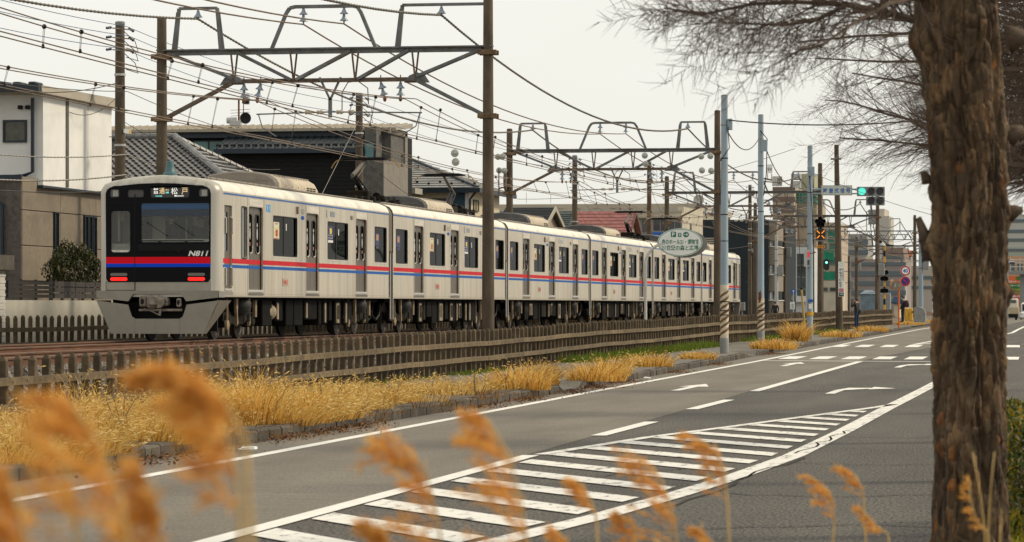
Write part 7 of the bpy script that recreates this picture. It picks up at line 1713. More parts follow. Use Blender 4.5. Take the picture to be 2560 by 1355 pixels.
mb = MB(); mb.bbox(q0.x, q1.x, q0.y, q0.y + .35, zat(777, q0), zat(756, q0), .03); mb.build('body', M_grey, cb3); mb = MB(); mb.tube([((q0.x + q1.x) / 2, q0.y + .15, .4), ((q0.x + q1.x) / 2, q0.y + .15, zat(777, q0))], .05, 6); mb.build('post', M_grey, cb3)
yb_ = thing('barrier_machine', 'yellow crossing barrier machine beside the fence end', 'barrier', at(2272, 798, 200)); q0 = at(2262, 798, 200); q1 = at(2282, 798, 200)
mb = MB(); mb.bbox(q0.x, (q0.x + q1.x) / 2 - .02, q0.y, q0.y + .4, q0.z - .1, zat(770, q0), .04); mb.build('housing', M_yellow, yb_); mb = MB(); mb.bbox((q0.x + q1.x) / 2 + .02, q1.x, q0.y, q0.y + .4, q0.z - .1, zat(770, q0), .04); mb.build('housing', M_yellow, yb_); mb = MB(); mb.bbox(q1.x - .05, q1.x + .05, q0.y - .1, q0.y, zat(782, q0), zat(778, q0), .01); mb.build('arm_mount', M_black, yb_)
gd = thing('end_guard', 'grey rounded metal guard plate at the fence end', 'guard rail', at(2299, 804, 190)); kk = 190 / FPX
mb = MB(); pts = [(-14, -2), (14, -2), (14, 20), (11, 29), (5, 34), (-2, 36), (-14, 36)]; v_, f_ = curve2d([pts], .12); c = at(2299, 804, 190); mb.add([c + EXC * (p[0] * kk) + EZ * (p[1] * kk) + TOCAM * p[2] for p in v_], f_); mb.build('plate', M_grey, gd)
mb = MB(); mb.add([c + EXC * (a * kk) + EZ * (b_ * kk) + TOCAM * d for d in (.14, -.14) for a, b_ in ((-2, 36), (5, 34), (11, 29), (14, 20), (14, -2), (15.5, -2), (15.5, 20.5), (12, 30.3), (5.4, 35.6), (-2, 37.6))], [(i, i + 1, 8 - i, 9 - i) for i in range(4)] + [(10 + i, 19 - i, 18 - i, 11 + i) for i in range(4)] + [(i, 10 + i, 11 + i, i + 1) for i in range(5, 9)]); mb.build('edge_trim', M_white, gd)
# leaning guy-wire cover by the signal pole
gy = thing('guy_wire', 'leaning guy wire with a yellow cover beside the tall dry weeds', 'guy wire', at(2014, 842, 136)); mb = MB(); mb.tube([at(2014, 842, 136), at(2003.5, 722, 136)], .045, 8); mb.build('cover', mat('guy_cover', (.42, .30, .10), .6, var=.2, vscale=4), gy); mb = MB(); mb.lathe(at(2003.5, 722, 136), [(.05, -.04), (.055, .03), (.03, .05)], 8); mb.build('cover_cap', M_black, gy); mb = MB(); mb.tube([at(2003, 720, 136), at(1993, 500, 136)], .012, 4); mb.build('wire', M_wire, gy)
# sign plate and louvred lamp beside pole two
sp_ = thing('frame_sign', 'small white framed sign high on the gantry arm', 'sign', at(1924, 434, 175)); mb = MB(); kk = 175 / FPX; panel(mb, at(1924, 422, 175), 14 * kk, 22 * kk, .03); b = mb.build('board', M_sign_white, sp_); mb = MB(); txt(mb, '電気注意', at(1924, 423, 175), 10 * kk, 8 * kk, .02, .01); mb.build('lettering', M_black, b)
mb = MB(); mb.tube([at(1919, 434, 175), at(1919, 446, 175)], .02, 5); mb.tube([at(1929, 434, 175), at(1929, 448, 175)], .02, 5); mb.tube([at(1908, 446, 175), at(1940, 452, 175)], .05, 6); mb.build('legs', M_steel, sp_)
lv = thing('louvred_signal', 'grey louvred signal box hanging beside the rust-patched pole', 'signal', at(1943, 466, 172)); mb = MB(); c = at(1943, 453, 172); exl = Vector((math.cos(TH + .5), math.sin(TH + .5), 0)); panel(mb, c, 17 * kk, 24 * kk, .4, ex=exl); b = mb.build('housing', M_greyl, lv)
for k in range(3): mb = MB(); panel(mb, c + exl * ((-4 + k * 4.5) * kk) + Vector((exl.y, -exl.x, 0)) * .21, 1.8 * kk, 16 * kk, .02, ex=exl); mb.build('louvre', M_brownd, b)
# ------------------------------------------------------------------ far vehicles and hoardings
Zt = 372; kt = Zt / FPX
tk = thing('tipper_truck', 'small pale tipper truck seen from behind at the far right', 'truck', at(2530, 801, Zt))
def cbox(u0, u1, v0, v1, dp, b=.03):
    mb = MB(); a = at(u0, v1, Zt); e = at(u1, v0, Zt); mb.bbox(a.x, e.x, a.y, a.y + dp, a.z, e.z, b); return mb
cbox(2509, 2547, 768, 785, 2.8).build('bed', mat('bed_cream', (.40, .34, .22), .7, var=.15, vscale=2), tk)
mb = MB(); a = at(2513, 768, Zt); e = at(2544, 746, Zt); mb.bbox(a.x, e.x, a.y + 2.9, a.y + 4.3, a.z - .3, e.z, .12); cb_ = mb.build('cab', mat('cab_white', (.55, .53, .47), .5), tk)
mb = MB(); mb.box(a.x + .25, e.x - .25, a.y + 2.87, a.y + 2.9, a.z + .45, e.z - .18); mb.build('rear_window', M_glassg, cb_)
cbox(2511, 2545, 785, 794, .25).build('tail_board', M_black, tk)
for u in (2515, 2540): mb = MB(); mb.lathe(at(u, 796, Zt) + Vector((0, .5, .02)), [(.1, -.12), (.24, -.11), (.24, .11), (.1, .12)], 16, 'x'); mb.build('wheel', M_black, tk)
for u in (2514, 2541.5): cbox(u - 2.5, u + 2.5, 786, 790, .05, .01).build('tail_light', mat('tail_red', (.5, .02, .02), .4, emit=(.9, .03, .02), estr=.6 if u > 2530 else .05), tk)
cbox(2522, 2530, 787, 791, -.04, .004).build('number_plate', M_white, tk)
cr_ = thing('parked_car', 'white car front at the right edge beside the truck', 'car', at(2562, 800, 392)); Zt = 392; kt = Zt / FPX
cbox(2549, 2584, 779, 797, 3.8, .18).build('body', M_white, cr_); mb = MB(); a = at(2552, 779, Zt); e = at(2581, 756, Zt); mb.bbox(a.x, e.x, a.y + .7, a.y + 3.0, a.z - .1, e.z, .2); ch_ = mb.build('cabin', M_white, cr_); mb = MB(); mb.box(a.x + .15, e.x - .15, a.y + .66, a.y + .7, a.z + .1, e.z - .2); mb.build('windscreen', M_glassd, ch_)
for u in (2553, 2579): mb = MB(); mb.lathe(at(u, 795, Zt) + Vector((0, .7, 0)), [(.1, -.11), (.31, -.1), (.31, .1), (.1, .11)], 16, 'x'); mb.build('wheel', M_black, cr_)
for u in (2552.5, 2579.5): cbox(u - 2.5, u + 2.5, 782, 786, -.04, .01).build('headlight', M_greyl, cr_)
Zt = 440; kb2 = Zt / FPX
bb = thing('billboard', 'orange and green roadside billboard with white and yellow lettering', 'billboard', at(2530, 780, Zt))
def bpan(name, u0, u1, v0, v1, m, par, off): mb = MB(); panel(mb, at((u0 + u1) / 2, (v0 + v1) / 2, Zt) + TOCAM * off, (u1 - u0) * kb2, (v1 - v0) * kb2, .05); return mb.build(name, m, par)
brd = bpan('board', 2490, 2552, 690, 772, mat('hoarding_orange', (.62, .13, .03), .6), bb, 0)
bpan('green_field', 2490, 2551, 709, 728, mat('hoarding_green', (.02, .17, .03), .6), brd, .06); bpan('green_strip', 2490, 2551, 730, 735, mat('hoarding_green', (.02, .17, .03), .6), brd, .06); bpan('red_field', 2490, 2551, 736, 745, mat('hoarding_red', (.5, .05, .04), .6), brd, .06)
mb = MB(); disc_f(mb, at(2545, 695.5, Zt) + TOCAM * .07, 5.5 * kb2, 5 * kb2, .03); mb.build('green_spot', mat('hoarding_green', (.02, .17, .03), .6), brd)
for s, u, v, w_, h, m in (('有料老人ホーム', 2533, 704, 34, 4.5, M_sign_white), ('ケアーハーツ', 2525, 714, 50, 6, M_sign_white), ('小金原公園', 2536, 724, 28, 5.5, M_posty), ('見学受付中', 2536, 732.5, 28, 3.2, M_posty), ('1165-14', 2537, 740.5, 26, 6.5, M_sign_white)):
    mb = MB(); txt(mb, s, at(u, v, Zt), w_ * kb2, h * kb2, .1, .02); mb.build('lettering', m, brd)
for u in (2500, 2545): mb = MB(); mb.tube([at(u, 772, Zt), at(u, 796, Zt)], .12, 8); mb.build('leg', M_grey, bb)
fs_ = thing('traffic_light', 'distant blue-white traffic light right of the big trunk', 'traffic light', at(2527, 658, 300)); kk = 300 / FPX
mb = MB(); c = at(2527, 657.5, 300); mb.tube([c - EXC * (13 * kk), c + EXC * (9 * kk)], .15, 12); mb.build('housing', M_bluegrey, fs_)
for s in (-1, 3, 7): mb = MB(); disc_f(mb, c + EXC * (s * kk) + TOCAM * .16, 2.2 * kk, 2.6 * kk, .03); mb.build('lamp', M_lens, fs_)
mb = MB(); mb.tube([c - EXC * (9 * kk) - EZ * (0), c - EXC * (9 * kk) - EZ * (140 * kk)], .1, 10); mb.build('post', M_bluegrey, fs_)
fb = thing('footbridge', 'grey footbridge deck crossing the road in the distance', 'footbridge', at(2540, 680, 410)); mb = MB(); a = at(2524, 686, 410); b_ = at(2640, 676, 410); mb.box(a.x, b_.x, a.y, a.y + 2, a.z, b_.z); mb.build('deck', M_grey, fb)
for v in (650, 658, 667): mb = MB(); mb.tube([at(2524, v, 410), at(2640, v, 410)], .06, 5); mb.build('rail', M_greyl, fb)
for u in (2526, 2550, 2575): mb = MB(); mb.tube([at(u, 680, 410), at(u, 645, 410)], .08, 6); mb.build('railing_post', M_greyl, fb)
for u in (2556, 2630): mb = MB(); mb.tube([at(u, 684, 411), at(u, 799, 411)], .35, 10); mb.build('pier', M_grey, fb)
# ------------------------------------------------------------------ people
def person(label, loc, rz, J, mats, group=None, hair=(.012, .010, .009), scale=1.0):
    """J: joints name -> (x,y,z,r); figure faces +y"""
    E_ = [('pelvis', 'waist'), ('waist', 'chest'), ('chest', 'neck'), ('neck', 'head0'), ('head0', 'head1'), ('head1', 'head2'), ('chest', 'shl'), ('shl', 'ell'), ('ell', 'wrl'), ('wrl', 'hal'), ('chest', 'shr'), ('shr', 'elr'), ('elr', 'wrr'), ('wrr', 'har'),
          ('pelvis', 'hil'), ('hil', 'knl'), ('knl', 'anl'), ('anl', 'tol'), ('pelvis', 'hir'), ('hir', 'knr'), ('knr', 'anr'), ('anr', 'tor')]
    names = list(J); me = bpy.data.meshes.new('person'); me.from_pydata([J[n][:3] for n in names], [(names.index(a), names.index(b)) for a, b in E_], [])
    o = bpy.data.objects.new('person', me); COL.objects.link(o); sk = o.modifiers.new('s', 'SKIN'); sd = me.skin_vertices[0].data
    for i, n in enumerate(names): sd[i].radius = (J[n][3], J[n][4] if len(J[n]) > 4 else J[n][3]); sd[i].use_root = n == 'pelvis'
    ss = o.modifiers.new('u', 'SUBSURF'); ss.levels = 2; ss.render_levels = 2
    dg = bpy.context.evaluated_depsgraph_get(); dg.update(); m2 = bpy.data.meshes.new_from_object(o.evaluated_get(dg)); bpy.data.objects.remove(o)
    for m in mats: m2.materials.append(m)          # 0 top, 1 trousers, 2 skin, 3 shoes
    P = {n: Vector(J[n][:3]) for n in names}
    reg = {'pelvis': 0, 'waist': 0, 'chest': 0, 'neck': 2, 'head0': 2, 'head1': 2, 'head2': 2, 'shl': 0, 'ell': 0, 'wrl': 0, 'hal': 2, 'shr': 0, 'elr': 0, 'wrr': 0, 'har': 2, 'hil': 1, 'knl': 1, 'anl': 1, 'tol': 3, 'hir': 1, 'knr': 1, 'anr': 1, 'tor': 3}
    for f in m2.polygons:
        c = f.center; n = min(P, key=lambda k: (P[k] - c).length - J[k][3] * .5); f.material_index = reg[n]; f.use_smooth = True
        if n in ('anl', 'anr') and c.z < .09: f.material_index = 3
    root = link_mesh('person', m2, None, loc); root.rotation_euler = (0, 0, rz); root.scale = (scale,) * 3; tag(root, label, 'person', group)
    h = MB(); H1, H2 = P['head1'], P['head2']; hm = mat('hair_black', hair, .6, var=.3, vscale=20)
    nn = 16
    vs = []; rows_ = 8
    for i in range(rows_ + 1):
        th = PI * .62 * i / rows_
        for k in range(nn):
            a = 2 * PI * k / nn; front = max(0, math.sin(a)); rr = .112 * (1 + .05 * math.sin(5 * a + i)); zz = H1.z + .02 + .125 * math.cos(th)
            lim = .035 * front
            vs.append((H1.x + rr * .92 * math.sin(th) * math.cos(a), H1.y - .008 + rr * math.sin(th) * math.sin(a) * (1 if front == 0 else .93), max(zz, H1.z + (.03 if front > .3 else -.09))))
    fs = [(i * nn + k, i * nn + (k + 1) % nn, (i + 1) * nn + (k + 1) % nn, (i + 1) * nn + k) for i in range(rows_) for k in range(nn)]
    h.add(vs, fs); ho = link_mesh('hair', h.mesh('hair', hm, smooth=True), root)
    fm = MB(); y = H1.y + .1
    for s in (-1, 1): fm.lathe((s * .034, y - .006, H1.z + .01), [(.003, -.008), (.012, 0), (.003, .008)], 8, 'y')
    link_mesh('eye', fm.mesh('eye', M_black), root)
    fm = MB(); fm.add([(-.016, y - .01, H1.z - .04), (.016, y - .01, H1.z - .04), (0, y + .022, H1.z - .035), (0, y - .008, H1.z + .012)], [(0, 1, 2), (0, 2, 3), (1, 3, 2)]); link_mesh('nose', fm.mesh('nose', mats[2]), root)
    fm = MB(); fm.box(-.024, .024, y - .02, y - .006, H1.z - .068, H1.z - .06); link_mesh('mouth', fm.mesh('mouth', mat('lips', (.3, .1, .08), .6)), root)
    for s in (-1, 1):
        fm = MB(); fm.lathe((s * .098, H1.y - .005, H1.z - .005), [(.004, -.012), (.024, -.006), (.026, .004), (.004, .012)], 8, 'x'); link_mesh('ear', fm.mesh('ear', mats[2]), root)
    return root
M_skin = mat('skin', (.46, .26, .17), .6); M_jacket = mat('black_jacket', (.014, .015, .014), .8, var=.4, vscale=8, bump=.3, bscale=15); M_jeans = mat('blue_jeans', (.012, .028, .075), .85, var=.25, vscale=10); M_shoe = mat('dark_shoe', (.012, .012, .013), .6); M_navyj = mat('navy_jacket', (.012, .018, .035), .8, var=.3, vscale=8)
def joints(arms='camera'):
    J = dict(pelvis=(0, 0, .95, .145, .115), waist=(0, .0, 1.12, .15, .115), chest=(0, 0, 1.34, .165, .12), neck=(0, .01, 1.47, .058), head0=(0, .025, 1.53, .075), head1=(0, .03, 1.61, .098), head2=(0, .025, 1.69, .07),
             hil=(-.09, 0, .88, .095), knl=(-.10, .02, .5, .068), anl=(-.105, 0, .09, .05), tol=(-.115, .17, .045, .04), hir=(.09, 0, .88, .095), knr=(.10, .02, .5, .068), anr=(.105, 0, .09, .05), tor=(.115, .17, .045, .04))
    if arms == 'camera':
        J.update(shl=(-.19, 0, 1.41, .075), ell=(-.30, .16, 1.22, .055), wrl=(-.12, .24, 1.50, .042), hal=(-.05, .23, 1.57, .042), shr=(.19, 0, 1.41, .075), elr=(.30, .16, 1.22, .055), wrr=(.12, .24, 1.50, .042), har=(.05, .23, 1.57, .042))
    else:
        J.update(shl=(-.19, 0, 1.41, .075), ell=(-.26, -.02, 1.15, .055), wrl=(-.25, .08, .92, .042), hal=(-.24, .12, .84, .042), shr=(.19, 0, 1.41, .075), elr=(.26, -.02, 1.15, .055), wrr=(.25, .08, .92, .042), har=(.24, .12, .84, .042))
    return J
def fingers(root, h, d, curl):
    for i in range(4):
        mb = MB(); o_ = Vector(h) + Vector((0, .0, -.03 + i * .02)); L_ = (.07, .08, .075, .06)[i]
        mb.tube([o_, o_ + Vector((d * L_ * .5, .02, .005)), o_ + Vector((d * L_ * .9, -.0, .005))], [.011, .01, .008], 6); link_mesh('finger', mb.mesh('finger', M_skin, smooth=True), root)
    mb = MB(); o_ = Vector(h) + Vector((0, -.02, -.02)); mb.tube([o_, o_ + Vector((d * .03, -.02, -.03)), o_ + Vector((d * .055, .0, -.035))], [.013, .012, .009], 6); link_mesh('thumb', mb.mesh('thumb', M_skin, smooth=True), root)
pp = foot(2142, 823); 
A1 = person('person in black jacket and blue jeans raising a camera beside the fence', pp, R(62), joints('camera'), [M_jacket, M_jeans, M_skin, M_shoe])
fingers(A1, (-.05, .25, 1.57), 1, 1); fingers(A1, (.05, .25, 1.57), -1, 1)
fc = A1.rotation_euler.z; Rm = Matrix.Rotation(fc, 3, 'Z')
cm = thing('camera_in_hands', 'small black camera held up to the face by the standing photographer', 'camera', pp + Rm @ Vector((0, .24, 1.6)), rz=fc)
mb = MB(); mb.bbox(-.065, .065, -.03, .03, -.04, .045, .012); link_mesh('body', mb.mesh('body', M_black), cm); mb = MB(); mb.lathe((0, .03, 0), [(.035, 0), (.038, .06), (.034, .09), (.02, .09)], 14, 'y'); link_mesh('lens', mb.mesh('lens', M_black), cm)
bg_ = thing('waist_bag', 'grey shoulder bag at the photographer\'s hip', 'bag', pp + Rm @ Vector((.14, -.05, .98)), rz=fc); mb = MB(); mb.bbox(-.06, .08, -.16, .12, -.12, .12, .04); link_mesh('pouch', mb.mesh('pouch', mat('bag_grey', (.06, .055, .06), .8)), bg_); mb = MB(); mb.tube([(0, .0, .1), (-.05, .1, .3), (-.2, .13, .45), (-.3, .05, .48)], .015, 6); link_mesh('strap', mb.mesh('strap', M_black), bg_)
q = at(2257, 770, 214); A2 = person('person in navy jacket with backpack standing behind the speed limit sign', (q.x, q.y, zat(738, q) - 1.76), R(75), joints('down'), [M_navyj, M_black, M_skin, M_shoe])
Rm = Matrix.Rotation(R(75), 3, 'Z'); bpk = thing('backpack', 'dark red and black backpack worn by the navy jacketed person', 'backpack', Vector((q.x, q.y, zat(738, q) - 1.76)) + Rm @ Vector((0, -.2, 1.22)), rz=R(75)); mb = MB(); mb.bbox(-.15, .15, -.16, .06, -.25, .22, .06); link_mesh('pack', mb.mesh('pack', mat('pack_maroon', (.06, .012, .02), .8)), bpk); mb = MB(); mb.bbox(-.11, .11, -.2, -.14, -.22, .02, .03); link_mesh('front_pocket', mb.mesh('front_pocket', M_black), bpk)
q = at(1938, 770, 258); A3 = person('person in dark clothes, head and shoulders above the far fence', (q.x, q.y, zat(753, q) - 1.76), R(20), joints('down'), [mat('dark_coat', (.015, .012, .013), .85), M_black, M_skin, M_shoe])
# conductor in the rear cab
A4 = person('conductor in dark uniform behind the windscreen of the front car', (XT + .72, Y0T + 1.0, RAILZ + 1.08), R(180), joints('down'), [mat('uniform', (.03, .028, .036), .8), M_black, M_skin, M_shoe])
# ------------------------------------------------------------------ plants
def leafmat(name, cols, rough=.7, trans=.35):
    if name in MATS: return MATS[name]
    m = bpy.data.materials.new(name); m.use_nodes = True; t = m.node_tree; b = t.nodes['Principled BSDF']; b.inputs['Roughness'].default_value = rough; b.inputs['Specular IOR Level'].default_value = .25
    ge = t.nodes.new('ShaderNodeNewGeometry'); r = t.nodes.new('ShaderNodeValToRGB'); els = r.color_ramp.elements
    for i, c in enumerate(cols):
        e = els[i] if i < 2 else els.new(.5); e.position = i / (len(cols) - 1) if i < 2 or True else 0
    for i, e in enumerate(sorted(els, key=lambda e: e.position)): e.position = i / (len(cols) - 1); e.color = (*cols[i], 1)
    tr = t.nodes.new('ShaderNodeBsdfTranslucent'); mx = t.nodes.new('ShaderNodeMixShader'); mx.inputs[0].default_value = trans
    lk = t.links.new; lk(ge.outputs['Random Per Island'], r.inputs[0]); lk(r.outputs[0], b.inputs['Base Color']); lk(r.outputs[0], tr.inputs[0])
    lk(b.outputs[0], mx.inputs[1]); lk(tr.outputs[0], mx.inputs[2]); lk(mx.outputs[0], t.nodes['Material Output'].inputs[0]); MATS[name] = m; return m
def npmesh(name, v, f, mats, mi=None, smooth=False):
    me = bpy.data.meshes.new(name); me.from_pydata(v.tolist() if hasattr(v, 'tolist') else v, [], f.tolist() if hasattr(f, 'tolist') else f)
    for m in (mats if isinstance(mats, list) else [mats]): me.materials.append(m)
    if mi is not None: me.polygons.foreach_set('material_index', mi)
    if smooth: me.polygons.foreach_set('use_smooth', [True] * len(me.polygons))
    me.update(); return me
def blades(base, h, lean, w_, curve=.6):
    """ribbons: base Nx3, h N, lean Nx2 (horizontal reach at the tip), w_ N"""
    n = len(base); ks = np.array([0, .4, .75, 1.0]); V = np.zeros((n, 7, 3))
    ang = RNG.uniform(0, PI, n); side = np.stack([np.cos(ang), np.sin(ang)], 1)
    for i, k in enumerate(ks):
        c = base.copy(); c[:, :2] += lean * (k ** 1.8)[..., None] if np.ndim(k) else lean * k ** 1.8
        c[:, 2] += h * (k - curve * .3 * k ** 3)
        if i < 3:
            ww = w_ * (1, .8, .5)[i]; V[:, 2 * i] = c; V[:, 2 * i, :2] -= side * ww[:, None]; V[:, 2 * i + 1] = c; V[:, 2 * i + 1, :2] += side * ww[:, None]
        else: V[:, 6] = c
    o = (np.arange(n) * 7)[:, None]
    q = np.concatenate([o + np.array([[0, 1, 3, 2]]), o + np.array([[2, 3, 5, 4]])]); tr = o + np.array([[4, 5, 6]])
    return V.reshape(-1, 3), q.tolist() + tr.tolist(), V[:, 6]
def heads(p, d, L_, r):
    """seed heads: spindles at p along d"""
    n = len(p); d = d / np.linalg.norm(d, axis=1)[:, None]; a = np.cross(d, np.array([.3, .9, .2])); a /= np.linalg.norm(a, axis=1)[:, None]; b = np.cross(d, a)
    V = np.zeros((n, 6, 3)); V[:, 0] = p; V[:, 5] = p + d * L_[:, None]; m = p + d * L_[:, None] * .45
    for k, (x, y) in enumerate(((1, 0), (0, 1), (-1, 0), (0, -1))): V[:, 1 + k] = m + (a * x + b * y) * r[:, None]
    o = (np.arange(n) * 6)[:, None]; F = np.concatenate([o + np.array([[0, 1 + k, 1 + (k + 1) % 4]]) for k in range(4)] + [o + np.array([[5, 1 + (k + 1) % 4, 1 + k]]) for k in range(4)])
    return V.reshape(-1, 3), F.tolist()
M_straw = leafmat('dry_straw', [(.14, .065, .016), (.50, .265, .05), (.76, .45, .09), (.86, .55, .13), (.92, .66, .23)]); M_fox = leafmat('foxtail_head', [(.70, .48, .16), (.82, .62, .24), (.88, .72, .36)])
M_strawb = leafmat('brown_straw', [(.10, .045, .015), (.22, .11, .035), (.36, .2, .06)]); M_green = leafmat('green_blade', [(.04, .09, .008), (.10, .17, .012), (.22, .22, .03)])
def tuftgeo(cx, cy, cz, n, rad, h, wind=(0, 0), headfrac=.24, wd=.0042):
    r = rad * np.sqrt(RNG.random(n)); a = RNG.uniform(0, 2 * PI, n); b = np.stack([cx + r * np.cos(a), cy + r * np.sin(a), np.full(n, cz)], 1)
    hh = h * (.18 + 1.0 * RNG.random(n)) * (1 - .35 * (r / rad) ** 2); out = np.stack([np.cos(a), np.sin(a)], 1) * (r / rad * .45 * hh + RNG.uniform(0, .15, n) * hh)[:, None] + RNG.normal(0, .36, (n, 2)) * hh[:, None] + np.array(wind) * hh[:, None]
    V, F, tip = blades(b, hh, out, np.full(n, wd) * RNG.uniform(.6, 1.3, n)); mi = [0] * len(F)
    k = RNG.random(n) < headfrac; p = tip[k]
    if len(p):
        d = np.concatenate([out[k] * 1.2 + RNG.normal(0, .05, (len(p), 2)), (hh[k] * RNG.uniform(-.2, .5, len(p)))[:, None]], 1); d[:, 2] += .02
        HV_, HF = heads(p, d, RNG.uniform(.05, .10, len(p)), RNG.uniform(.008, .0135, len(p))); o = len(V); V = np.concatenate([V, HV_]); F += [[i + o for i in f] for f in HF]; mi += [1] * len(HF)
    return V, F, mi
def merge(L_):
    V = []; F = []; MI = []; o = 0
    for v, f, m in L_: V.append(v); F += [[i + o for i in q] for q in f]; MI += m; o += len(v)
    return np.concatenate(V), F, MI
geo = []
OVER = ((20, 33.6), (35.2, 37.0), (41.0, 44.5))
for i in range(380):
    t = 29.5 + 22 * RNG.random() ** 1.05; x = RNG.uniform(-12.8 if t < 41 else -13.4, K(t) - .25)
    if x > K(t) - .5 and not any(a < t < b for a, b in OVER): x -= .35
    if mnoise.noise(Vector((x * .8, t * .75, 3.3))) < -.02: continue
    hh = (.75 + 1.1 * max(0, mnoise.noise(Vector((x * .8, t * .75, 3.3))))) * interp([(29, .42), (36, .48), (41, .56), (45, .66), (49, .54), (54, .36)], t) * (1 - .45 * (K(t) - x) / 2.7) * RNG.uniform(.55, 1.3); geo.append(tuftgeo(x, t, .14, int(RNG.uniform(130, 270)), RNG.uniform(.2, .42), hh, (RNG.normal(.02, .22), RNG.normal(0, .28))))
for t in (30.5, 31.6, 32.6, 33.2, 35.6, 36.4, 41.4, 42.2, 42.9, 43.6, 44.2):
    geo.append(tuftgeo(K(t) - .18, t, .12, 330, .34, RNG.uniform(.3, .5), (.6 + RNG.normal(0, .1), RNG.normal(-.1, .15)), .2))
for x, t, h in ((-13.35, 42.6, .8), (-13.3, 43.4, .62), (-12.9, 46.2, .55), (-13.2, 38.4, .45)): geo.append(tuftgeo(x, t, .13, 170, .3, h, (.05, 0), .4))
for i in range(60):
    t = RNG.uniform(46, 60); geo.append(tuftgeo(RNG.uniform(-13.3, K(t) - .25), t, .13, 110, RNG.uniform(.2, .35), RNG.uniform(.2, .4), (.1, 0)))
V, F, MI = merge(geo); tag(link_mesh('dry_grass', npmesh('dry_grass', V, F, [M_straw, M_fox], MI)), 'golden dry foxtail grass between the kerb and the picket fence', 'grass', kind='stuff')
geo = []
for i in range(170):
    t = 30 + 28 * RNG.random(); v_ = tuftgeo(RNG.uniform(-13.4, K(t) + .25), t, .03 if RNG.random() < .3 else .13, 40, .3, RNG.uniform(.06, .22), (.3, 0), 0, .007); geo.append(v_)
V, F, MI = merge(geo); tag(link_mesh('withered_grass', npmesh('withered_grass', V, F, [M_strawb, M_fox], MI)), 'brown withered grass lying over the kerb and soil', 'grass', kind='stuff')
geo = []
for i in range(420):
    t = RNG.choice([RNG.uniform(84, 117), RNG.uniform(128, 176), RNG.uniform(38, 75)], p=[.6, .25, .15]); wdt = .75 if t > 80 else .3; geo.append(tuftgeo(XF + .12 + wdt * RNG.random() ** 1.6, t, g(t) + .13, 46, .28, RNG.uniform(.12, .34) * (1 if t > 80 else .6), (0, 0), 0, .012))
V, F, MI = merge(geo); tag(link_mesh('green_grass', npmesh('green_grass', V, F, [M_green, M_fox], MI)), 'fresh green grass along the foot of the picket fence', 'grass', kind='stuff')
for (u, v, rad, h, n, lb) in ((1300, 972, .55, .55, 900, 'dry grass tuft at the end of the long golden strip'), (1345, 960, .4, .6, 600, 'taller dry grass tuft just before the dropped kerb'), (1490, 950, .6, .5, 900, 'dry grass tuft just past the dropped kerb'), (1530, 938, .4, .55, 500, 'straggly dry tuft behind the dropped kerb edge'), (1620, 916, .6, .45, 800, 'dry tuft at the foot of the oval sign post'), (1742, 897, .5, .3, 500, 'small low tuft between oval sign and striped pole'),
        (1935, 872, .75, .45, 1100, 'wide golden tuft beside the rust-patched pole'), (1990, 852, .5, 1.0, 800, 'tallest dry weed clump beside the traffic light pole'), (2102, 842, .9, .4, 900, 'dry tuft at the foot of the brown pole'), (2178, 828, .9, .42, 800, 'dry tuft right of the photographer\'s feet'), (2275, 812, 1.0, .42, 800, 'dry tuft around the speed limit post'), (2312, 806, .9, .35, 500, 'dry tuft before the grey guard plate')):
    p = foot(u, v); V, F, MI = tuftgeo(0, 0, -.02, n, rad, h, (.08, 0), .12, .009 if v > 900 else .014); o = link_mesh('dry_grass_tuft', npmesh('dry_grass_tuft', V, F, [M_straw if lb[0] != 't' else M_straw, M_fox], MI), None, p); tag(o, lb, 'grass tuft', 'dry grass tufts along the pavement')
# fallen leaves in the gutter
def leaves(n, fpos, s0, s1, flat=.25):
    c = np.array([fpos() for _ in range(n)]); s = RNG.uniform(s0, s1, n); a = RNG.uniform(0, 2 * PI, n); tl = RNG.normal(0, flat, (n, 2)); d = np.stack([np.cos(a), np.sin(a), tl[:, 0]], 1); e = np.stack([-np.sin(a), np.cos(a), tl[:, 1]], 1)
    V = np.stack([c - d * s[:, None], c - e * (s * .45)[:, None], c + d * s[:, None], c + e * (s * .45)[:, None]], 1).reshape(-1, 3); F = (np.arange(n) * 4)[:, None] + np.array([[0, 1, 2, 3]]); return V, F
def gut():
    t = RNG.choice([33, 35.5, 40, 42.3, 44, 53, 57, 62, 66, 70, 80, 90, 107]) + RNG.normal(0, 1.0); q = abs(RNG.normal(0, .22)); return (K(t) + .02 + q, t, g(t) + .015 + .05 * RNG.random() * max(0, 1 - q * 3))
V, F = leaves(3800, gut, .012, .035, .4); tag(link_mesh('leaf_litter', npmesh('leaf_litter', V, F, leafmat('dead_leaf', [(.05, .02, .008), (.14, .055, .02), (.26, .13, .05)], .8, .1))), 'brown leaf litter gathered in the gutter along the kerb', 'leaves', kind='stuff')
for (u, v, s, lb, mm) in ((622, 1128, .09, 'crumpled white litter on the gutter leaves', M_sign_white), (1618, 948, .07, 'flat white scrap by the dropped kerb', M_sign_white), (1464, 948, .06, 'small yellow block on the kerb end', M_yellow)):
    p = foot(u, v, .15 if 'yellow' in lb else .02); mb = MB(); mb.bbox(-s, s, -s * .8, s * .8, 0, .035, .01); mb.v = [(x + random.uniform(-.01, .01), y + random.uniform(-.01, .01), z + random.uniform(0, .02)) for x, y, z in mb.v]; o = link_mesh('litter', mb.mesh('litter', mm), None, p); tag(o, lb, 'litter')
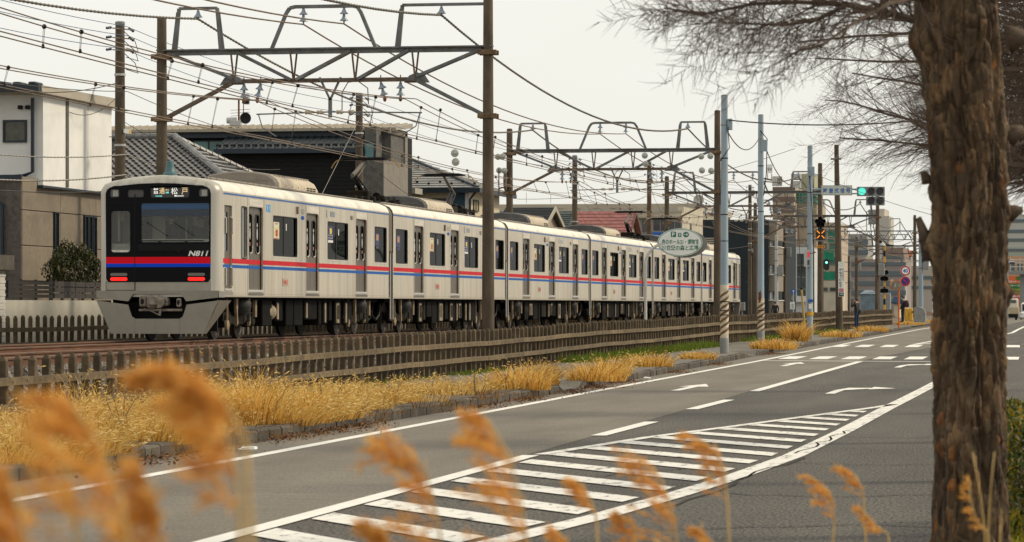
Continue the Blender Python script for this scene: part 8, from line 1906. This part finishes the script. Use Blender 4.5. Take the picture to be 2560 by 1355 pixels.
# ------------------------------------------------------------------ branching plants
def segmesh(segs, n=3):
    """segments (p,q,r0,r1) to prisms, vectorised"""
    S = np.array([(*a, *b, c, d) for a, b, c, d in segs]); p = S[:, :3]; q = S[:, 3:6]; d = q - p; L_ = np.linalg.norm(d, axis=1); d = d / np.maximum(L_, 1e-6)[:, None]
    a = np.cross(d, np.array([.31, .17, .93])); a /= np.maximum(np.linalg.norm(a, axis=1), 1e-6)[:, None]; b = np.cross(d, a); N = len(S); V = np.zeros((N, 2 * n, 3))
    for k in range(n):
        w_ = 2 * PI * k / n; o = a * math.cos(w_) + b * math.sin(w_); V[:, k] = p + o * S[:, 6:7]; V[:, n + k] = q + o * S[:, 7:8]
    base = (np.arange(N) * 2 * n)[:, None]; F = np.concatenate([base + np.array([[k, (k + 1) % n, n + (k + 1) % n, n + k]]) for k in range(n)]); return V.reshape(-1, 3), F
def branch(segs, p, d, L_, r, lev, rnd, up=.05, wig=.16, sub=7, kids=(.34, .5), droop=0.0, ang=(.5, 1.0)):
    n = max(3, int(4 + L_ * 3)) if lev else 3; st = L_ / n; pts = [p.copy()]; d = d.normalized()
    for i in range(n):
        d = (d + Vector((rnd.gauss(0, wig), rnd.gauss(0, wig), rnd.gauss(0, wig * .7) + up - droop * (i / n)))).normalized(); q = p + d * st
        r0 = r * (1 - .75 * i / n); r1 = r * (1 - .75 * (i + 1) / n); segs.append((tuple(p), tuple(q), r0, r1)); p = q; pts.append((p.copy(), d.copy(), r1))
        if lev:
            for _ in range(sub if rnd.random() < .8 else sub - 1):
                k = rnd.random(); base = Vector(pts[-1][0]).lerp(Vector(pts[-2][0] if i else pts[0]), k); ax = d.cross(Vector((rnd.gauss(0, 1), rnd.gauss(0, 1), rnd.gauss(0, .6)))).normalized(); a = rnd.uniform(*ang); dd = (d * math.cos(a) + ax * math.sin(a)).normalized()
                branch(segs, base, dd, L_ * rnd.uniform(*kids) * (1 - .45 * i / n), max(r1 * .42, .0016), lev - 1, rnd, up, wig, max(2, sub - 1), kids, droop, ang)
M_weed = mat('dead_stem', (.055, .035, .022), .85, var=.3, vscale=10); M_weedl = mat('pale_stem', (.26, .15, .06), .85)
rnd = random.Random(5)
for (u, v, h, lb, mm, z) in ((165, 1135, .95, 'dark dead weed standing left in the golden grass', M_weed, .13), (112, 1140, .8, 'second dark dead weed beside the left kerb end', M_weed, .13), (640, 1010, .9, 'bare weed with thin stems before the fence below the train front', M_weed, .13), (815, 1040, .75, 'leaning bare weed above the overhanging grass', M_weed, .13), (1190, 990, .55, 'single dark weed stem near the clean kerb', M_weed, .13), (1390, 955, .5, 'dark bushy weed at the dropped kerb', M_weed, .13), (1560, 935, .5, 'dark twiggy weed behind the dropped kerb', M_weed, .13), (1640, 912, .6, 'reddish twiggy weed around the oval sign post', M_strawb, .13), (1985, 850, .9, 'twiggy dry weed left of the traffic light pole', M_weedl, .13), (60, 1150, .7, 'third dead weed at the left end of the golden grass', M_weed, .13), (300, 1090, .75, 'dead weed behind the first visible kerb stones', M_weed, .13), (480, 1050, .8, 'twiggy dark weed in the middle of the golden grass', M_weed, .13), (730, 1030, .7, 'thin dead weed before the overhanging grass', M_weed, .13), (980, 1010, .6, 'short dead weed where the grass thins out', M_weed, .13)):
    p = foot(u, v, z); segs = []
    for k in range(7 if 'bushy' in lb or 'twiggy' in lb else 4): branch(segs, Vector((rnd.gauss(0, .03), rnd.gauss(0, .03), -.03)), Vector((rnd.gauss(0, .35), rnd.gauss(0, .35), 1)), h * rnd.uniform(.6, 1), .007, 2 if 'twiggy' in lb or 'bushy' in lb else 1, rnd, .06, .12, 2, (.3, .5))
    V, F = segmesh(segs, 3); o = link_mesh('dead_weed', npmesh('dead_weed', V, F, mm), None, p); tag(o, lb, 'weed', 'dead weeds on the verge')
p = Vector((-14.3, 62.5, .42)); segs = []; rnd = random.Random(9)
for k in range(3): branch(segs, Vector((0, 0, 0)), Vector((rnd.gauss(0, .25), rnd.gauss(0, .3), 1)), .95, .009, 2, rnd, .05, .12, 2, (.35, .55))
V, F = segmesh(segs); tag(link_mesh('dead_weed', npmesh('dead_weed', V, F, M_weed), None, p), 'bare twig weed inside the fence before the train skirt', 'weed')
# ------------------------------------------------------------------ bare trees along the road
M_bark2 = mat('twig_bark', (.07, .046, .031), .9, var=.3, vscale=8); M_bark3 = mat('limb_bark', (.075, .05, .032), .9, var=.35, vscale=6, bump=.5, bscale=30)
def bare_tree(X, Y, label, seed, n=30, h=9.5, lmax=3.4, zlow=2.4, side=None):
    rnd = random.Random(seed); o = thing('bare_tree', label, 'tree', (X, Y, .13), 'bare trees lining the road')
    mb = MB(); pts = [(0, 0, -.05), (.02, 0, 2), (-.03, .04, 5), (0, 0, h)]; mb.tube([Vector(q) for q in pts], [.24, .19, .13, .02], 14); link_mesh('trunk', mb.mesh('trunk', M_bark3, smooth=True), o)
    segs = []
    for k in range(n):
        z = zlow + (h - zlow - .3) * (k / n) ** 1.15; a = k * 2.4 + rnd.uniform(-.3, .3)
        if side is not None and rnd.random() < (.4 if Y < 36 else .72): a = PI + rnd.uniform(-.9, .7)
        L_ = lmax * (1 - .62 * (z - zlow) / (h - zlow)) * rnd.uniform(.75, 1.1); d = Vector((math.cos(a), math.sin(a), rnd.uniform(.02, .36)))
        branch(segs, Vector((0, 0, z)), d, L_, .016 + .005 * L_, 2, rnd, .015, .085, 3 if Y < 36 else 4, (.24, .40) if Y < 36 else (.27, .46), .05, (.4, .85))
    V, F = segmesh(segs, 3); link_mesh('branches', npmesh('branches', V, F, M_bark2), o); return len(segs)
for i, (y, lb) in enumerate(((24.5, 'bare tree right behind the big trunk'), (32, 'second bare tree behind the big trunk'), (41, 'third bare tree behind the big trunk'), (52, 'fourth bare tree along the road'), (66, 'fifth bare tree along the road'))):
    ns = bare_tree(RE(y) + (.95 if i < 2 else .55), y, lb, 40 + i, n=18 if i < 2 else 32, side=1, lmax=(2.6, 3.0, 3.2, 3.4, 3.7)[i], zlow=1.75 + 265 * y / FPX, h=8 + y * .07)
# the big trunk in front
Zt = 17.0; tb = at(2423, 1355, Zt); TX, TY = tb.x, tb.y
BT = thing('foreground_tree', 'large tree with thick rough brown trunk in the right foreground', 'tree', (TX, TY, .13))
NA, NH = 290, 860; zz = np.linspace(-.05, 4.4, NH); th = np.linspace(0, 2 * PI, NA, endpoint=False)
vv = HV - (zz + .13 - CAMZ) * FPX / Zt
cu = np.interp(vv, [-600, 0, 450, 900, 1355, 1800], [2385, 2397, 2424, 2419, 2425, 2428]); rw = np.interp(vv, [-600, 0, 200, 450, 700, 1000, 1355, 1800], [108, 106, 102, 98, 93, 92, 96, 114]) * Zt / FPX
off = (cu - 2423) * Zt / FPX
nc = 2900; cc = np.stack([RNG.uniform(0, 2 * PI, nc), RNG.uniform(-.1, 4.5, nc)], 1); prnd = RNG.random(nc); nb_ = 420; cb_ = np.stack([RNG.uniform(0, 2 * PI, nb_), RNG.uniform(-.3, 4.7, nb_)], 1)
A_, Z_ = np.meshgrid(th, zz)
fine = np.array([[mnoise.fractal(Vector((math.cos(a) * 4, math.sin(a) * 4, z * 4.5)), 1, 2, 5) for a in th[::2]] for z in zz[::2]]); fine = np.repeat(np.repeat(fine, 2, 0), 2, 1)[:NH, :NA]
grain = np.array([[mnoise.noise(Vector((math.cos(a) * 16, math.sin(a) * 16, z * 16))) for a in th] for z in zz[::2]]); grain = np.repeat(grain, 2, 0)[:NH]
wob = .30 * fine + .10 * np.sin(Z_ * 7 + A_ * 3)
H_ = np.zeros_like(A_); HB = np.zeros_like(A_); ID = np.zeros(A_.shape, int)
for i in range(0, NH, 20):
    a = (A_[i:i + 20] + wob[i:i + 20] * .35) % (2 * PI); z = Z_[i:i + 20]; sel = np.where(np.abs(cc[:, 1] - z.mean()) < .45)[0]; c = cc[sel]
    da = np.abs(a[..., None] - c[:, 0]); da = np.minimum(da, 2 * PI - da) * .2; dz = (z[..., None] - c[:, 1]) * .34; D_ = np.sqrt(da ** 2 + dz ** 2); j = np.argsort(D_, axis=-1)[..., :2]; d1 = np.take_along_axis(D_, j[..., :1], -1)[..., 0]; d2 = np.take_along_axis(D_, j[..., 1:2], -1)[..., 0]
    H_[i:i + 20] = np.clip((d2 - d1) / .0085, 0, 1) ** .8; ID[i:i + 20] = sel[j[..., 0]]
    sb = np.where(np.abs(cb_[:, 1] - z.mean()) < .9)[0]; c = cb_[sb]; da = np.abs(a[..., None] - c[:, 0]); da = np.minimum(da, 2 * PI - da) * .2; dz = (z[..., None] - c[:, 1]) * .13; D_ = np.sort(np.sqrt(da ** 2 + dz ** 2), axis=-1); HB[i:i + 20] = np.clip((D_[..., 1] - D_[..., 0]) / .016, 0, 1) ** .7
disp = H_ * (.002 + .010 * prnd[ID]) + .021 * HB + .010 * fine + .004 * grain - .020; lump = .012 * np.sin(3 * A_ + Z_ * 1.3) + .009 * np.sin(5 * A_ - Z_ * 2.3) + .006 * np.sin(9 * A_ + 1.5 * np.sin(Z_ * 2.1))
Rr = rw[:, None] - .012 + disp + lump
# burls where branches broke off
def ang_of(dirv): return math.atan2(dirv.y, dirv.x)
left = ang_of(-EXC); right = ang_of(EXC); cama = ang_of(TOCAM)
for (aa, v, s, hgt_) in ((left + .15, 610, .10, .05), (left + .1, 470, .09, .025), (right - .1, 330, .07, .025), (right - .1, 530, .08, .03), (right - .1, 735, .08, .03), (cama + .3, 60, .13, .03), (cama - .6, 250, .1, .015), (left, 90, .16, .05)):
    zc = CAMZ - .13 + (HV - v) * Zt / FPX; da = np.abs(((A_ - aa + PI) % (2 * PI)) - PI) * .2; Rr += hgt_ * np.exp(-(da ** 2 + (Z_ - zc) ** 2) / (2 * (s * .5) ** 2))
X_ = Rr * np.cos(A_) + off[:, None] * CT; Y_ = Rr * np.sin(A_) + off[:, None] * ST; V = np.stack([X_, Y_, Z_], -1).reshape(-1, 3)
idx = np.arange(NH * NA).reshape(NH, NA); F = np.stack([idx[:-1], np.roll(idx, -1, 1)[:-1], np.roll(idx, -1, 1)[1:], idx[1:]], -1).reshape(-1, 4)
M_bark = mat('plated_bark', (.10, .07, .045), .9); t_ = M_bark.node_tree; b_ = t_.nodes['Principled BSDF']; at_ = t_.nodes.new('ShaderNodeAttribute'); at_.attribute_name = 'plate'
r_ = t_.nodes.new('ShaderNodeValToRGB'); el = r_.color_ramp.elements; el[0].color = (.048, .027, .012, 1); el[1].color = (.135, .088, .048, 1); el[1].position = .88; e = el.new(.35); e.color = (.070, .046, .026, 1); e = el.new(.65); e.color = (.10, .072, .044, 1); e = el.new(.965); e.color = (.12, .07, .034, 1); e = el.new(1); e.color = (.20, .082, .022, 1)
n_ = t_.nodes.new('ShaderNodeTexNoise'); n_.inputs['Scale'].default_value = 30; n_.inputs['Detail'].default_value = 7; tc_ = t_.nodes.new('ShaderNodeTexCoord'); mp_ = t_.nodes.new('ShaderNodeMapping'); mp_.inputs['Scale'].default_value = (1, 1, .3); t_.links.new(tc_.outputs['Object'], mp_.inputs[0]); t_.links.new(mp_.outputs[0], n_.inputs['Vector'])
mr_ = t_.nodes.new('ShaderNodeValToRGB'); mr_.color_ramp.elements[0].position = .3; mr_.color_ramp.elements[1].position = .72; mr_.color_ramp.elements[0].color = (.45, .43, .4, 1); mr_.color_ramp.elements[1].color = (1.5, 1.46, 1.38, 1); mx_ = t_.nodes.new('ShaderNodeMix'); mx_.data_type = 'RGBA'; mx_.blend_type = 'MULTIPLY'; mx_.inputs['Factor'].default_value = 1
t_.links.new(at_.outputs['Fac'], r_.inputs[0]); t_.links.new(n_.outputs['Fac'], mr_.inputs[0]); t_.links.new(r_.outputs[0], mx_.inputs['A']); t_.links.new(mr_.outputs[0], mx_.inputs['B']); n2_ = t_.nodes.new('ShaderNodeTexNoise'); n2_.inputs['Scale'].default_value = 7; n2_.inputs['Detail'].default_value = 4; t_.links.new(mp_.outputs[0], n2_.inputs['Vector']); m2_ = t_.nodes.new('ShaderNodeValToRGB'); m2_.color_ramp.elements[0].position = .36; m2_.color_ramp.elements[1].position = .66; m2_.color_ramp.elements[0].color = (.5, .44, .36, 1); m2_.color_ramp.elements[1].color = (1.45, 1.4, 1.35, 1); t_.links.new(n2_.outputs['Fac'], m2_.inputs[0]); mx2_ = t_.nodes.new('ShaderNodeMix'); mx2_.data_type = 'RGBA'; mx2_.blend_type = 'MULTIPLY'; mx2_.inputs['Factor'].default_value = 1; t_.links.new(mx_.outputs['Result'], mx2_.inputs['A']); t_.links.new(m2_.outputs[0], mx2_.inputs['B']); t_.links.new(mx2_.outputs['Result'], b_.inputs['Base Color'])
me = npmesh('trunk', V, F, M_bark, smooth=True); ca = me.attributes.new('plate', 'FLOAT', 'POINT'); ca.data.foreach_set('value', prnd[ID].reshape(-1).astype(np.float32)); trk = link_mesh('trunk', me, BT)
rnd = random.Random(21); segs = []
def px_branch(pts, r):
    P = [at(u, v, z) - BT.location for u, v, z in pts]; m = len(P) - 1
    for i in range(m):
        ra, rb = r * (1 - .8 * i / m), r * (1 - .8 * (i + 1) / m); segs.append((tuple(P[i]), tuple(P[i + 1]), ra, rb)); d = P[i + 1] - P[i]
        for _ in range(9):
            ax = d.cross(Vector((rnd.gauss(0, 1), rnd.gauss(0, 1), rnd.gauss(0, 1)))).normalized(); a = rnd.uniform(.3, .9); dd = d.normalized() * math.cos(a) + ax * math.sin(a); branch(segs, P[i].lerp(P[i + 1], rnd.random()), dd, rnd.uniform(.25, .6), max(.0019, rb * .34), 1, rnd, .0, .12, 4, (.3, .5), .03)
px_branch([(2300, 55, 17), (2230, 35, 17.1), (2120, 12, 17.3), (2000, 5, 17.5), (1880, 10, 17.8), (1760, 35, 18), (1660, 20, 18.2)], .022)
px_branch([(2300, -60, 17), (2150, -75, 17.4), (2000, -40, 17.8), (1880, 5, 18.2), (1790, 60, 18.6)], .017)
px_branch([(2310, -10, 17), (2220, 10, 16.4), (2130, 60, 16), (2060, 110, 15.8), (1990, 130, 15.7)], .018)
px_branch([(2120, 12, 17.3), (2040, 50, 17.2), (1960, 62, 17.1), (1880, 60, 17), (1800, 55, 17)], .013)
V, F = segmesh(segs, 4); link_mesh('branches', npmesh('branches', V, F, M_bark2), BT)
for (u0, v0, u1, v1, r) in ((2326, 650, 2296, 545, .028), (2322, 620, 2300, 600, .02), (2320, 455, 2304, 430, .02), (2520, 345, 2560, 325, .035), (2520, 535, 2556, 525, .03), (2512, 740, 2534, 730, .022), (2520, 100, 2570, 90, .05)):
    P = at(u0, v0, Zt - .02) - BT.location; Q_ = at(u1, v1, Zt - .04) - BT.location; mb = MB(); mid = P.lerp(Q_, .55) + Vector((.004, 0, .006)); mb.tube([P, mid, Q_], [r * 1.6, r, r * .55], 10); mb.v = [tuple(Vector(q) + Vector((random.gauss(0, .003), random.gauss(0, .003), random.gauss(0, .004)))) for q in mb.v]; link_mesh('branch_stub', mb.mesh('branch_stub', M_bark3, smooth=True), BT)
    sg_ = []
    for k in range(9): branch(sg_, Q_.lerp(P, rnd.random() * .5), Vector((rnd.gauss(-.2, 1), rnd.gauss(0, 1), rnd.gauss(.2, 1))), rnd.uniform(.02, .07), .003, 0, rnd)
    V, F = segmesh(sg_, 3); link_mesh('stub_twig', npmesh('stub_twig', V, F, M_bark2), BT)
# ------------------------------------------------------------------ hedge, shrub, verge grass
def bush(label, c, rx, ry, rz_, n, s0, s1, mm, nm='shrub', cat='shrub', box=False):
    o = thing(nm, label, cat, (c[0], c[1], c[2] - rz_))
    def f():
        if box: q = np.array([RNG.uniform(-1, 1), RNG.uniform(-1, 1), RNG.uniform(-1, 1)]); k = RNG.integers(0, 3); q[k] = np.sign(q[k]) * (1 - .25 * RNG.random() ** 2); q += RNG.normal(0, .03, 3)
        else:
            q = RNG.normal(0, 1, 3); q /= np.linalg.norm(q); q *= (.55 + .45 * RNG.random() ** .5) * (1 + .16 * math.sin(5 * q[0] + 3 * q[2]) + .1 * math.sin(9 * q[1] + 4 * q[2]))
        return (q[0] * rx, q[1] * ry, q[2] * rz_ + rz_)
    V, F = leaves(n, f, s0, s1, .9); link_mesh('foliage', npmesh('foliage', V, F, mm), o)
    sg_ = []; rr = random.Random(n)
    for k in range(9): branch(sg_, Vector((rr.gauss(0, rx * .2), rr.gauss(0, ry * .2), -.02)), Vector((rr.gauss(0, .4), rr.gauss(0, .4), 1)), rz_ * 1.5, .015, 1, rr, .03, .1, 3)
    V, F = segmesh(sg_, 4); link_mesh('stem', npmesh('stem', V, F, M_bark2), o); return o
M_shrub = leafmat('shrub_leaf', [(.006, .013, .005), (.015, .028, .008), (.035, .045, .010), (.10, .085, .02)], .45, .15); M_hedge = leafmat('hedge_leaf', [(.012, .03, .006), (.03, .065, .008), (.10, .14, .012), (.30, .20, .01)], .5, .25)
q = lat(187, -25.75, 665); bush('dark green shrub beside the white house above the garden fence', (q.x, q.y, q.z - .05), .55, 1.5, .62, 5200, .025, .05, M_shrub)
for i, (y, lb) in enumerate(((22.4, 'clipped green hedge right behind the big trunk'), (24.8, 'farther clipped hedge right of the big trunk'))): bush(lb, (RE(y) + .62, y, .5), .36, 1.1, .42, 9000, .012, .026, M_hedge, 'hedge', 'hedge', True)
geo = [tuftgeo(RE(18) + RNG.uniform(.2, 1.6), RNG.uniform(16.8, 24), .13, 70, .2, RNG.uniform(.1, .26), (0, 0), 0, .005) for i in range(120)]
V, F, MI = merge(geo); tag(link_mesh('verge_grass', npmesh('verge_grass', V, F, [leafmat('verge_blade', [(.10, .14, .01), (.25, .24, .015), (.45, .34, .03)]), M_fox], MI)), 'yellow-green grass at the foot of the hedge', 'grass', kind='stuff')
# ------------------------------------------------------------------ reeds in front of the camera
M_plume = leafmat('reed_plume', [(.60, .27, .05), (.80, .42, .09), (.88, .58, .20)], .8, .55); M_stem = mat('reed_stem', (.50, .33, .11), .6, var=.15, vscale=20)
def reed(pts, Z, label, foot_u, size=1.0, dens=1.0, bare=False):
    """pts: pixel polyline of the plume from its base to the tip"""
    P = [at(u, v, Z) for u, v in pts]; b = at(foot_u, 1500, Z); base = Vector((b.x, b.y, .1)); o = thing('reed', label, 'reed', base, 'dry reeds in front of the camera')
    mb = MB(); c1 = base.lerp(P[0], .5) + (P[0] - base).normalized() * .0; mb.tube([base - base, c1 - base + Vector((.01, 0, 0)), P[0] - base] + [p - base for p in P[1:]], [.0042, .0036, .0026] + [.0016] * (len(P) - 1), 6); link_mesh('stem', mb.mesh('stem', M_stem, smooth=True), o)
    if not bare:
        n = int(17 * dens); L_ = sum((q - p).length for p, q in zip(P, P[1:])); FV = []; nf = 0
        C = [];
        for i in range(n):
            k = (i + RNG.random()) / n; s = k * (len(P) - 1); j = min(int(s), len(P) - 2); p = P[j].lerp(P[j + 1], s - j); d = (P[j + 1] - P[j]).normalized()
            ln = L_ * .62 * (1 - .55 * k) * RNG.uniform(.45, 1.15) * size; sd = -EXC * RNG.uniform(.25, 1.0) + TOCAM * RNG.normal(0, .5) + EXC * (RNG.normal(0, .25)); dir_ = (d * RNG.uniform(.35, 1.1) + sd * RNG.uniform(.3, .95)).normalized()
            q = p.copy(); st = ln / 5
            for a in range(5):
                dir_ = (dir_ + Vector((0, 0, -.10)) - EXC * .05).normalized(); q2 = q + dir_ * st
                m = int(6.5 * dens * (.55 + a * .24))
                for _ in range(m):
                    r = q.lerp(q2, RNG.random()); fd = (dir_ + Vector(RNG.normal(0, .5, 3))).normalized(); fl = RNG.uniform(.008, .024) * (.6 + size * .5); C.append((*r, *fd, fl))
                q = q2
        C = np.array(C); r = C[:, :3] - np.array(base); fd = C[:, 3:6]; fl = C[:, 6:7]; a = np.cross(fd, RNG.normal(0, 1, (len(C), 3))); a /= np.linalg.norm(a, axis=1)[:, None]
        V = np.stack([r - a * .0008, r + a * .0008, r + fd * fl * .6 + a * .001, r + fd * fl, r + fd * fl * .6 - a * .001], 1).reshape(-1, 3); F = ((np.arange(len(C)) * 5)[:, None] + np.array([[0, 1, 2, 3, 4]])); link_mesh('plume', npmesh('plume', V, F, M_plume), o)
    return o
reed([(612, 1095), (560, 1000), (490, 945), (400, 925)], 2.8, 'large blurred reed plume bending left below the train front', 830, 1.15, 1.25)
reed([(600, 1290), (590, 1180), (560, 1090), (500, 1010)], 2.9, 'blurred reed plume hanging under the large bent one', 640, 1.05, 1.05)
reed([(330, 1400), (300, 1250), (250, 1110), (180, 1010)], 2.7, 'blurred reed plume left of the large bent one', 380, 1.15, 1.15)
reed([(200, 1420), (190, 1300), (170, 1180), (120, 1090)], 2.9, 'faint blurred reed plume near the left kerb end', 230, 1.0, .75)
reed([(70, 1460), (60, 1330), (30, 1220), (-20, 1150)], 2.6, 'strong orange reed plume in the bottom left corner', 90, 1.15, 1.3)
reed([(380, 1450), (400, 1360), (390, 1270), (360, 1190)], 2.9, 'short blurred reed plume at the bottom left', 400, .9, 1.1)
reed([(1115, 1450), (1095, 1300), (1065, 1180), (1000, 1112)], 4.6, 'upright reed plume over the left zebra border', 1140, .95, 1.3)
reed([(985, 1420), (975, 1370), (955, 1335), (920, 1310)], 4.6, 'low reed plume tip at the bottom edge left of centre', 1000, .8, 1.0)
reed([(1330, 1430), (1305, 1270), (1275, 1140), (1215, 1045)], 4.6, 'tallest upright reed plume at the bottom centre', 1380, .95, 1.4)
reed([(1490, 1290), (1480, 1255), (1462, 1222), (1438, 1200)], 6.6, 'small reed plume with a thin stem over the zebra stripes', 1540, 1.0, .8)
reed([(1430, 1420), (1425, 1375), (1412, 1345), (1390, 1325)], 6.2, 'reed tip just rising over the bottom edge right of centre', 1440, .9, .8)
reed([(1695, 1380), (1685, 1290), (1655, 1200), (1592, 1145)], 6.4, 'reed plume leaning left over the zebra stripes', 1760, .9, 1.2)
reed([(1590, 1410), (1592, 1355), (1580, 1315), (1548, 1288)], 6.4, 'rounded reed tip at the bottom edge below the zebra', 1610, .9, .9)
reed([(1818, 1250), (1812, 1190), (1790, 1130), (1742, 1092)], 6.8, 'reed plume near the right end of the zebra stripes', 1860, .95, 1.1)
reed([(1790, 1400), (1782, 1360), (1765, 1338), (1740, 1320)], 6.6, 'reed tip at the bottom edge under the zebra end', 1800, .8, .7)
reed([(2086, 1305), (2085, 1265), (2070, 1225), (2030, 1193)], 8.2, 'reed plume on the dark lane left of the trunk', 1985, .8, .9)
reed([(2160, 1250), (2156, 1220), (2140, 1190), (2105, 1168)], 8.8, 'paler reed plume close left of the trunk', 2180, .8, .8)
reed([(2220, 1335), (2195, 1318), (2172, 1295), (2150, 1268)], 8.6, 'drooping reed plume at the foot of the trunk', 2250, .7, .8)
reed([(2470, 1330), (2440, 1300), (2425, 1240), (2424, 1200)], 8.0, 'thin reed plume in front of the trunk base', 2500, .5, .6)
for pts, fu, lb in (([(2470, 1330), (2476, 1230), (2486, 1130)], 2466, 'bare pale reed stalk before the trunk'), ([(2462, 1330), (2450, 1230), (2432, 1130)], 2466, 'bent reed stalk leaning left before the trunk'), ([(2500, 1340), (2505, 1270), (2520, 1300)], 2470, 'short bent reed stalk right of the trunk base')):
    reed(pts, 8.4, lb, fu, bare=True)
